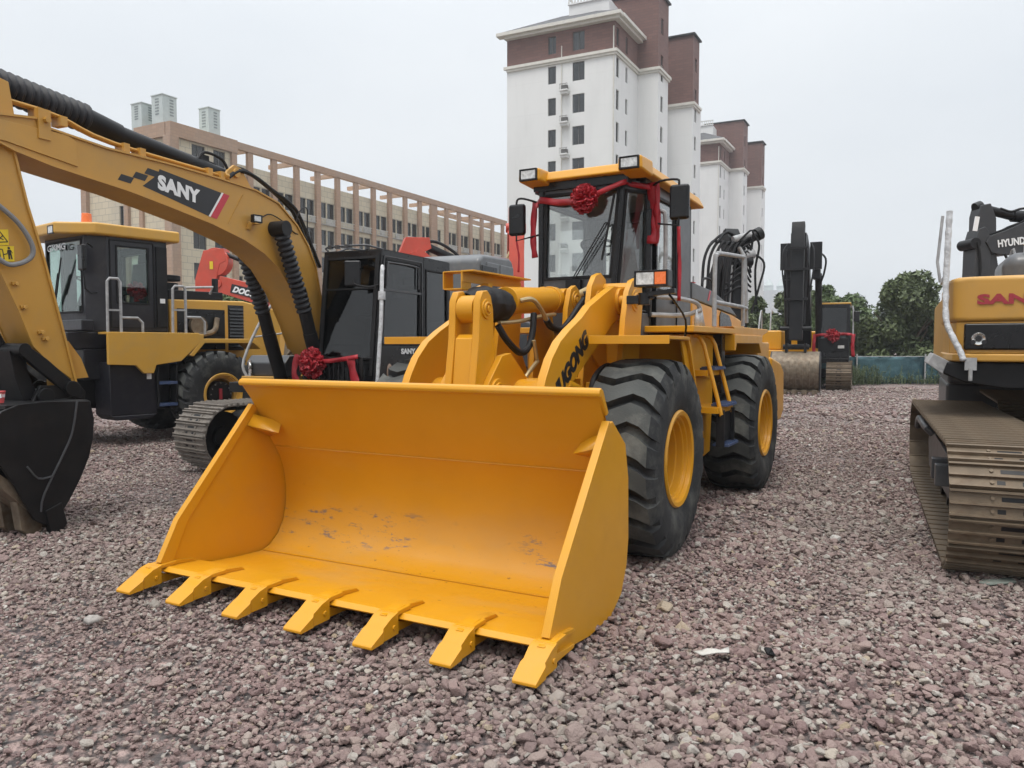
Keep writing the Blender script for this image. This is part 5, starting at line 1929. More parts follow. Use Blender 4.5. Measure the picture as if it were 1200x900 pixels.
    # arm ram lying on the boom
    mb = MB()
    mb.cyl((2.82, 0, 3.78), (4.40, 0, 3.93), 0.095, n=20)
    mb.cyl((4.35, 0, 3.92), (4.75, 0, 3.99), 0.115, n=20)
    mb.cyl((4.30, 0.02, 3.96), (3.0, 0.02, 3.89), 0.02, n=8)
    mb.bb(3.1, 3.2, -0.03, 0.03, 3.85, 3.97)
    ram = mb.obj("arm_cylinder", "black_steel", R)
    mb = MB()
    bellows(mb, (4.72, 0, 3.985), (6.7, 0, 4.15), 0.145, 26)
    mb.obj("sleeve", "bellows_rubber", ram)
    mb = MB()
    for s in (1, -1):
        mb.prism([(2.45, 3.62), (2.60, 3.80), (2.68, 3.90), (2.80, 3.92), (2.90, 3.84), (3.05, 3.66)], s * 0.12 - 0.02, s * 0.12 + 0.02)
    mb.cyl((2.78, -0.16, 3.82), (2.78, 0.17, 3.82), 0.055, n=16)
    mb.obj("ram_bracket", "yellow_sany", boom, bevel=0.004)
    # pipes along the boom with clamps, and hoses over the back
    mb = MB()
    for k, y in enumerate((0.10, 0.15)):
        mb.tube([(2.9, y, 3.72), (3.3, y, 3.75), (4.2, y, 3.76), (4.75, y, 3.80), (5.0, y, 3.86), (5.3, y, 3.90), (6.2, y, 3.90)], 0.018, n=7, smooth=2)
    for x, z in ((3.05, 3.745), (3.25, 3.745), (4.2, 3.755), (4.4, 3.76), (5.33, 3.86), (5.1, 3.85)):
        mb.bb(x - 0.035, x + 0.035, 0.06, 0.20, z - 0.06, z + 0.035)
    mb.cyl((3.02, 0.19, 3.745), (2.96, 0.19, 3.745), 0.03, n=8)
    mb.cyl((5.33, 0.16, 3.78), (5.33, 0.30, 3.78), 0.03, n=8)
    mb.bb(5.28, 5.40, 0.20, 0.26, 3.60, 3.88)
    mb.obj("boom_pipe", "yellow_sany", boom)
    mb = MB()
    for y, dz in ((0.08, 0.0), (0.15, -0.04)):
        mb.tube([(2.92, y, 3.74), (2.72, y, 3.90 + dz), (2.45, y, 3.88 + dz), (2.10, y, 3.76 + dz), (1.80, y, 3.62), (1.60, y + 0.02, 3.45), (1.2, y + 0.04, 2.8)], 0.026, smooth=6)
    mb.tube([(3.3, 0.05, 3.88), (3.2, 0.06, 3.99), (2.95, 0.08, 3.96), (2.85, 0.1, 3.82)], 0.018, smooth=5)
    mb.tube([(2.45, 0.25, 3.32), (2.30, 0.26, 3.38), (2.05, 0.26, 3.32), (1.85, 0.25, 3.22), (1.70, 0.22, 3.2)], 0.008, smooth=4)
    mb.tube([(1.72, 0.20, 3.36), (1.65, 0.20, 3.52), (1.50, 0.2, 3.60), (1.48, 0.2, 3.45), (1.5, 0.2, 3.1)], 0.009, smooth=4)
    mb.obj("hydraulic_hose", "black_rubber", boom)
    lb = lamp_box(boom, basis((2.62, 0.33, 3.27), (-1, 0.25, 0), (0.25, 1, 0)), 0.13, 0.10, 0.05, name="work_lamp")
    mb = MB()
    mb.bar((2.62, 0.22, 3.21), (2.62, 0.34, 3.21), 0.10, 0.012)
    mb.cyl((2.68, 0.24, 3.14), (2.68, 0.28, 3.22), 0.03, n=10)
    mb.obj("lamp_bracket", "yellow_sany", boom)
    # arm
    ol = [(5.62, 4.05), (5.55, 3.60), (5.60, 3.44), (5.49, 2.97), (5.36, 2.54), (5.18, 1.83), (5.06, 1.32), (5.02, 1.10), (5.10, 1.08), (5.10, 1.35), (5.30, 1.50), (5.47, 1.67), (5.60, 2.0), (5.75, 2.33), (6.00, 2.9), (6.30, 3.5), (6.35, 3.9), (6.2, 4.15)]
    mb = MB()
    mb.prism(ol, -0.17, 0.19)
    arm = mb.obj("arm", "yellow_sany", R, smooth=30, bevel=0.006)
    mb = MB()
    for s, y in ((1, 0.19), (-1, -0.17)):
        pts = ol[2:8]
        for a, b in zip(pts[:-1], pts[1:]):
            mb.bar((a[0] - 0.0, y + s * 0.008, a[1]), (b[0] - 0.0, y + s * 0.008, b[1]), 0.022, 0.022)
        pts = ol[10:15]
        for a, b in zip(pts[:-1], pts[1:]):
            mb.bar((a[0], y + s * 0.008, a[1]), (b[0], y + s * 0.008, b[1]), 0.022, 0.022)
    # stone guard fin at the lower front and small lugs on the side
    mb.add([(5.16, 0.10, 1.75), (5.08, 0.14, 1.72), (4.98, 0.18, 1.55), (4.92, 0.20, 1.36), (5.06, 0.10, 1.34), (5.10, 0.10, 1.55)], [(0, 1, 2, 3, 4, 5)])
    for (x, z) in ((5.63, 2.24), (5.56, 2.03), (5.40, 1.80), (5.36, 1.74)):
        mb.cyl((x - 0.01, 0.19, z), (x + 0.0, 0.235, z), 0.018, n=8)
        mb.bar((x + 0.03, 0.205, z), (x - 0.035, 0.205, z + 0.01), 0.02, 0.03)
    mb.obj("arm_rib", "yellow_sany", arm, bevel=0.002)
    # warning plates on the arm
    n = V(0, 1, 0)
    Ms = basis((5.78, 0.196, 2.42), (-1, 0, 0.15), (0, 1, 0))
    mb = MB()
    flat(mb, Ms, [(0.0, 0.005), (0.155, 0.0), (0.175, 0.135), (0.02, 0.145)])
    flat(mb, Ms, [(0.0 - 0.03, 0.15), (0.13, 0.147), (0.15, 0.285), (0.0 - 0.005, 0.285)])
    pl = mb.obj("warning_plate", "warn_yellow", arm)
    mb = MB()
    Mt = Ms @ Matrix.Translation((0, 0, 0.0025))
    for a, b in (((0.005, 0.175), (0.065, 0.275)), ((0.065, 0.275), (0.125, 0.175)), ((0.125, 0.175), (0.005, 0.175)), ((0.035, 0.195), (0.09, 0.23)), ((0.035, 0.225), (0.09, 0.195)), ((0.035, 0.025), (0.035, 0.115)), ((0.065, 0.025), (0.065, 0.11)), ((0.035, 0.115), (0.065, 0.11)), ((0.035, 0.025), (0.065, 0.025)), ((0.07, 0.065), (0.10, 0.07))):
        d = Vector((b[0] - a[0], b[1] - a[1])).normalized() * 0.0045
        nn = Vector((-d.y, d.x))
        flat(mb, Mt, [(a[0] - nn.x, a[1] - nn.y), (b[0] - nn.x, b[1] - nn.y), (b[0] + nn.x, b[1] + nn.y), (a[0] + nn.x, a[1] + nn.y)], 0.001)
    flat(mb, Mt, [(0.105, 0.02), (0.12, 0.02), (0.122, 0.055), (0.126, 0.055), (0.128, 0.02), (0.142, 0.02), (0.138, 0.09), (0.148, 0.07), (0.152, 0.075), (0.138, 0.105), (0.108, 0.105), (0.098, 0.07), (0.104, 0.068), (0.108, 0.085)], 0.001)
    flat(mb, Mt, [(0.124 + 0.012 * cos(2 * pi * k / 10), 0.12 + 0.012 * sin(2 * pi * k / 10)) for k in range(10)], 0.001)
    mb.obj("warning_print", "black_print", pl)
    mb = MB()
    mb.tube([(5.95, 0.22, 2.60), (5.75, 0.24, 2.42), (5.62, 0.25, 2.42), (5.50, 0.25, 2.50), (5.50, 0.25, 2.62), (5.62, 0.24, 2.80), (5.85, 0.22, 2.98)], 0.022, smooth=6, n=10)
    mb.obj("arm_hose", "liner", arm)
    # linkage
    mb = MB()
    for y in (-0.23, 0.25):
        mb.prism(limb([(5.64, 1.66), (5.44, 1.50), (5.16, 1.26)], [0.10, 0.13, 0.12]), y - 0.025, y + 0.025)
        mb.cyl((5.16, y - 0.03, 1.26), (5.16, y + 0.05, 1.26), 0.075, n=18)
    mb.cyl((5.62, -0.26, 1.64), (5.62, 0.30, 1.64), 0.06, n=18)
    mb.prism(limb([(5.62, 1.64), (5.58, 1.40), (5.50, 1.18)], [0.14, 0.13, 0.14]), -0.16, 0.18)
    mb.cyl((5.42, -0.26, 1.20), (5.42, 0.28, 1.20), 0.07, n=18)
    mb.cyl((5.10, -0.26, 1.22), (5.10, 0.28, 1.22), 0.06, n=18)
    mb.obj("bucket_link", "black_steel", R, bevel=0.004)
    mb = MB()
    mb.cyl((5.64, 0, 1.66), (5.95, 0, 2.25), 0.045, n=14)
    mb.cyl((5.95, 0, 2.25), (6.4, 0, 3.3), 0.09, n=16)
    mb.obj("bucket_cylinder", "black_steel", R)
    # bucket: curled, mouth towards the machine's front, teeth on the ground
    pf = [(5.22, 1.155), (5.185, 0.98), (5.20, 0.80), (5.25, 0.62), (5.35, 0.42), (5.46, 0.25), (5.53, 0.16)]
    side = pf + [(5.545, 0.08), (5.62, 0.02), (5.80, 0.14), (5.95, 0.45), (6.10, 0.70), (6.20, 0.95), (6.05, 1.12), (5.9, 1.17), (5.65, 1.18), (5.4, 1.165)]
    mb = MB()
    inner = [(p[0] + 0.035, p[1] + 0.0) for p in pf]
    shell = pf + [(5.6, 0.05), (6.02, 0.03), (6.02, 0.06), (5.64, 0.09)] + inner[::-1] + [(6.0, 1.12), (6.0, 1.165)]
    mb.prism([(6.0, 1.165), (5.22, 1.165)] + pf[1:] + [(5.56, 0.10), (5.62, 0.14)] + inner[::-1][:-1] + [(5.26, 1.13), (6.0, 1.13)], -0.58, 0.58)
    bk = mb.obj("bucket", "black_steel", R, smooth=40, bevel=0.004)
    for y0, y1 in ((0.58, 0.61), (-0.61, -0.58)):
        mb = MB()
        mb.prism(side, y0, y1)
        mb.prism([(5.55, 0.25), (5.70, 0.20), (5.66, -0.02), (5.58, -0.05), (5.50, 0.05)], y0 - (0 if y0 < 0 else -0.0) - 0.01, y1 + 0.02)
        mb.obj("side_plate", "black_steel", bk, bevel=0.006)
    mb = MB()
    mb.tube([(5.36, 0.615, 1.165), (5.40, 0.615, 0.95), (5.46, 0.615, 0.78), (5.70, 0.615, 0.36), (5.74, 0.615, 0.20)], 0.010, smooth=3, n=6)
    mb.tube([(5.62, 0.615, 0.50), (5.75, 0.615, 0.50), (5.85, 0.615, 0.62)], 0.009, smooth=3, n=6)
    mb.obj("weld_seam", "cab_grey", bk)
    # worn cutting edge and teeth fanning under the mouth
    mb = MB()
    mb.add([(5.60, -0.56, 0.20), (5.60, 0.56, 0.20), (5.62, 0.56, 0.02), (5.62, -0.56, 0.02), (6.10, -0.56, 0.62), (6.10, 0.56, 0.62), (6.14, 0.56, 0.56), (6.14, -0.56, 0.56)],
           [(0, 1, 5, 4), (3, 7, 6, 2), (1, 2, 6, 5), (0, 4, 7, 3), (0, 3, 2, 1), (4, 5, 6, 7)])
    for f in (0.3, 0.6):
        mb.bar((5.62 + 0.5 * f, -0.55, 0.20 + 0.42 * f), (5.62 + 0.5 * f, 0.57, 0.20 + 0.42 * f), 0.015, 0.012)
    mb.obj("cutting_edge", "steel_worn", bk)
    for i in range(5):
        y = -0.46 + 0.235 * i
        mb = MB()
        mb.prism([(5.66, 0.14), (5.90, 0.34), (5.86, 0.05), (5.78, -0.02), (5.68, 0.0)], y - 0.05, y + 0.05)
        mb.obj("tooth", "steel_worn", bk, bevel=0.006)
    mb = MB()
    for y in (-0.22, 0.24):
        mb.prism([(5.02, 1.10), (5.0, 1.22), (5.08, 1.32), (5.3, 1.30), (5.46, 1.30), (5.54, 1.16)], y - 0.02, y + 0.02)
        mb.cyl((5.42, y - 0.03, 1.20), (5.42, y + 0.05, 1.20), 0.08, n=18)
    mb.obj("ear", "black_steel", bk, bevel=0.006)


sany_left()
EM = frame_matrix(-2.46, 12.22, -1.98212)
bow2 = thing("ribbon_bow", "red satin rosette with trailing bands on the guard of the black excavator cab", "ribbon bow", tuple(EM @ V(1.76, 0.48, 1.44)), -1.98212)
rosette_mesh(0.20, 280, 9, 0.65).obj("rosette", "ribbon_red", bow2, smooth=50, solid=0.0015)
mb = MB(Matrix.Translation((-1.76, -0.48, -1.44)))
ribbon_strip(mb, [(1.76, 0.50, 1.47), (1.78, 0.8, 1.47), (1.76, 1.22, 1.53)], 0.06, seed=1, tw=0.3)
ribbon_strip(mb, [(1.76, 0.45, 1.47), (1.77, 0.3, 1.5), (1.75, 0.20, 1.54)], 0.06, seed=2, tw=0.3)
mb.obj("ribbon_band", "ribbon_red", bow2, smooth=50, solid=0.0015)
mb = MB(Matrix.Translation((-1.76, -0.48, -1.44)))
ribbon_strip(mb, [(1.75, 0.22, 1.55), (1.76, 0.16, 1.3), (1.75, 0.24, 1.1), (1.74, 0.28, 0.9)], 0.10, up=(0, 1, 0), seed=3, tw=0.2)
mb.obj("ribbon_tail", "ribbon_red", bow2, smooth=50, solid=0.0015)
mb = MB(Matrix.Translation((-1.76, -0.48, -1.44)))
ribbon_strip(mb, [(1.76, 1.10, 1.52), (1.77, 1.15, 1.3), (1.77, 1.22, 1.1), (1.76, 1.28, 0.85)], 0.12, up=(0, 1, 0), seed=4, tw=0.2)
mb.obj("ribbon_tail", "ribbon_red", bow2, smooth=50, solid=0.0015)
CUPW = EM @ V(5.86, 0.30, 1.17)
cup = MB()
cup.lathe([(0.0, 0.004), (0.026, 0.0), (0.040, 0.10), (0.043, 0.103), (0.040, 0.106), (0.037, 0.10), (0.024, 0.008), (0.0, 0.008)], axis=(0, 0, 1), n=20)
o = cup.obj("paper_cup", "cup_red", None, smooth=40)
o.location = CUPW
o.rotation_euler = (0, 0, 0.5)
tag(o, "small red paper cup standing on the black excavator bucket at the left", "paper cup")
mk = MB()
mk.bb(-0.012, 0.012, -0.0365, -0.035, 0.045, 0.085)
for a in range(5):
    an = pi / 2 + a * 2 * pi / 5 - 2.2
    rr_ = 0.0365
    mk.bar((rr_ * cos(an * 0.25 - 1.6), rr_ * sin(an * 0.25 - 1.6), 0.05), (rr_ * cos(an * 0.25 - 1.5), rr_ * sin(an * 0.25 - 1.5), 0.08), 0.004, 0.004)
mk.obj("cup_print", "white_paint", o)


# ------------------------------------------------------------------ second wheel loader, behind on the left
XL = thing("wheel_loader", "ochre wheel loader behind the left excavator, dark navy cab, orange beacon on its roof", "wheel loader", (-6.36, 14.83, 0), atan2(-0.788, -0.616))


def second_loader():
    # local origin under the rear axle centre, X towards its bucket
    R = XL
    yo = -0.0
    y_ = 1.35   # outer tyre face
    wheel(R, (0, 1.05, 0.78), 1, "yellow_light", 0.2)
    wheel(R, (0, -1.05, 0.78), -1, "yellow_light", 0.6)
    mb = MB()
    mb.cyl((0, 1.0, 0.78), (0, 1.225, 0.78), 0.235, n=28)
    hub = mb.obj("wheel_hub", "black_steel", R)
    mb = MB()
    for k in range(12):
        an = 2 * pi * k / 12
        mb.cyl((0.2 * cos(an), 1.22, 0.78 + 0.2 * sin(an)), (0.2 * cos(an), 1.245, 0.78 + 0.2 * sin(an)), 0.014, n=6)
    mb.obj("hub_bolt", "chrome", hub)
    mb = MB()
    mb.bb(-0.03, 0.03, 1.222, 1.24, 0.68, 0.88)
    mb.obj("hub_mark", "maroon_print", hub)
    wheel(R, (3.3, 1.05, 0.78), 1, "yellow_light", 0.4)
    wheel(R, (3.3, -1.05, 0.78), -1, "yellow_light", 0.9)
    mb = MB()
    mb.bb(-2.2, 4.2, -0.45, 0.45, 0.6, 1.15)
    mb.cyl((0, -0.9, 0.77), (0, 0.9, 0.77), 0.2)
    mb.cyl((3.3, -0.9, 0.77), (3.3, 0.9, 0.77), 0.2)
    mb.obj("frame", "black_steel", R, bevel=0.01)
    # cab
    cx0, cx1, ya, yb = 0.80, 2.12, -0.80, 0.90
    bot = [(2.02, -0.55), (1.86, 0.90), (0.80, 0.90), (0.80, -0.80), (1.9, -0.80)]
    bot = [(2.22, -0.55), (2.12, 0.74), (1.84, 0.90), (0.80, 0.90), (0.80, -0.80), (1.84, -0.80)]
    ops = [(0.05, 0.93, 0.20, 0.95), None, (0.16, 0.68, 0.30, 0.90), (0.08, 0.92, 0.3, 0.9), (0.2, 0.8, 0.3, 0.9), (0.08, 0.92, 0.22, 0.93)]
    cab = cab_shell(R, "cab", bot, bot, 1.92, 3.52, ops, "cab_navy", "glass_green")
    seat(cab, 0.95, 0.05, 1.95)
    mb = MB()
    mb.bb(0.81, 1.0, 0.902, 0.93, 2.0, 3.4)
    for P in ([(1.78, 0.905, 1.98), (1.78, 0.905, 3.45), (1.04, 0.905, 3.45), (1.04, 0.905, 1.98)],):
        for k in range(4):
            mb.bar(P[k], P[(k + 1) % 4], 0.02, 0.02, up=(0, 1, 0))
    mb.bar((1.2, 0.92, 2.45), (1.32, 0.92, 2.47), 0.03, 0.02)
    mb.obj("door_frame", "black_rubber", cab)
    mb = MB()
    mb.bb(0.86, 0.95, 0.931, 0.936, 2.42, 2.5)
    mb.obj("label_plate", "white_paint", cab)
    letters("GXMG", basis((2.215, -0.48, 3.30), (0, 1, 0), (1, 0, 0)), 0.15, "lamp_glass", cab, sx=1.7, bold=0.02)
    mb = MB()
    mb.prism([(0.60, -0.95), (2.35, -0.95), (2.50, -0.8), (2.50, 0.55), (2.32, 0.72), (2.05, 1.02), (0.60, 1.02)], 3.50, 3.70, axis='z')
    roof = mb.obj("cab_roof", "yellow_light", cab, bevel=0.04, seg=3)
    mb = MB()
    mb.cyl((1.75, 0.0, 3.70), (1.75, 0.0, 3.80), 0.09, n=16)
    mb.obj("beacon_base", "paper", roof)
    mb = MB()
    mb.cyl((1.75, 0.0, 3.80), (1.75, 0.0, 3.98), 0.09, 0.08, n=16)
    mb.obj("beacon", "amber", roof, bevel=0.01)
    for y in (-0.7, 0.42):
        lamp_box(roof, basis((2.49, y, 3.575), (0, 1, 0), (1, 0, 0)), 0.22, 0.14, 0.08)
    mb = MB()
    mb.bar((2.23, -0.2, 2.3), (2.26, 0.1, 2.9), 0.02, 0.02)
    mb.bar((2.23, -0.25, 2.3), (2.26, 0.05, 2.9), 0.02, 0.02)
    mb.bar((2.25, -0.05, 2.55), (2.27, 0.22, 3.15), 0.02, 0.02)
    mb.obj("wiper", "black_rubber", cab)
    mb = MB()
    mb.tube([(2.05, 0.88, 3.3), (2.25, 1.05, 3.3), (2.25, 1.05, 2.6), (2.0, 0.9, 2.55)], 0.012, smooth=2)
    arm = mb.obj("mirror_arm", "black_rubber", cab)
    mb = MB()
    mb.box((2.27, 1.02, 3.1), (0.08, 0.2, 0.42))
    mb.obj("mirror", "cab_dark", arm, bevel=0.03)
    # lower black front tray with lights, below the windscreen
    mb = MB()
    mb.bb(1.0, 2.45, -0.95, 0.80, 1.62, 1.90)
    mb.bb(2.1, 2.3, -1.0, 1.0, 1.92, 2.10)
    mb.bb(0.3, 2.2, -0.8, 0.8, 1.1, 1.62)
    mb.obj("front_tray", "cab_navy", R, bevel=0.02)
    lamp_box(R, basis((2.62, 0.05, 2.28), (0, 1, 0), (1, 0, 0)), 0.34, 0.19, 0.12, amber=0.12, name="headlight")
    lamp_box(R, basis((2.62, -1.0, 2.28), (0, 1, 0), (1, 0, 0)), 0.34, 0.19, 0.12, amber=0.12, name="headlight")
    # deck in ochre along the side, steps below it
    mb = MB()
    mb.prism([(2.0, 1.88), (2.0, 1.36), (1.55, 1.34), (1.42, 1.20), (1.25, 1.20), (1.20, 1.34), (0.75, 1.40), (0.32, 1.80), (0.32, 1.88)], 1.18, 1.25)
    mb.bb(0.4, 2.0, 0.88, 1.25, 1.86, 1.90)
    mb.prism([(-0.9, 1.66), (-0.75, 1.80), (0.35, 1.80), (0.6, 1.5), (0.52, 1.48), (0.3, 1.72), (-0.7, 1.72), (-0.85, 1.6)], 0.7, 1.25)
    mb.obj("deck", "yellow_light", R, bevel=0.01)
    mb = MB()
    mb.bb(1.15, 1.95, 0.60, 1.15, 0.50, 1.40)
    mb.bb(0.80, 1.15, 0.62, 0.90, 0.55, 1.5)
    mb.prism([(1.95, 0.5), (1.15, 0.5), (1.25, 0.42), (1.85, 0.42)], 0.6, 1.15)
    tank = mb.obj("step_tank", "cab_navy", R, bevel=0.02)
    for z in (0.62, 1.0, 1.36):
        mb = MB()
        mb.bb(0.82, 1.14, 0.95, 1.22, z, z + 0.05)
        mb.obj("step", "blue_paint", tank)
    mb = MB()
    mb.bb(0.80, 0.83, 1.0, 1.2, 0.6, 1.4)
    mb.bb(1.13, 1.16, 1.0, 1.2, 0.6, 1.4)
    mb.obj("step_strap", "black_rubber", tank)
    mb = MB()
    mb.bb(1.25, 1.33, 1.152, 1.158, 1.1, 1.24)
    mb.obj("label_plate", "white_paint", tank)
    # rails
    mb = MB()
    for x0, x1, z1, z2 in ((1.97, 1.76, 2.78, 2.26), (0.86, 0.63, 2.72, 2.3)):
        mb.tube([(x0, 1.18, 1.88), (x0, 1.20, z1 - 0.05), (x0 - 0.04, 1.20, z1), (x1 + 0.04, 1.20, z1), (x1, 1.20, z1 - 0.05), (x1, 1.2, 1.88)], 0.024, n=8)
        mb.bar((x0, 1.2, z2), (x1, 1.2, z2), 0.04, 0.03)
        mb.tube([(x1, 1.2, z2 - 0.12), (x1 - 0.28, 1.2, z2 - 0.12), (x1 - 0.36, 1.2, z2 - 0.2), (x1 - 0.36, 1.2, 1.88)], 0.022, n=8)
    mb.tube([(0.63, 1.2, 2.7), (0.1, 1.2, 2.74), (0.1, 1.1, 2.62)], 0.022)
    mb.obj("handrail", "grey_rail", R)
    # hood with louvre
    mb = MB()
    mb.prism([(0.62, 1.55), (0.62, 2.52), (-0.9, 2.55), (-1.6, 2.42), (-2.2, 2.15), (-2.3, 1.2), (-1.2, 1.15)], -0.62, 0.62)
    hood = mb.obj("engine_hood", "yellow_light", R, bevel=0.03, seg=3)
    mb = MB()
    mb.bb(-0.48, 0.48, 0.60, 0.63, 1.60, 2.36)
    mb.obj("engine_bay", "cab_dark", hood)
    mb = MB()
    mb.cyl((0.1, 0.60, 2.05), (0.1, 0.72, 2.05), 0.17, n=18)
    mb.tube([(0.3, 0.66, 1.7), (0.15, 0.7, 1.85), (-0.2, 0.7, 1.95), (-0.3, 0.66, 2.2)], 0.05, smooth=4)
    mb.obj("engine_part", "steel_worn", hood)
    for k in range(12):
        mb = MB()
        mb.box((-0.72, 0.635, 1.66 + 0.065 * k), (0.30, 0.03, 0.045), Euler((0.5, 0, 0)).to_matrix())
        mb.obj("louvre", "cab_dark", hood)
    mb = MB()
    mb.bb(-0.89, -0.55, 0.60, 0.625, 1.58, 2.46)
    mb.obj("louvre_frame", "cab_navy", hood)
    mb = MB()
    mb.bb(-0.5, 0.6, -0.3, 0.55, 2.52, 2.70)
    mb.cyl((0.35, 0.0, 2.7), (0.35, 0.0, 2.86), 0.22, n=20)
    mb.cyl((0.35, 0.0, 2.90), (0.35, 0.0, 3.0), 0.26, n=20)
    mb.cyl((-0.6, 0.1, 2.5), (-0.6, 0.1, 3.0), 0.06, n=14)
    mb.obj("air_cleaner", "black_rubber", R, bevel=0.015)
    mb = MB()
    mb.prism([(-1.9, 1.5), (-2.6, 1.4), (-2.65, 0.75), (-1.9, 0.7)], -1.1, 1.1)
    mb.obj("counterweight", "yellow_light", R, bevel=0.04)


second_loader()
bow_reflection = thing("ribbon_bow", "red rosette in the side window of the navy cab loader behind on the left", "ribbon bow", (0, 0, 0))
XM = frame_matrix(-6.36, 14.83, atan2(-0.788, -0.616))
bow_reflection.location = XM @ V(1.30, 0.80, 2.62)
bow_reflection.rotation_euler = (0, 0, atan2(-0.788, -0.616) + pi / 2)
rosette_mesh(0.17, 90, 19, 0.5).obj("rosette", "ribbon_red", bow_reflection, smooth=50, solid=0.003)  # modelled inside the cab in place of a bow's reflection in the glass


# ------------------------------------------------------------------ more excavators standing behind
def generic(label, loc, rz, body, cabm, cabg, cwm, boom, group="excavators parked in the yard", track_rz=0.0, cabx=True, hood="cab_grey", shoes=True, **kw):
    e = thing("excavator", label, "excavator", loc, rz, group)
    undercarriage(e, rz=track_rz, half=1.2, L=4.3, H=0.95, w=0.6, mat="shoe_grey", pitch=0.2)
    upper_simple(e, body, cabm, cabg, cwm, hood=hood, cab=cabx)
    if boom:
        boom_set(e, *boom, **kw)
    return e


# the red one on the left: boom comes out to the left with the arm head up
dz = generic("red excavator far behind the arched yellow boom, its red boom pointing left", (-4.6, 21.5, 0), pi - 0.12, "red_paint", "cab_dark", "glass_black", "red_paint",
             ([(0.15, 1.7), (1.0, 2.45), (2.0, 2.95), (3.0, 3.22), (3.75, 3.42)], [0.5, 0.6, 0.55, 0.5, 0.46], [(3.55, 4.25), (3.95, 4.18), (4.15, 3.5), (4.22, 2.6), (4.25, 1.6)], [0.35, 0.62, 0.62, 0.48, 0.35], "red_paint"))
mb = MB()
mb.cyl((3.75, 0, 4.35), (2.7, 0, 3.9), 0.06, n=12)
mb.cyl((2.7, 0, 3.9), (1.5, 0, 3.35), 0.10, n=14)
mb.obj("arm_cylinder", "black_steel", dz)
mb = MB()
mb.box((2.75, 0.215, 3.145), (1.25, 0.006, 0.25), Euler((0, -0.24, 0)).to_matrix())
mb.obj("sign_panel", "black_print", dz)
letters("DOOSAN", basis((3.32, 0.222, 3.20), (-1, 0, -0.25), (0, 1, 0)), 0.22, "white_paint", dz, bold=0.05, shear=0.3)
mb = MB()
mb.cyl((3.86, -0.16, 4.05), (3.86, 0.16, 4.05), 0.40, n=28)
mb.obj("arm_head", "red_paint", dz, bevel=0.01)
mb = MB()
mb.box((3.95, 0.18, 3.95), (0.10, 0.006, 0.22))
mb.obj("warning_plate", "warn_yellow", dz)
mb = MB()
mb.box((1.6, 0.215, 2.72), (0.25, 0.006, 0.16), Euler((0, -0.4, 0)).to_matrix())
mb.obj("mark_plate", "white_paint", dz)

# second red one, only the bent head of its boom shows over the black cab
r2 = generic("red excavator mostly hidden by the black cab, its boom head above the roof", (-0.6, 25.5, 0), pi + 0.35, "red_paint", "cab_dark", "glass_black", "red_paint",
             ([(0.15, 1.7), (0.8, 2.7), (1.6, 3.6), (2.3, 4.25), (2.75, 4.55)], [0.5, 0.6, 0.55, 0.55, 0.6], [(2.2, 4.95), (2.75, 4.85), (3.0, 4.2), (3.1, 3.0), (3.15, 1.8)], [0.35, 0.7, 0.7, 0.5, 0.35], "red_paint"))
mb = MB()
mb.cyl((2.4, 0.0, 4.9), (0.9, 0.0, 4.3), 0.13, n=14)
mb.tube([(2.5, 0.1, 4.95), (2.0, 0.1, 5.0), (1.4, 0.1, 4.7), (0.9, 0.1, 4.2)], 0.05, smooth=4)
mb.obj("arm_cylinder", "black_steel", r2)

# grey one between the black cab and the big loader
g1 = thing("excavator", "dark grey excavator behind the big loader's rocker lever, only its tall grey hood panels showing", "excavator", (-2.0, 15.3, 0), -1.98212, "excavators parked in the yard")
undercarriage(g1, half=1.15, L=2.7, H=0.95, w=0.6, mat="shoe_grey", pitch=0.2, off=(-1.75, 0))


def grey_one():
    mb = MB()
    mb.bb(-3.0, -0.35, -1.32, 1.32, 0.98, 1.2)
    mb.obj("platform", "cab_dark", g1, bevel=0.01)
    mb = MB()
    mb.prism([(-2.2, 1.2), (-2.16, 3.30), (-2.06, 3.50), (-1.9, 3.56), (-0.6, 3.50), (-0.42, 3.38), (-0.38, 1.2)], -1.35, 1.30)
    h = mb.obj("engine_hood", "hood_grey", g1, bevel=0.08, seg=4)
    for x0, x1 in ((-2.05, -1.38), (-1.32, -0.72)):
        mb = MB()
        mb.bb(x0, x1, 1.29, 1.325, 1.3, 3.36)
        mb.obj("door_panel", "hood_grey", h, bevel=0.03)
    mb = MB()
    mb.bb(-1.18, -0.46, 1.30, 1.345, 2.55, 3.28)
    mb.obj("side_window", "cab_dark", h, bevel=0.04, seg=4)
    mb = MB()
    mb.prism([(-3.3, 1.1), (-3.3, 2.2), (-2.25, 2.3), (-2.25, 1.1)], -1.3, 1.3)
    mb.obj("counterweight", "cab_grey", g1, bevel=0.06, seg=3)


grey_one()

# red boom with pale hydraulic pipes seen past the left edge of the big loader's cab
r3 = generic("red excavator behind the big loader's cab, brass pipes running up its boom", (0.05, 20.2, 0), -1.55, "red_paint", "cab_dark", "glass_black", "red_paint",
             ([(0.15, 1.6), (0.9, 2.9), (1.5, 3.8), (2.0, 4.45)], [0.5, 0.6, 0.55, 0.5], [(1.75, 4.8), (2.15, 4.7), (2.5, 3.6), (2.6, 2.2)], [0.35, 0.55, 0.5, 0.35], "red_paint"), cabx=False)
mb = MB()
for k in range(6):
    y = -0.50 + 0.095 * k
    mb.tube([(2.6, y * 1.6 + 0.05, 2.2), (2.5, y * 1.2 + 0.1, 3.0), (2.35, y * 0.35 + 0.05, 3.9)], 0.035, n=8)
mb.obj("hydraulic_pipe", "brass_pipe", r3)
mb = MB()
for k in range(5):
    mb.cyl((2.62, -0.8 + 0.2 * k, 2.25), (2.72, -0.8 + 0.2 * k, 2.35), 0.07, n=10)
mb.obj("pipe_joint", "chrome", r3)

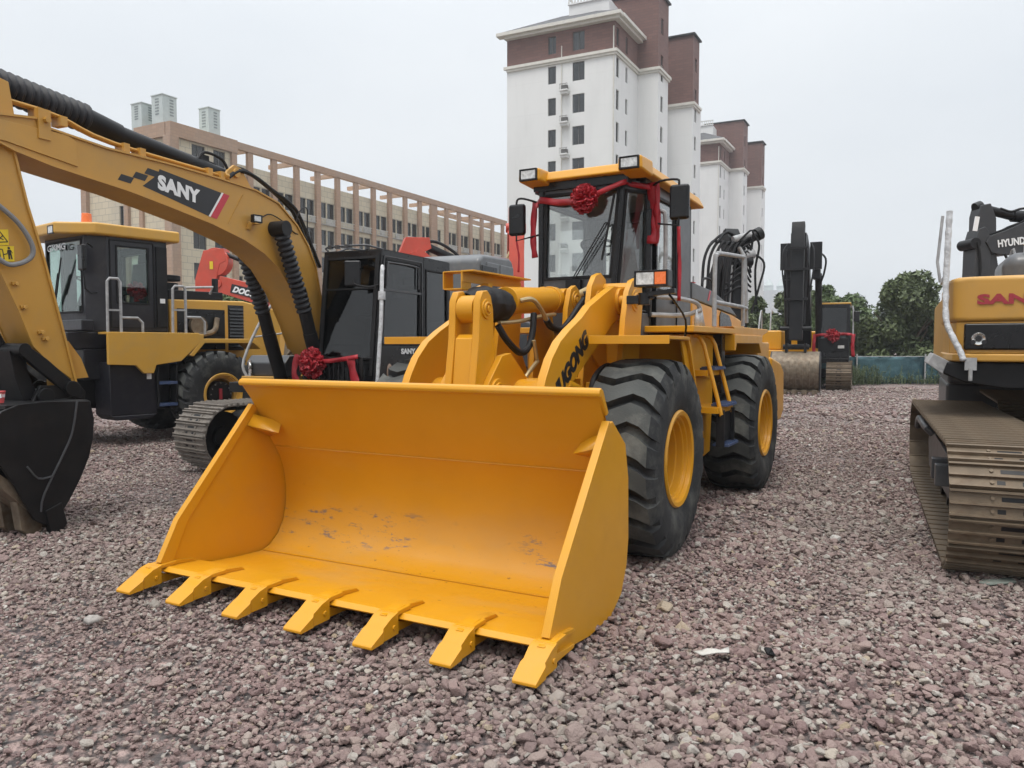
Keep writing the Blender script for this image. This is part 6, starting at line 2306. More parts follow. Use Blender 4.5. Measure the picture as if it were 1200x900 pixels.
# folded black arm with its hoses behind the big loader's hood
fb = thing("excavator", "black excavator behind the big loader's hood, folded arm with looping hoses and a chrome rod", "excavator", (4.75, 19.5, 0), -1.35, "excavators parked in the yard")
undercarriage(fb, half=0.95, L=3.6, H=0.95, w=0.6, mat="shoe_grey", pitch=0.2, off=(-0.4, -0.7))


def folded():
    mb = MB()
    mb.bb(-2.1, 1.25, -1.32, 1.32, 0.98, 1.13)
    mb.bb(-1.9, 0.6, -1.32, 1.32, 1.1, 2.1)
    mb.obj("platform", "cab_dark", fb, bevel=0.02)
    mb = MB()
    mb.prism(limb([(0.3, 1.6), (0.9, 2.8), (1.5, 3.8)], [0.5, 0.55, 0.45]), -0.2, 0.2)
    b = mb.obj("boom", "black_steel", fb, bevel=0.008)
    mb = MB()
    mb.prism(limb([(1.5, 4.3), (1.75, 3.9), (1.9, 3.0), (1.95, 1.6)], [0.35, 0.5, 0.45, 0.3]), -0.17, 0.17)
    a = mb.obj("arm", "black_steel", fb, bevel=0.008)
    mb = MB()
    mb.cyl((1.95, -0.05, 3.95), (2.0, 0.42, 4.2), 0.11, n=14)
    mb.cyl((2.0, 0.42, 4.20), (2.0, 0.54, 4.26), 0.15, n=14)
    mb.cyl((2.1, -0.10, 3.55), (2.1, 0.25, 3.6), 0.12, n=14)
    mb.obj("arm_cylinder", "black_steel", fb)
    mb = MB()
    mb.cyl((2.0, -0.15, 4.08), (2.02, 0.28, 4.20), 0.085, n=14)
    mb.cyl((2.1, 0.08, 3.72), (2.1, 0.30, 3.77), 0.12, n=14)
    mb.cyl((2.05, -0.28, 2.6), (2.05, -0.22, 3.5), 0.05, n=10)
    mb.obj("rod", "grey_rail", fb)
    mb = MB()
    for k in range(7):
        y = -0.95 + 0.13 * k
        mb.tube([(2.05, y, 2.0), (2.1, y, 3.1), (2.1, y + 0.05, 3.65), (2.05, y + 0.25, 4.0), (1.9, y + 0.5, 4.05 - 0.03 * k)], 0.034, smooth=5, n=8)
    mb.tube([(2.1, 0.30, 4.2), (2.15, 0.42, 3.95), (2.1, 0.36, 3.4), (2.1, 0.4, 2.6)], 0.026, smooth=5)
    mb.tube([(2.15, 0.2, 3.8), (2.2, 0.52, 3.55), (2.2, 0.40, 3.0), (2.15, 0.25, 2.4)], 0.026, smooth=5)
    for k in range(9):
        z = 3.0 + 0.16 * k
        mb.tube([(2.05, -0.45 + 0.05 * k, z - 0.25), (2.2, -0.1 + 0.04 * k, z), (2.1, 0.25, z - 0.1 - 0.05 * k)], 0.024, smooth=4)
    mb.tube([(2.1, -0.6, 4.0), (2.0, -0.3, 4.25), (1.9, 0.1, 4.1)], 0.026, smooth=5)
    mb.tube([(2.1, -0.8, 3.9), (2.0, -0.5, 4.15), (1.9, -0.2, 4.25), (1.9, 0, 4.05)], 0.03, smooth=5)
    mb.obj("hydraulic_hose", "black_rubber", fb)


folded()

# the far black excavator facing the camera at the right of the loader
kx = thing("excavator", "far excavator with upright black arm, worn bucket down and yellow step box", "excavator", (11.68, 30.41, 0), atan2(-0.910, -0.415), "excavators parked in the yard")


def far_black():
    R = kx
    undercarriage(R, half=1.30, L=4.6, H=1.05, w=0.85, mat="shoe_steel", pitch=0.22)
    mb = MB()
    mb.bb(-2.1, 1.5, -1.45, 1.62, 1.0, 1.2)
    mb.obj("platform", "cab_dark", R, bevel=0.01)
    mb = MB()
    mb.bb(-2.7, -0.7, -1.4, 1.55, 1.15, 2.25)
    mb.obj("engine_hood", "yellow", R, bevel=0.06)
    mb = MB()
    mb.bb(0.2, 1.6, -1.55, -0.75, 1.50, 2.25)
    t = mb.obj("step_box", "yellow", R, bevel=0.07, seg=3)
    mb = MB()
    mb.bb(0.2, 2.0, -1.62, -0.65, 1.10, 1.50)
    mb.obj("step_tray", "yellow", t, bevel=0.04)
    mb = MB()
    mb.tube([(1.5, -1.6, 1.3), (1.6, -1.6, 2.2), (1.0, -1.6, 2.95), (0.6, -1.6, 2.95), (0.6, -1.6, 1.9)], 0.03, smooth=3)
    mb.tube([(1.5, -1.2, 1.3), (1.1, -1.2, 2.95), (0.6, -1.2, 2.95)], 0.03, smooth=3)
    mb.obj("handrail", "grey_rail", R)
    cab = exca_cab(R, "glass_black", "cab_dark", x0=-0.4, x1=1.45, y0=0.55, y1=1.62, z0=1.2, z1=3.22, lean=0.1)
    mb = MB()
    mb.bb(-0.4, 1.36, 0.53, 1.66, 3.215, 3.28)
    mb.obj("cab_roof", "yellow_light", cab, bevel=0.02)
    mb = MB()
    mb.bb(1.40, 1.48, 0.57, 1.60, 1.45, 1.95)
    mb.obj("cab_lower", "black_steel", cab, bevel=0.02)
    mb = MB()
    mb.box((1.5, 1.35, 1.62), (0.02, 0.22, 0.11))
    mb.obj("number_plate", "ac_white", cab)
    mb = MB()
    mb.tube([(1.3, 1.64, 3.1), (1.42, 1.74, 3.0), (1.42, 1.74, 1.5)], 0.03, smooth=3)
    mb.obj("grab_rail", "grey_rail", cab)
    mb = MB()
    mb.box((1.5, 1.86, 2.75), (0.06, 0.2, 0.4))
    mb.obj("mirror", "cab_dark", cab, bevel=0.03)
    # upright arm above the bucket, boom behind it
    ax = 4.6
    mb = MB()
    mb.prism(limb([(0.3, 1.7), (1.4, 3.6), (2.4, 4.9), (3.7, 5.25), (ax - 0.1, 5.3)], [0.5, 0.7, 0.75, 0.6, 0.45]), -0.25, 0.25)
    boom = mb.obj("boom", "black_steel", R, bevel=0.01)
    mb = MB()
    mb.prism(limb([(ax - 0.1, 5.85), (ax, 5.5), (ax + 0.15, 4.2), (ax + 0.25, 2.6), (ax + 0.3, 1.85)], [0.3, 0.38, 0.38, 0.33, 0.28]), -0.21, 0.21)
    arm = mb.obj("arm", "black_steel", R, bevel=0.02)
    mb = MB()
    for s in (-0.33, 0.33):
        mb.tube([(ax + 0.2, s * 0.9, 5.0), (ax + 0.35, s, 4.6), (ax + 0.4, s * 0.9, 3.6), (ax + 0.4, s * 0.8, 2.4)], 0.032, smooth=4)
        mb.tube([(ax - 0.6, s * 1.2, 5.2), (ax - 0.2, s * 1.5, 4.9), (ax, s * 1.5, 4.2), (ax, s * 1.2, 3.5)], 0.028, smooth=4)
    for z in (3.2, 4.2, 4.9):
        mb.bb(ax + 0.35, ax + 0.5, -0.36, 0.36, z, z + 0.08)
    mb.obj("arm_hose", "black_rubber", arm)
    mb = MB()
    mb.cyl((1.0, -0.55, 1.6), (2.2, -0.55, 4.3), 0.12)
    mb.cyl((1.0, 0.55, 1.6), (2.2, 0.55, 4.3), 0.12)
    for s in (0.5, -0.5):
        mb.bb(2.0, 2.6, s - 0.12, s + 0.12, 4.1, 5.2)
        mb.bb(3.0, 3.2, s - 0.2, s + 0.2, 4.4, 5.35)
    mb.tube([(2.4, 0.55, 5.1), (2.6, 0.80, 4.8), (2.5, 0.75, 4.3), (2.2, 0.6, 3.9)], 0.035, smooth=5)
    mb.obj("boom_cylinder", "black_steel", R)
    # bucket in front, its worn back towards the camera
    mb = MB()
    prof = []
    for k in range(13):
        a = radians(80 - k * 14)
        prof.append((ax + 0.05 + 0.62 * cos(a), 0.78 + 0.70 * sin(a)))
    inner = [(x - 0.05 * cos(radians(80 - k * 14)), z - 0.05 * sin(radians(80 - k * 14))) for k, (x, z) in enumerate(prof)]
    mb.prism(prof + inner[::-1], -0.76, 0.76)
    bk = mb.obj("bucket", "steel_worn", R, smooth=40)
    for y in (-0.80, 0.76):
        mb = MB()
        mb.prism(prof + [(ax - 0.35, 0.3), (ax - 0.4, 1.3)], y, y + 0.04)
        mb.obj("side_plate", "black_steel", bk)
    for k in range(7):
        y = -0.66 + 0.22 * k
        mb = MB()
        pr = [(ax + 0.05 + (0.63) * cos(radians(30 - j * 12)), 0.78 + 0.71 * sin(radians(30 - j * 12))) for j in range(8)]
        pr2 = [(ax + 0.05 + (0.66) * cos(radians(30 - j * 12)), 0.78 + 0.74 * sin(radians(30 - j * 12))) for j in range(8)]
        mb.prism(pr2 + pr[::-1], y - 0.04, y + 0.04)
        mb.obj("wear_strip", "steel_worn", bk)
    mb = MB()
    mb.bb(ax + 0.2, ax + 0.5, -0.78, 0.78, 0.10, 0.16)
    for k in range(5):
        y = -0.64 + 0.32 * k
        mb.bb(ax + 0.15, ax + 0.62, y - 0.08, y + 0.08, 0.02, 0.18)
    mb.obj("bucket_edge", "steel_worn", bk)
    mb = MB()
    for s in (-0.3, 0.3):
        mb.bb(ax - 0.1, ax + 0.3, s - 0.04, s + 0.04, 1.4, 1.75)
    mb.cyl((ax + 0.1, -0.42, 1.62), (ax + 0.1, 0.42, 1.62), 0.09)
    mb.cyl((ax + 0.35, -0.50, 2.25), (ax + 0.35, 0.5, 2.25), 0.07)
    mb.obj("ear", "black_steel", bk)


far_black()
KM = frame_matrix(11.68, 30.41, atan2(-0.910, -0.415))
bow4 = thing("ribbon_bow", "red rosette on the cab front of the far black excavator", "ribbon bow", tuple(KM @ V(1.56, 1.05, 2.05)), atan2(-0.910, -0.415))
rosette_mesh(0.27, 80, 29, 0.5).obj("rosette", "ribbon_red", bow4, smooth=50, solid=0.004)
mb = MB(Matrix.Translation((-1.56, -0.70, -2.05)))
ribbon_strip(mb, [(1.56, 0.7, 2.02), (1.56, 1.0, 2.10), (1.52, 1.36, 2.08)], 0.10, seed=1, tw=0.3)
ribbon_strip(mb, [(1.56, 0.7, 2.02), (1.56, 0.4, 2.08), (1.52, 0.12, 2.05)], 0.10, seed=2, tw=0.3)
mb.obj("ribbon_band", "ribbon_red", bow4, smooth=50, solid=0.004)
for y0 in (0.08, 1.42):
    mb = MB(Matrix.Translation((-1.56, -0.70, -2.05)))
    ribbon_strip(mb, [(1.5, y0, 2.1), (1.55, y0 - 0.03, 1.7), (1.52, y0, 1.25)], 0.13, up=(0, 1, 0), seed=3, tw=0.5)
    mb.obj("ribbon_tail", "ribbon_red", bow4, smooth=50, solid=0.004)

# ---- excavator at the right edge, seen from behind
RX = thing("excavator", "yellow excavator at the right edge, tail towards the camera above rusty track", "excavator", (5.8, 7.13, 0), -2.0474, "excavators parked in the yard")


def right_one():
    R = RX
    undercarriage(R, rz=0.042, half=1.26, L=5.45, H=0.98, w=0.78, mat="shoe_steel", pitch=0.20, off=(0.10, -0.05), sides=(-1,))
    undercarriage(R, half=1.45, L=5.0, H=0.98, w=0.76, mat="shoe_steel", pitch=0.20, off=(-0.15, 0), sides=(1,))
    T = RX_inv @ frame_matrix(6.2, 8.2, 1.0941)
    mb = MB(T)
    # tail: rounded left corner, upper yellow, black band set back, lower yellow
    base = [(-1.57, 1.22), (-1.50, 1.34), (-1.32, 1.38), (0.4, 1.38), (0.4, -1.38), (-1.32, -1.38), (-1.46, -1.32), (-1.52, -1.22), (-1.60, -0.6), (-1.62, 0), (-1.60, 0.6)]
    mb.prism(base, 1.905, 2.34, axis='z')
    cw = mb.obj("counterweight", "yellow_sany", R, bevel=0.05, seg=3)
    mb = MB(T)
    mb.prism([(x * 0.985 if x < 0 else x, y * 0.98) for x, y in base], 1.60, 1.905, axis='z')
    mb.obj("lower_weight", "yellow_sany", cw, bevel=0.01)
    mb = MB(T)
    mb.prism([(-1.565, 1.25), (-1.61, 0.6), (-1.63, 0), (-1.61, -0.6), (-1.56, -1.16), (-1.45, -1.16), (-1.45, 1.25)], 1.635, 1.89, axis='z')
    mb.obj("black_band", "cab_dark", cw, bevel=0.02)
    mb = MB(T)
    mb.prism(base, 1.52, 1.60, axis='z')
    mb.obj("bottom_edge", "yellow_sany", cw, bevel=0.02)
    n = V(-1, 0.09, 0).normalized()
    letters("SANY", T @ basis((-1.583, 1.15, 2.075), (-0.05, -1, 0), (-1, 0.05, 0)), 0.125, "maroon_print", cw, bold=0.05, sx=1.75)
    # recessed lashing eye
    mb = MB(T)
    mb.lathe([(0.0, 0.0), (0.03, 0.002), (0.055, 0.012), (0.062, 0.0)], (-1.587, 1.13, 1.74), (-1, 0, 0), 20)
    ey = mb.obj("lashing_eye", "chrome", cw)
    mb = MB(T)
    mb.cyl((-1.595, 1.13, 1.745), (-1.61, 1.13, 1.745), 0.025, n=10)
    for dy, dz_ in ((0.045, -0.03), (-0.045, -0.03)):
        mb.cyl((-1.595, 1.13 + dy, 1.74 + dz_), (-1.605, 1.13 + dy, 1.74 + dz_), 0.022, n=10)
    mb.obj("eye_bolt", "black_print", ey)
    # belly below the tail
    mb = MB(T)
    mb.prism([(1.38, 1.52), (1.42, 1.40), (1.22, 1.31), (0.9, 1.26), (-1.3, 1.26), (-1.38, 1.52)], -1.48, 0.6, axis='x')
    mb.bb(-1.40, 0.5, 0.9, 1.40, 1.47, 1.52)
    mb.obj("belly_plate", "black_steel", R, bevel=0.02)
    mb = MB(T)
    mb.prism([(1.40, 1.38), (1.56, 1.50), (1.50, 1.60), (1.36, 1.52)], -1.45, -0.2, axis='x')
    mb.obj("side_step", "grey_rail", R, bevel=0.01)
    mb = MB(T)
    mb.bb(-1.3, 3.6, -1.38, 1.36, 1.40, 2.28)
    mb.obj("engine_hood", "yellow_sany", R, bevel=0.04)
    mb = MB(T)
    mb.bb(-0.2, 0.9, 0.2, 0.82, 2.28, 2.70)
    mb.obj("hood_dome", "cab_grey", R, bevel=0.16, seg=5)
    mb = MB(T)
    mb.cyl((-0.05, 0.52, 2.66), (-0.05, 0.52, 2.78), 0.10, n=18)
    mb.cyl((-0.05, 0.52, 2.78), (-0.05, 0.52, 2.80), 0.11, n=18)
    mb.obj("air_cap", "white_paint", R, bevel=0.01)
    mb = MB(T)
    mb.tube([(0.3, 1.36, 2.42), (0.3, 0.9, 2.44), (0.3, 0.5, 2.43)], 0.022)
    mb.tube([(0.3, 1.36, 2.36), (0.3, 0.9, 2.38)], 0.016)
    mb.tube([(0.5, 0.95, 2.36), (0.6, 0.75, 2.40), (0.6, 0.70, 2.62), (0.5, 0.66, 2.80), (0.5, 0.62, 2.5)], 0.014, smooth=4)
    mb.obj("top_rail", "grey_rail", R)
    # tall rail wrapped in film and the turnbuckle at its foot
    mb = MB(T)
    rr = random.Random(8)
    P = catmull([(-1.62, 1.25, 1.53), (-1.60, 1.28, 1.62), (-1.57, 1.34, 1.75), (-1.52, 1.40, 1.92), (-1.47, 1.41, 2.2), (-1.44, 1.41, 2.38), (-1.43, 1.405, 2.55), (-1.42, 1.40, 2.8), (-1.41, 1.395, 3.0)], 6)
    rad = [0.029 * (1 + 0.07 * sin(i * 1.7) + rr.uniform(-0.05, 0.05)) for i in range(len(P))]
    rad[0] *= 0.8
    rad[-1] = 0.03
    mb.tube(P, rad, n=12)
    mb.obj("wrapped_rail", "wrap_film", R, smooth=60)
    mb = MB(T)
    mb.tube([(-1.45, 1.455, 2.95), (-1.47, 1.49, 2.5), (-1.45, 1.46, 2.3)], 0.014)
    mb.bb(-1.40, -0.2, 1.38, 1.42, 2.36, 2.40)
    mb.obj("rail_edge", "grey_rail", R)
    mb = MB(T)
    mb.box((-1.60, 1.19, 1.50), (0.03, 0.10, 0.12))
    mb.cyl((-1.61, 1.19, 1.46), (-1.61, 1.19, 1.34), 0.018, n=8)
    mb.obj("turnbuckle", "grey_rail", R)
    # frame detail on the outer side of the near track
    mb = MB(Matrix.Rotation(0.042, 4, "Z") @ Matrix.Translation((0.15, -0.05, 0)))
    for x in (1.05, 1.45):
        mb.bb(x - 0.06, x + 0.06, -1.66, -1.36, 0.50, 0.68)
    mb.prism([(2.0, 0.30), (1.6, 0.62), (-1.4, 0.72), (-1.7, 0.55), (-1.5, 0.25)], -1.50, -1.46)
    mb.tube([(-1.6, -1.62, 0.7), (-1.4, -1.62, 0.82), (-0.4, -1.62, 0.82), (-0.3, -1.55, 0.75)], 0.04, smooth=3)
    mb.obj("track_bracket", "cab_grey", R, bevel=0.01)


RX_inv = frame_matrix(5.8, 7.13, -2.0474).inverted()
right_one()

# the excavator beyond it at the right edge
HX = thing("excavator", "dark grey excavator beyond the right edge one, lettered boom folded over its upright arm", "excavator", (8.5, 12.4, 0), -2.0474, "excavators parked in the yard")
HXi = frame_matrix(8.5, 12.4, -2.0474).inverted()


def dark_right():
    R = HX
    sh = get_shoe(0.7, 0.2, "shoe_steel")
    T = HXi @ frame_matrix(7.0, 10.6, -2.0474)
    track(R, 0.0, -2.2, 2.1, 1.02, 0.7, sh, 0.2, M=T)
    T2 = HXi @ frame_matrix(9.3, 9.4, -2.0474)
    track(R, 0.0, -2.2, 2.1, 1.02, 0.7, sh, 0.2, M=T2)
    mb = MB()
    mb.bb(-1.8, 1.8, -1.3, 1.3, 1.1, 1.9)
    mb.bb(-1.4, 1.4, -1.3, 1.3, 0.5, 1.1)
    mb.obj("platform", "cab_grey", R, bevel=0.05)
    # work in a frame parallel to the picture's width: local X to the right
    T = HXi @ frame_matrix(7.7, 13.0, 0.0)
    mb = MB(T)
    mb.prism([(0.02, 2.1), (0.04, 3.40), (0.10, 3.62), (0.20, 3.66), (0.26, 3.58), (0.30, 3.3), (0.34, 2.1)], -0.18, 0.18)
    mb.prism([(0.10, 3.25), (0.10, 3.85), (0.14, 4.02), (0.30, 4.05), (0.40, 3.80), (0.42, 3.2), (0.48, 2.9), (0.45, 2.1), (0.22, 2.1)], -0.14, 0.14)
    a = mb.obj("arm", "dark_boom", R, bevel=0.015)
    mb = MB(T)
    mb.prism([(0.20, 3.40), (0.26, 3.50), (0.55, 3.60), (0.95, 3.78), (1.6, 3.86), (2.4, 3.6), (2.6, 3.2), (1.6, 3.38), (1.25, 3.34), (0.95, 3.24), (0.5, 3.18), (0.30, 3.22)], -0.20, 0.20)
    b = mb.obj("boom", "dark_boom", R, bevel=0.01)
    letters("HYUNDAI", T @ basis((0.39, -0.215, 3.31), (1, 0, 0.13), (0, -1, 0)), 0.165, "white_paint", b, sx=0.78, bold=0.035)
    mb = MB(T)
    mb.box((0.98, -0.21, 3.47), (0.14, 0.01, 0.08))
    mb.obj("slot", "black_print", b)
    mb = MB(T)
    mb.cyl((0.12, 0, 3.98), (0.22, 0, 4.02), 0.10, n=16)
    mb.cyl((0.18, 0, 4.0), (0.75, 0, 3.86), 0.075, n=16)
    mb.cyl((0.75, 0, 3.86), (1.9, 0, 3.80), 0.10, n=16)
    mb.cyl((0.03, -0.2, 3.38), (0.03, 0.2, 3.38), 0.09, n=16)
    mb.obj("arm_cylinder", "black_steel", R)
    mb = MB(T)
    for k in range(4):
        mb.tube([(0.25, -0.1 - 0.02 * k, 3.46 + 0.02 * k), (0.5, -0.12, 3.60), (0.62, -0.12, 3.60 + 0.02 * k), (0.8, -0.12, 3.72), (1.0, -0.12, 3.82), (1.4, -0.12, 3.9)], 0.018, smooth=4)
    mb.tube([(0.42, -0.2, 3.95), (0.6, -0.2, 3.90), (0.8, -0.2, 3.95), (1.1, -0.2, 3.9)], 0.02, smooth=4)
    mb.tube([(0.5, -0.22, 3.2), (0.60, -0.22, 3.0), (0.56, -0.22, 2.8), (0.45, -0.22, 2.6)], 0.022, smooth=4)
    mb.tube([(0.05, -0.2, 3.4), (0.10, -0.2, 3.2), (0.12, -0.2, 2.9), (0.06, -0.2, 2.6)], 0.02, smooth=4)
    mb.obj("hydraulic_hose", "black_rubber", R)
    mb = MB(T)
    mb.box((0.03, -0.19, 3.70), (0.07, 0.02, 0.24), Euler((0, 0.15, 0)).to_matrix())
    mb.obj("label_plate", "white_paint", a)


dark_right()


# ------------------------------------------------------------------ buildings
def win_mesh(w, h, mull, mat="window_frame", fr=0.06):
    """window: frame with mullions; local X along the wall, Z up, -Y outside"""
    mb = MB()
    mb.bb(-w / 2, w / 2, -0.04, 0.06, -h / 2, -h / 2 + fr)
    mb.bb(-w / 2, w / 2, -0.04, 0.06, h / 2 - fr, h / 2)
    mb.bb(-w / 2, -w / 2 + fr, -0.04, 0.06, -h / 2 + fr, h / 2 - fr)
    mb.bb(w / 2 - fr, w / 2, -0.04, 0.06, -h / 2 + fr, h / 2 - fr)
    for k in range(1, mull):
        x = -w / 2 + w * k / mull
        mb.bb(x - fr * 0.5, x + fr * 0.5, -0.03, 0.05, -h / 2 + fr, h / 2 - fr)
    return mb.mesh("window", mat, 0)


def win_inner(w, h):
    a = MB()
    a.bb(-w / 2 + 0.05, w / 2 - 0.05, 0.02, 0.03, -h / 2 + 0.05, h / 2 - 0.05)
    g = a.mesh("glazing", "glass_window", 0)
    r = random.Random(int(w * 100 + h * 10))
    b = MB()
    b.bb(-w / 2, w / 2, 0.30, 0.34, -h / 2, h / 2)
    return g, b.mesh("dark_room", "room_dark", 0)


def wall_with_holes(name, mat, parent, A, B, z0, z1, holes, th=0.35, uv=True):
    """upright wall from plan point A to B (outside on the right of A->B), with openings (u, z, w, h)"""
    A, B = Vector((A[0], A[1], 0)), Vector((B[0], B[1], 0))
    d = (B - A)
    L = d.length
    d.normalize()
    n = Vector((d.y, -d.x, 0))      # outside
    us = sorted({0.0, L} | {min(L, max(0, h[0] + s * h[2] / 2)) for h in holes for s in (-1, 1)})
    zs = sorted({z0, z1} | {min(z1, max(z0, h[1] + s * h[3] / 2)) for h in holes for s in (-1, 1)})
    mb = MB()
    P = lambda u, z, o=0.0: tuple(A + d * u + Vector((0, 0, z)) - n * o)
    cell = {}
    for i in range(len(us) - 1):
        for j in range(len(zs) - 1):
            uc, zc = (us[i] + us[i + 1]) / 2, (zs[j] + zs[j + 1]) / 2
            if any(abs(uc - h[0]) < h[2] / 2 and abs(zc - h[1]) < h[3] / 2 for h in holes):
                continue
            k = len(mb.v)
            mb.add([P(us[i], zs[j]), P(us[i + 1], zs[j]), P(us[i + 1], zs[j + 1]), P(us[i], zs[j + 1])], [(0, 1, 2, 3)])
    for (u, z, w, h) in holes:
        c = [(u - w / 2, z - h / 2), (u + w / 2, z - h / 2), (u + w / 2, z + h / 2), (u - w / 2, z + h / 2)]
        for k in range(4):
            a, b = c[k], c[(k + 1) % 4]
            mb.add([P(*a), P(*a, th), P(*b, th), P(*b)], [(0, 1, 2, 3)])
    return mb.obj(name, mat, parent, smooth=0, uv=uv), A, d, n


WM = {}


def windows(parent, A, d, n, holes, mull=2, mat="window_frame", z_curtain=0.3, seed=1):
    r = random.Random(seed)
    for (u, z, w, h) in holes:
        k = (round(w, 2), round(h, 2), mull, mat)
        if k not in WM:
            WM[k] = (win_mesh(w, h, mull, mat), *win_inner(w, h))
        f, g, rm = WM[k]
        ang = atan2(d.y, d.x)
        T = Matrix.Translation(A + d * u + Vector((0, 0, z)) - n * 0.16) @ Matrix.Rotation(ang, 4, 'Z')
        o = link("window", f, parent, T)
        link("pane", g, o)
        link("dark_room", rm, o)
        if r.random() < z_curtain:
            kk = ("cur", k)
            if kk not in WM:
                c = MB()
                c.sheet([[(-w / 2 + w * 0.45 * i / 8, 0.12 + 0.02 * sin(i * 2.1), zz) for i in range(9)] for zz in (-h / 2, h / 2)])
                WM[kk] = c.mesh("curtain", "curtain", 30)
            link("curtain", WM[kk], o, Matrix.Scale(-1 if r.random() < 0.5 else 1, 4, Vector((1, 0, 0))))


# ---- long office building with a frame of terracotta posts, on the left
OF = thing("office_building", "long cream tiled building with terracotta posts and three pale roof boxes, behind the left machines", "building")


def office():
    N = Vector((-27.7, 76.0, 0))
    d = Vector((0.478, 0.878, 0)).normalized()
    q = Vector((d.y, -d.x, 0))          # towards the yard
    pt = lambda t, o=0.0: (N + d * t + q * o)
    # wing facade (set back 0.5 m behind the posts)
    posts = [2.4 + 3.27 * k for k in range(17)]
    rows = [17.05, 13.95, 10.85, 7.75, 4.65]
    holes = []
    for k in range(len(posts) - 1):
        c = (posts[k] + posts[k + 1]) / 2
        if k == 10:
            hs = [(c, z, 1.0, 1.7) for z in rows]
        else:
            hs = [(c - 0.68, z, 1.22, 1.75) for z in rows] + [(c + 0.68, z, 1.22, 1.75) for z in rows]
        holes += hs
    holes += [(0.9, z, 1.1, 1.75) for z in rows]
    w, A, dd, nn = wall_with_holes("front_wall", "cream_tile", OF, pt(0, -0.18), pt(57.5, -0.18), 0, 19.75, holes)
    windows(OF, A, dd, nn, holes, mull=1, mat="window_frame", seed=3)
    Lp = 57.5
    # end, back and roof of the wing
    mb = MB()
    a, b = pt(0, -0.19), pt(Lp, -0.18)
    a2, b2 = pt(0, -16), pt(Lp, -16)
    for p1, p2 in ((b, b2), (b2, a2), (a2, a)):
        mb.add([(p1.x, p1.y, 0), (p2.x, p2.y, 0), (p2.x, p2.y, 19.75), (p1.x, p1.y, 19.75)], [(0, 1, 2, 3)])
    mb.add([(p.x, p.y, 19.3) for p in (a, b, b2, a2)], [(0, 1, 2, 3)])
    mb.obj("rear_wall", "cream_tile", OF, smooth=0, uv=True)
    rot = Matrix.Rotation(atan2(d.y, d.x), 4, 'Z')
    # posts and the top beam
    pm = MB()
    pm.bb(-0.33, 0.33, -0.18, 0.18, 0, 21.1)
    pme = pm.mesh("post", "terracotta", 0, uv=True)
    wm = MB()
    wm.bb(-0.75, 0.75, -0.18, 0.18, 0, 21.1)
    wme = wm.mesh("post", "terracotta", 0, uv=True)
    for k, t in enumerate(posts):
        p = pt(t, 0.0)
        link("post", wme if k == 10 else pme, OF, Matrix.Translation(p) @ rot)
    mb = MB(Matrix.Translation(N) @ rot)
    mb.bb(-0.2, Lp + 0.6, -0.26, 0.26, 21.102, 21.80)
    mb.obj("top_beam", "terracotta", OF, smooth=0, uv=True)
    mb = MB(Matrix.Translation(N) @ rot)
    for k, t in enumerate(posts):
        if k % 2 == 0:
            mb.bb(t - 0.2, t + 0.2, 0.43, 4.0, 21.15, 21.6)
    mb.bb(40, Lp + 0.6, 3.6, 4.2, 21.15, 21.7)
    mb.obj("cross_beam", "terracotta", OF, smooth=0, uv=True)
    # ledges with railings and air conditioners under the windows
    led = MB()
    led.bb(-1.45, 1.45, -0.10, 0.55, -0.09, 0.0)
    lme = led.mesh("ledge", "concrete", 0)
    rl = MB()
    for k in range(9):
        x = -1.4 + 2.8 * k / 8
        rl.bb(x - 0.02, x + 0.02, -0.09, -0.05, 0.0, 0.6)
    rl.bb(-1.42, 1.42, -0.09, -0.05, 0.6, 0.65)
    rl.bb(-1.42, 1.42, -0.09, -0.05, 0.3, 0.33)
    rme = rl.mesh("railing", "ac_white", 0)
    ac = MB()
    ac.bb(-0.42, 0.42, 0.02, 0.38, 0.0, 0.62)
    ac.cyl((-0.12, 0.015, 0.31), (-0.12, 0.0, 0.31), 0.24, n=14)
    ame = ac.mesh("air_conditioner", "ac_white", 0)
    r = random.Random(4)
    for k in range(len(posts) - 1):
        if k == 10:
            continue
        c = (posts[k] + posts[k + 1]) / 2
        for z in rows[:4]:
            zz = z - 0.95 - 0.62
            T = Matrix.Translation(pt(c, -0.05) + Vector((0, 0, zz))) @ rot
            o = link("ledge", lme, OF, T)
            link("railing", rme, o)
            for x in (-0.8, 0.25, 0.95):
                if r.random() < 0.62:
                    link("air_conditioner", ame, o, Matrix.Translation((x + r.uniform(-0.1, 0.1), 0, 0)))
    # projecting stair block at the near end
    Lb = 7.0
    c0 = pt(-0.05, 0.35)
    c1 = pt(-Lb, 0.35)
    side = Vector((-q.x, -q.y, 0))      # away from the yard
    c2 = c1 + side * 4.6
    c3 = c1 + side * 12.5
    rows_b = [19.55, 17.3, 14.3, 11.5, 8.6, 5.6]
    hb = [(2.95, z, 1.5, 1.6) for z in rows_b] + [(5.35, z, 1.4, 1.6) for z in rows_b]
    w, A, dd, nn = wall_with_holes("block_front", "cream_tile", OF, c1, c0, 0, 20.5, hb)
    windows(OF, A, dd, nn, hb, mull=2, seed=8)
    hs = [(8.6, z, 1.3, 2.2) for z in (19.0, 16.0, 13.0, 10.0, 7.0, 4.0)]
    hs = [(12.5 - 5.2 - 1.7, z, 1.3, 2.2) for z in (16.8, 13.8, 10.8, 7.8, 4.8)]
    w, A2, dd2, nn2 = wall_with_holes("block_side", "cream_tile", OF, c3, c1, 0, 18.6, hs)
    windows(OF, A2, dd2, nn2, hs, mull=1, seed=9)
    mb = MB()
    for p1, p2, zt in ((c2, c1, 21.6),):
        mb.add([(p1.x, p1.y, 18.6), (p2.x, p2.y, 18.6), (p2.x, p2.y, zt), (p1.x, p1.y, zt)], [(0, 1, 2, 3)])
    b4 = c0 + side * 4.6
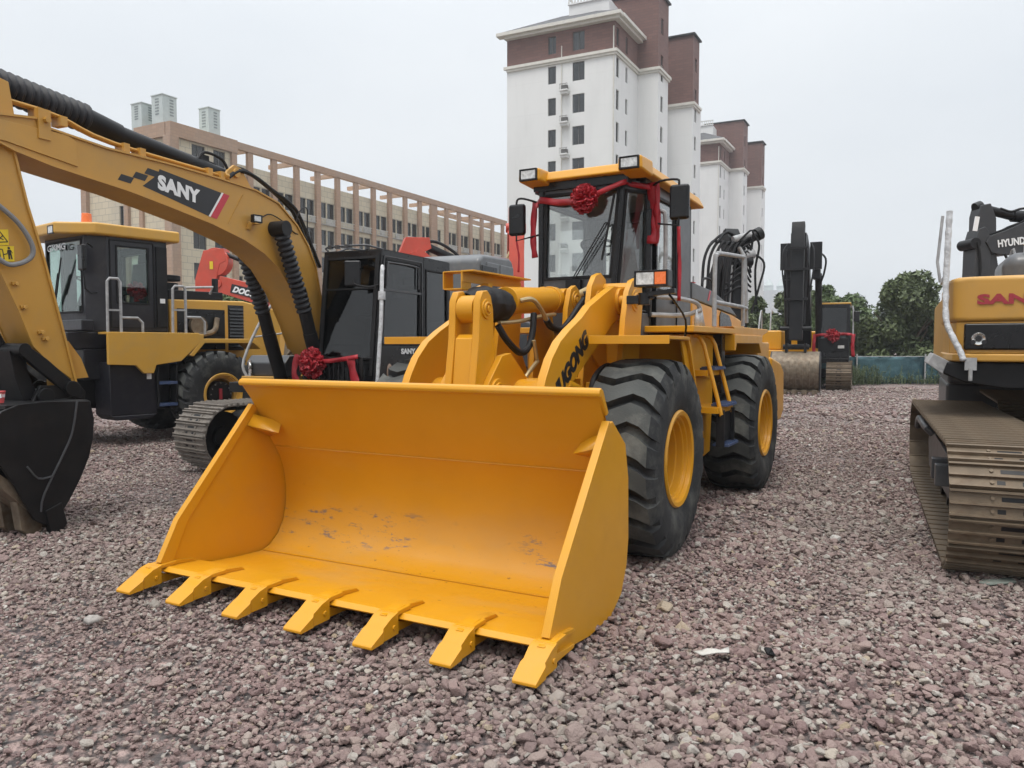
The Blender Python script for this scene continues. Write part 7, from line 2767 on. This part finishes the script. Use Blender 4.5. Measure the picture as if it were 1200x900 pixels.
    for p1, p2 in ((c0, b4), (b4, c2)):
        mb.add([(p1.x, p1.y, 0), (p2.x, p2.y, 0), (p2.x, p2.y, 21.6), (p1.x, p1.y, 21.6)], [(0, 1, 2, 3)])
    mb.add([(p.x, p.y, 21.4) for p in (c0, b4, c2, c1)], [(3, 2, 1, 0)])
    c5 = c0 + side * 12.5
    mb.add([(p.x, p.y, 18.5) for p in (b4, c5, c3, c2)], [(3, 2, 1, 0)])
    for p1, p2 in ((c3, c5),):
        mb.add([(p1.x, p1.y, 0), (p2.x, p2.y, 0), (p2.x, p2.y, 18.6), (p1.x, p1.y, 18.6)], [(0, 1, 2, 3)])
    mb.obj("block_back", "cream_tile", OF, smooth=0, uv=True)

    def edge_post(p, wid, z1, z0=0.0, name="corner_post"):
        m = MB(Matrix.Translation(p) @ rot)
        m.bb(-wid / 2, wid / 2, -wid / 2, wid / 2, z0, z1)
        return m.obj(name, "terracotta", OF, smooth=0, uv=True)
    edge_post(c1, 0.95, 20.5)
    edge_post(c0, 0.6, 20.5)
    edge_post(c1 + side * 4.1, 0.5, 18.4)
    edge_post(c1 + side * 6.2, 0.6, 18.4)
    edge_post(c3, 0.8, 18.4)
    mb = MB(Matrix.Translation(c1) @ rot)
    mb.bb(-0.30, Lb + 0.3, -0.35, 0.35, 20.5, 21.75)
    mb.bb(-0.35, 0.35, 0.35, 4.7, 20.5, 21.75)
    mb.obj("block_band", "terracotta", OF, smooth=0, uv=True)
    mb = MB(Matrix.Translation(c1) @ rot)
    mb.bb(-0.3, 0.3, 5.5, 12.8, 18.4, 19.3)
    mb.obj("side_band", "terracotta", OF, smooth=0, uv=True)
    # roof boxes
    for (t, o, w_, z0, z1) in ((-6.6, -3.9, 1.45, 21.4, 23.9), (-6.2, -1.5, 1.5, 21.4, 24.4), (-1.4, -1.2, 1.35, 21.4, 24.5)):
        p = pt(t, o)
        m = MB(Matrix.Translation(p) @ rot)
        m.bb(-w_ / 2, w_ / 2, -w_ / 2, w_ / 2, z0, z1)
        m.bb(-w_ / 2 - 0.06, w_ / 2 + 0.06, -w_ / 2 - 0.06, w_ / 2 + 0.06, z1, z1 + 0.08)
        b = m.obj("roof_box", "roof_unit", OF, smooth=0)
        l = MB(Matrix.Translation(p) @ rot)
        for k in range(6):
            zz = z0 + (z1 - z0) * (0.42 + 0.09 * k)
            l.bb(-w_ / 2 - 0.02, -w_ / 2, -0.25, 0.25, zz, zz + 0.13)
            l.bb(w_ / 2 - 0.75, w_ / 2 - 0.35, -w_ / 2 - 0.02, -w_ / 2, zz, zz + 0.13)
        l.obj("vent", "roof_vent", b)


office()


# ---- apartment towers
def tower(name_label, C, group, seed=1, detail=True):
    T = thing("apartment_tower", name_label, "apartment building", (C[0], C[1], 0), 0, group)
    a = Vector((0.9, -0.437, 0)).normalized()      # along the front faces, to the right
    b = Vector((0.477, 0.878, 0)).normalized()     # back along the right faces
    Z1, Z2 = 29.6, 32.75
    Cc = Vector((0, 0, 0))
    L = -a * 11.45
    D = b * 6.5
    E = D + a * 2.12
    F = E + b * 3.4
    G0 = Vector((7.5, 12.2, 0))
    G = Vector((10.0, 11.0, 0))
    Hh = Vector((11.2, 13.2, 0))
    r = random.Random(seed)

    def face(p, q_, z0, z1, holes, mat, nm="wall"):
        w, A, d, n = wall_with_holes(nm, mat, T, p, q_, z0, z1, holes)
        return A, d, n
    zs = [28.35 - 3.08 * k for k in range(9)]
    # front-left face
    hs = [(4.95, z, 0.85, 1.7) for z in zs] + [(7.75, z, 1.25, 1.8) for z in zs]
    A, d, n = face(L, Cc, 0, Z1, hs, "white_render")
    windows(T, A, d, n, [h for h in hs if h[2] < 1], mull=1, seed=seed)
    windows(T, A, d, n, [h for h in hs if h[2] > 1], mull=2, seed=seed + 5)
    hb = [(4.95, 31.25, 0.85, 1.7), (7.75, 31.25, 1.25, 1.8)]
    A, d, n = face(L, Cc, Z1, Z2, hb, "brown_brick")
    windows(T, A, d, n, hb, mull=2, seed=seed + 7)
    # right face
    hr = [(0.75, z, 0.75, 1.9) for z in zs] + [(3.2, z, 0.55, 1.5) for z in zs]
    A, d, n = face(Cc, D, 0, Z1, hr, "white_render")
    windows(T, A, d, n, hr, mull=1, seed=seed + 9)
    hr2 = [(0.75, 31.2, 0.75, 1.7), (3.2, 31.2, 0.55, 1.6)]
    A, d, n = face(Cc, D, Z1, Z2, hr2, "brown_brick")
    windows(T, A, d, n, hr2, mull=1, seed=seed + 9)
    # projecting stair tower
    face(D, E, 0, Z1 + 0.2, [], "white_render")
    face(D - a * 4.1, E, Z1 + 0.2, 37.3, [], "brown_brick")
    he = [(1.3, z + 1.2, 0.75, 1.6) for z in zs]
    A, d, n = face(E, F, 0, Z1 + 0.2, he, "white_render")
    windows(T, A, d, n, he, mull=1, seed=seed + 11)
    he2 = [(1.3, 29.9 + 0.9, 0.75, 1.2), (1.3, 34.3, 0.75, 1.6)]
    A, d, n = face(E, F, Z1 + 0.2, 37.3, he2, "brown_brick")
    windows(T, A, d, n, he2, mull=1, seed=seed + 12)
    # second wing further back
    face(F, G0, 0, 28.1, [], "white_render")
    face(G0 - a * 1.0, G, 0, 28.1, [], "white_render")
    face(G0 - a * 4.0, G, 28.1, 35.6, [], "brown_brick")
    hg = [(1.2, z - 1.2, 0.7, 1.5) for z in zs]
    A, d, n = face(G, Hh, 0, 28.1, hg, "white_render")
    windows(T, A, d, n, hg, mull=1, seed=seed + 13)
    hg2 = [(1.2, 29.4, 0.7, 1.2), (1.2, 32.6, 0.7, 1.5)]
    A, d, n = face(G, Hh, 28.1, 35.6, hg2, "brown_brick")
    windows(T, A, d, n, hg2, mull=1, seed=seed + 14)
    # backs and flat roofs
    mb = MB()

    def blk(pts, z0, z1):
        mb.prism([(p.x, p.y) for p in pts], z0, z1, axis='z')
    e = 0.4
    blk([L - n * 0.0 + b * e + a * 0.0, Cc + b * e - a * e, D - a * e, D - a * e + b * 9, L + b * 15.5], Z2 - 0.6, Z2 - 0.55)
    back = [L + b * 15.5, L]
    mb.add([(L.x, L.y, 0), (L.x, L.y, Z2), ((L + b * 15.5).x, (L + b * 15.5).y, Z2), ((L + b * 15.5).x, (L + b * 15.5).y, 0)], [(0, 1, 2, 3)])
    H2 = Hh + b * 1.0
    Lb = L + b * 15.5
    mb.add([(Lb.x, Lb.y, 0), (Lb.x, Lb.y, 28), ((H2 - a * 16).x, (H2 - a * 16).y, 28), ((H2 - a * 16).x, (H2 - a * 16).y, 0)], [(0, 1, 2, 3)])
    mb.add([(Hh.x, Hh.y, 0), (H2.x, H2.y, 0), (H2.x, H2.y, 28.1), (Hh.x, Hh.y, 28.1)], [(0, 1, 2, 3)])
    mb.obj("rear_wall", "white_render", T, smooth=0, uv=True)
    mb = MB()
    blk([D - a * 4.1 + b * 0.0, E - a * 0.0 + b * 0.02, F, F - a * 6.2], 37.0, 37.28)
    d1 = D - a * 4.1
    d2 = F - a * 6.2
    mb.add([(d1.x, d1.y, 30), (d1.x, d1.y, 37.3), (d2.x, d2.y, 37.3), (d2.x, d2.y, 30)], [(0, 1, 2, 3)])
    mb.add([(F.x, F.y, 28), (F.x, F.y, 37.3), (d2.x, d2.y, 37.3), (d2.x, d2.y, 28)], [(0, 1, 2, 3)][::-1])
    g2 = G0 - a * 4.0
    g3 = Hh - a * 6
    mb.add([(g2.x, g2.y, 28), (g2.x, g2.y, 35.6), (g3.x, g3.y, 35.6), (g3.x, g3.y, 28)], [(0, 1, 2, 3)])
    mb.add([(Hh.x, Hh.y, 28), (g3.x, g3.y, 28), (g3.x, g3.y, 35.6), (Hh.x, Hh.y, 35.6)], [(0, 1, 2, 3)])
    mb.prism([(p.x, p.y) for p in (g2, G, Hh, g3)], 35.3, 35.58, axis='z')
    # lower middle piece in brown between D and the roof front
    mb.obj("upper_block", "brown_brick", T, smooth=0, uv=True)

    def cornice(pts, z, out, h, nm="cornice"):
        m = MB()
        for k in range(len(pts) - 1):
            p, q_ = pts[k], pts[k + 1]
            dd = (q_ - p).normalized()
            nn = Vector((dd.y, -dd.x, 0))
            ext = out * 0.9
            m.bar(p + nn * (out / 2) - dd * (ext if k == 0 else 0) + Vector((0, 0, z)), q_ + nn * (out / 2) + dd * ext + Vector((0, 0, z)), out, h)
            m.bar(p + nn * (out * 0.3) + Vector((0, 0, z - h * 0.9)), q_ + nn * (out * 0.3) + dd * out * 0.6 + Vector((0, 0, z - h * 0.9)), out * 0.6, h * 0.8)
        return m.obj(nm, "cornice", T, smooth=0)
    cornice([L, Cc, D], Z2 + 0.15, 0.9, 0.32)
    cornice([L, Cc, D, E, F], Z1 + 0.1, 0.30, 0.28)
    cornice([G0 - a * 1.0, G, Hh], 28.15, 0.30, 0.28)
    mb = MB()
    for pts, z in (([D - a * 4.1, E, F], 37.35), ([G0 - a * 4, G, Hh], 35.65)):
        for k in range(2):
            p, q_ = pts[k], pts[k + 1]
            dd = (q_ - p).normalized()
            nn = Vector((dd.y, -dd.x, 0))
            mb.bar(p + nn * 0.08 + Vector((0, 0, z)), q_ + nn * 0.08 + dd * 0.2 + Vector((0, 0, z)), 0.3, 0.16)
    mb.obj("coping", "room_dark", T, smooth=0)
    # hipped slate roof over the front wing
    rm = MB()
    e1, e2, e3, e4 = L - a * 0.8 - b * 0.8, Cc + a * 0.8 - b * 0.8, D + a * 0.8, L - a * 0.8 + b * 7
    r1, r2 = L + a * 4.2 + b * 4, Cc - a * 4 + b * 4.2
    z = Z2 + 0.32
    rm.add([(p.x, p.y, z) for p in (e1, e2, e3, e4)] + [(r1.x, r1.y, z + 2.6), (r2.x, r2.y, z + 2.6), (r2.x + b.x * 2, r2.y + b.y * 2, z + 2.6)], [(0, 1, 5, 4), (1, 2, 6, 5), (0, 4, 3), (3, 2, 1, 0), (3, 4, 6, 2)])
    rm.obj("roof", "roof_slate", T, smooth=0)
    # dormer and white lantern with balusters
    pm = MB()
    p0 = L + a * 6.9 + b * 4.2
    rotT = Matrix.Rotation(atan2(a.y, a.x), 4, 'Z')
    pm.M = Matrix.Translation(p0) @ rotT
    pm.bb(-1.7, 2.6, -0.8, 3.2, 33, 36.3)
    pm.obj("penthouse", "white_render", T, smooth=0, uv=True)
    bm_ = MB(Matrix.Translation(p0) @ rotT)
    bm_.bb(-1.8, 2.7, -0.95, -0.75, 36.95, 37.1)
    bm_.bb(-1.8, 2.7, -0.95, -0.75, 36.3, 36.42)
    bm_.bb(-1.8, -1.6, -0.95, 3.2, 36.95, 37.1)
    bm_.obj("balustrade_rail", "white_render", T, smooth=0, uv=True)
    bs = MB()
    bs.lathe([(0.03, 0), (0.07, 0.08), (0.075, 0.2), (0.035, 0.4), (0.06, 0.53)], axis=(0, 0, 1), n=8)
    bme = bs.mesh("baluster", "cornice")
    for k in range(14):
        link("baluster", bme, T, Matrix.Translation(p0) @ rotT @ Matrix.Translation((-1.7 + 0.33 * k, -0.85, 36.42)))
    # ledges with condensers in the slot between the window columns
    if detail:
        lm = MB()
        lm.bb(-0.42, 0.42, -0.75, 0.0, -0.14, 0.0)
        lm.bb(-0.36, 0.36, -0.6, 0.0, -0.38, -0.14)
        lme = lm.mesh("ac_ledge", "white_render", 0, uv=True)
        rl = MB()
        for k in range(6):
            x = -0.4 + 0.16 * k
            rl.bb(x - 0.012, x + 0.012, -0.74, -0.72, 0, 0.5)
        rl.bb(-0.42, 0.42, -0.75, -0.71, 0.5, 0.53)
        rl.bb(-0.30, 0.30, -0.5, -0.15, 0.02, 0.45)
        rme = rl.mesh("condenser", "window_frame", 0)
        ang = atan2(a.y, a.x)
        for z in zs:
            o = link("ac_ledge", lme, T, Matrix.Translation(L + a * 6.45 + Vector((0, 0, z - 1.75))) @ Matrix.Rotation(ang, 4, 'Z'))
            link("condenser", rme, o)
    pp = MB()
    pp.cyl(Cc - a * 0.12 + Vector((0, 0, 0)) - Vector((0, 0, 0)) + Vector((a.y, -a.x, 0)) * 0.06, Cc - a * 0.12 + Vector((0, 0, 32)) + Vector((a.y, -a.x, 0)) * 0.06, 0.06, n=6)
    pp.cyl(L + a * 6.0 + Vector((a.y, -a.x, 0)) * 0.06, L + a * 6.0 + Vector((0, 0, 31)) + Vector((a.y, -a.x, 0)) * 0.06, 0.05, n=6)
    pp.obj("drain_pipe", "cornice", T)
    return T


tower("tall white and brown apartment block right behind the big loader's cab", (9.8, 74.0), "white and brown apartment blocks", 1)
tower("smaller looking white and brown apartment block farther back at the right", (31.7, 118.0), "white and brown apartment blocks", 21, detail=False)


# ---- hazy towers on the skyline
def far_tower(label, x, y, w, dth, h, cup):
    o = thing("high_rise", label, "tower block", (x, y, 0), 0.35, "distant towers on the skyline")
    mb = MB()
    mb.bb(-w / 2, w / 2, -dth / 2, dth / 2, 0, h)
    mb.bb(-w * 0.18, w * 0.18, -dth / 2 - 1.5, -dth / 2, 0, h * 0.97)
    b = mb.obj("wall", "far_wall", o, smooth=0)
    mb = MB()
    if cup:
        for s in (-0.27, 0.27):
            mb.cyl((w * s, 0, h), (w * s, 0, h + 4), w * 0.16, n=10)
            mb.cyl((w * s, 0, h + 4), (w * s, 0, h + 10), w * 0.18, 0.2, n=10)
    else:
        mb.bb(-w * 0.3, w * 0.3, -dth * 0.3, dth * 0.3, h, h + 3)
    mb.obj("roof", "roof_unit", o, smooth=0)
    mb = MB()
    for k in range(int(h / 3.2)):
        mb.bb(-w * 0.42, w * 0.42, -dth / 2 - 0.15, -dth / 2, 3.2 * k + 1.2, 3.2 * k + 2.6)
    mb.obj("window_band", "window_frame_white", o, smooth=0)
    return o


far_tower("hazy twin-spired block on the skyline, left of the far black arm", 206, 600, 22, 16, 44, True)
far_tower("hazy lower block with a flat roof beside the twin-spired one", 226, 640, 16, 14, 36, False)
far_tower("small hazy block showing over the trees right of the far excavator's cab", 262, 640, 30, 14, 22, False)
far_tower("pale hazy block half hidden by the round tree at the right", 345, 560, 20, 14, 38, False)


# ------------------------------------------------------------------ fence, trees, weeds
def net_fence():
    f = thing("net_fence", "low blue green netting fence along the back of the yard", "fence", (0, 33.5, 0))
    pts = [(-30 + 3.0 * k, 33.5 + 0.25 * sin(k * 1.3) - 0.03 * k) for k in range(21)]
    pm = MB()
    pm.cyl((0, 0, 0), (0, 0, 1.3), 0.035, n=8)
    pme = pm.mesh("fence_post", "grey_rail")
    r = random.Random(2)
    for k in range(20):
        x0, y0 = pts[k]
        x1, y1 = pts[k + 1]
        h0 = 1.18 + r.uniform(-0.04, 0.04)
        rows = []
        for j in range(7):
            z = h0 * j / 6
            row = []
            for i in range(13):
                t = i / 12
                row.append((x0 + (x1 - x0) * t, y0 + (y1 - y0) * t - 33.5 + 0.05 * sin(i * 1.9 + j * 0.8 + k) + 0.04 * sin(j * 2.1 + i), z - (0.05 * sin(pi * t) if j == 6 else 0)))
            rows.append(row)
        m = MB()
        m.sheet(rows)
        m.obj("net_panel", "fence_net", f, smooth=60, solid=0.01)
        link("fence_post", pme, f, Matrix.Translation((x0, y0 - 33.5 - 0.06, 0)))
    m = MB()
    m.tube([(x, y - 33.5 - 0.05, 1.19) for x, y in pts], 0.015, n=6)
    m.obj("top_wire", "grey_rail", f)


net_fence()


def crown_mesh(w, h, n, seed, mat, leaf=0.16, blobs=26, base=0.12):
    rs = np.random.RandomState(seed)
    # blobs fill an egg-shaped crown
    bc, br = [], []
    for k in range(blobs):
        t = rs.rand()
        z = base * h + (1 - base) * h * t
        prof = np.sin(np.pi * min(1, (t * 0.80 + 0.18))) ** 0.7
        rad = w / 2 * prof * np.sqrt(rs.rand()) * rs.uniform(0.8, 1.08)
        a = rs.rand() * 2 * np.pi
        bc.append((rad * np.cos(a), rad * np.sin(a), z))
        br.append(w * (0.07 + 0.10 * rs.rand()) * (0.6 + 0.5 * prof))
    bc, br = np.array(bc), np.array(br)
    pick = rs.choice(blobs, n, p=(br ** 2) / (br ** 2).sum())
    d = rs.randn(n, 3)
    d /= np.linalg.norm(d, axis=1)[:, None]
    rr = br[pick] * (0.55 + 0.5 * np.sqrt(rs.rand(n)))
    c = bc[pick] + d * rr[:, None]
    u = rs.randn(n, 3)
    u /= np.linalg.norm(u, axis=1)[:, None]
    nrm = d * 0.7 + u * 0.8
    t1 = np.cross(nrm, rs.randn(n, 3))
    t1 /= np.linalg.norm(t1, axis=1)[:, None] + 1e-9
    t2 = np.cross(nrm, t1)
    t2 /= np.linalg.norm(t2, axis=1)[:, None] + 1e-9
    s = leaf * (0.6 + 0.8 * rs.rand(n))[:, None]
    P = np.stack([c - t1 * s, c - t2 * s * 0.45, c + t1 * s, c + t2 * s * 0.45], 1).reshape(-1, 3)
    me = bpy.data.meshes.new("crown")
    F = np.arange(n * 4).reshape(-1, 4)
    me.from_pydata(P.tolist(), [], F.tolist())
    me.materials.append(MATS[mat])
    return me


def tree(label, x, y, w, h, n, seed, mat="leaf_dark", leaf=0.16, trunk=0.16, base=0.12, group="trees beyond the fence", blobs=26):
    t = thing("tree", label, "tree", (x, y, 0), 0, group)
    mb = MB()
    rr = random.Random(seed)
    mb.tube([(0, 0, -0.1), (0.05, 0, h * 0.25), (0.0, 0.05, h * 0.5), (0.05, 0.0, h * 0.8)], [trunk, trunk * 0.8, trunk * 0.55, trunk * 0.2], n=8, smooth=0)
    for k in range(7):
        a = rr.uniform(0, 6.28)
        z = h * rr.uniform(0.2, 0.6)
        mb.tube([(0, 0, z), (w * 0.2 * cos(a), w * 0.2 * sin(a), z + h * 0.12), (w * 0.36 * cos(a), w * 0.36 * sin(a), z + h * 0.28)], [trunk * 0.45, trunk * 0.3, trunk * 0.08], n=6)
    mb.obj("trunk", "bark", t)
    link("crown", crown_mesh(w, h, n, seed, mat, leaf, blobs, base), t)
    return t


tree("big rounded dense tree at the right, above the end of the fence", 19.9, 38.5, 4.7, 5.1, 30000, 1, "leaf_dark", 0.13, 0.2, 0.0, blobs=70)
tree("broad tree just left of the big rounded one", 16.6, 40.0, 3.6, 4.6, 13000, 2, "leaf_mid", 0.13, base=0.1)
tree("lighter green tree with an open crown right of the far excavator's cab", 18.2, 45.0, 4.4, 4.9, 13000, 3, "leaf_mid", 0.14, base=0.15)
tree("pale green bushy tree filling the gap beside the big rounded one", 19.2, 43.5, 4.4, 4.3, 12000, 12, "leaf_mid", 0.12, base=0.0, blobs=50)
tree("tree just right of the far excavator's cab, low and spreading", 17.6, 41.5, 3.4, 3.7, 9000, 13, "leaf_mid", 0.12, base=0.0, blobs=40)
tree("dark tree directly behind the far excavator's cab", 16.4, 44.0, 3.8, 4.9, 11000, 4, "leaf_dark", 0.14)
tree("tree between the far black arm and the far excavator's cab", 16.2, 42.0, 3.0, 4.9, 8000, 5, "leaf_dark", 0.14)
tree("dark tree behind the loader's rear railing", 12.7, 40.5, 3.6, 3.9, 14000, 6, "leaf_dark", 0.14, base=0.05, blobs=32)
tree("tree left of the far black arm, behind the yellow step box", 14.2, 45.0, 3.2, 3.3, 8000, 7, "leaf_dark", 0.14, base=0.05)
tree("tree behind the right edge excavator", 25.3, 42.0, 4.5, 4.6, 8000, 8, "leaf_dark", 0.14, base=0.05)
tree("small bushy tree showing under the arched yellow boom", -11.0, 32.0, 3.6, 4.0, 6000, 9, "leaf_mid", 0.13, base=0.05)
tree("low tree behind the ochre loader's hood", -14.6, 36.0, 3.6, 3.7, 5000, 10, "leaf_mid", 0.13, base=0.05)


def weeds():
    rs = np.random.RandomState(11)
    V_, F_ = [], []
    spots = [(17.0, 33.0, 1.6, 90, 0.4), (19.5, 33.0, 1.5, 200, 0.7), (21.8, 32.8, 1.6, 420, 1.1), (14.9, 32.7, 0.9, 160, 0.8), (12.4, 31.6, 1.2, 240, 0.6), (24.5, 32.5, 1.5, 300, 1.0)]
    for (cx, cy, sp, n, hh) in spots:
        for k in range(n):
            x, y = cx + rs.randn() * sp * 0.6, cy + rs.randn() * 0.25
            h = hh * (0.4 + 0.7 * rs.rand())
            a = rs.rand() * 6.28
            lx, ly = 0.18 * h * rs.randn(), 0.18 * h * rs.randn()
            w = 0.012
            b = len(V_)
            V_ += [(x - w * cos(a), y - w * sin(a), 0), (x + w * cos(a), y + w * sin(a), 0), (x + lx + w, y + ly, h), (x + lx - w, y + ly, h)]
            F_.append((b, b + 1, b + 2, b + 3))
            for j in range(6):
                t = 0.25 + 0.75 * rs.rand()
                px, py, pz = x + lx * t, y + ly * t, h * t
                aa = rs.rand() * 6.28
                L = 0.06 + 0.08 * rs.rand()
                b = len(V_)
                V_ += [(px, py, pz), (px + L * 0.5 * cos(aa) - 0.02 * sin(aa), py + L * 0.5 * sin(aa) + 0.02 * cos(aa), pz + 0.03), (px + L * cos(aa), py + L * sin(aa), pz + 0.02), (px + L * 0.5 * cos(aa) + 0.02 * sin(aa), py + L * 0.5 * sin(aa) - 0.02 * cos(aa), pz + 0.02)]
                F_.append((b, b + 1, b + 2, b + 3))
    me = bpy.data.meshes.new("weeds")
    me.from_pydata(V_, [], F_)
    me.materials.append(MATS["leaf_weed"])
    o = link("weeds", me)
    o["kind"] = "stuff"
    tag(o, "tall weeds along the foot of the netting fence", "weeds")


weeds()
mb = MB()
mb.prism([(-30, 46), (-30, 60), (60, 60), (60, 46)], -0.02, 0.3, axis='z')
struct(mb.obj("far_bank", "leaf_mid", None, smooth=0))


# ------------------------------------------------------------------ small litter on the gravel
def litter(name, label, cat, loc, rz, poly, mat, th=0.004, wob=0.012, tilt=(0, 0), seed=1):
    rr = random.Random(seed)
    n = len(poly)
    mb = MB()
    c = (sum(p[0] for p in poly) / n, sum(p[1] for p in poly) / n)
    vs = [(c[0], c[1], wob)]
    for ring_ in (0.5, 1.0):
        for p in poly:
            vs.append((c[0] + (p[0] - c[0]) * ring_, c[1] + (p[1] - c[1]) * ring_, rr.uniform(0, wob)))
    fs = [(0, 1 + k, 1 + (k + 1) % n) for k in range(n)] + [(1 + k, 1 + n + k, 1 + n + (k + 1) % n, 1 + (k + 1) % n) for k in range(n)]
    mb.add(vs, fs)
    o = mb.obj(name, mat, None, smooth=20, solid=th)
    o.location = loc
    o.rotation_euler = (tilt[0], tilt[1], rz)
    tag(o, label, cat)
    return o


litter("torn_paper", "torn off-white scrap lying on the gravel in front of the loader's right side", "paper scrap", (1.06, 3.97, 0.045), 0.1, [(-0.10, 0.0), (-0.04, 0.04), (0.05, 0.03), (0.11, 0.035), (0.09, -0.02), (0.02, -0.03), (-0.06, -0.02)], "paper", 0.006, 0.02)
litter("plastic_scrap", "small crumpled black plastic scrap on the gravel beside the white paper", "plastic scrap", (1.36, 3.96, 0.045), 0.4, [(-0.03, -0.02), (-0.02, 0.025), (0.015, 0.02), (0.03, 0.03), (0.03, -0.015)], "black_rubber", 0.012, 0.03, (0.3, 0.2))
litter("flat_stone", "flat greenish slab lying under the front of the right track", "stone slab", (3.42, 5.28, 0.012), 0.2, [(-0.16, 0.0), (-0.08, 0.06), (0.05, 0.05), (0.16, 0.06), (0.12, -0.03), (0.0, -0.05), (-0.1, -0.03)], "green_slab", 0.014, 0.012)
litter("flat_stone", "large pale stone on the gravel at the left, away from the bucket teeth", "stone", (-2.5, 4.47, 0.03), 0.5, [(-0.05, 0.0), (-0.025, 0.03), (0.03, 0.03), (0.055, 0.0), (0.025, -0.025), (-0.025, -0.03)], "pale_stone", 0.03, 0.03)


# ------------------------------------------------------------------ thin summer haze over the whole place
def haze():
    mb = MB()
    mb.bb(-800, 800, -210, 1000, -1.0, 66)
    m = bpy.data.materials.new("haze_air")
    m.use_nodes = True
    t = m.node_tree
    t.nodes.clear()
    out = t.nodes.new("ShaderNodeOutputMaterial")
    v = t.nodes.new("ShaderNodeVolumePrincipled")
    v.inputs["Color"].default_value = (0.93, 0.96, 1.0, 1)
    v.inputs["Density"].default_value = 0.0008
    v.inputs["Anisotropy"].default_value = 0.2
    t.links.new(v.outputs[0], out.inputs["Volume"])
    MATS["haze_air"] = m
    o = mb.obj("haze", "haze_air", None, smooth=0)
    o["kind"] = "stuff"


haze()
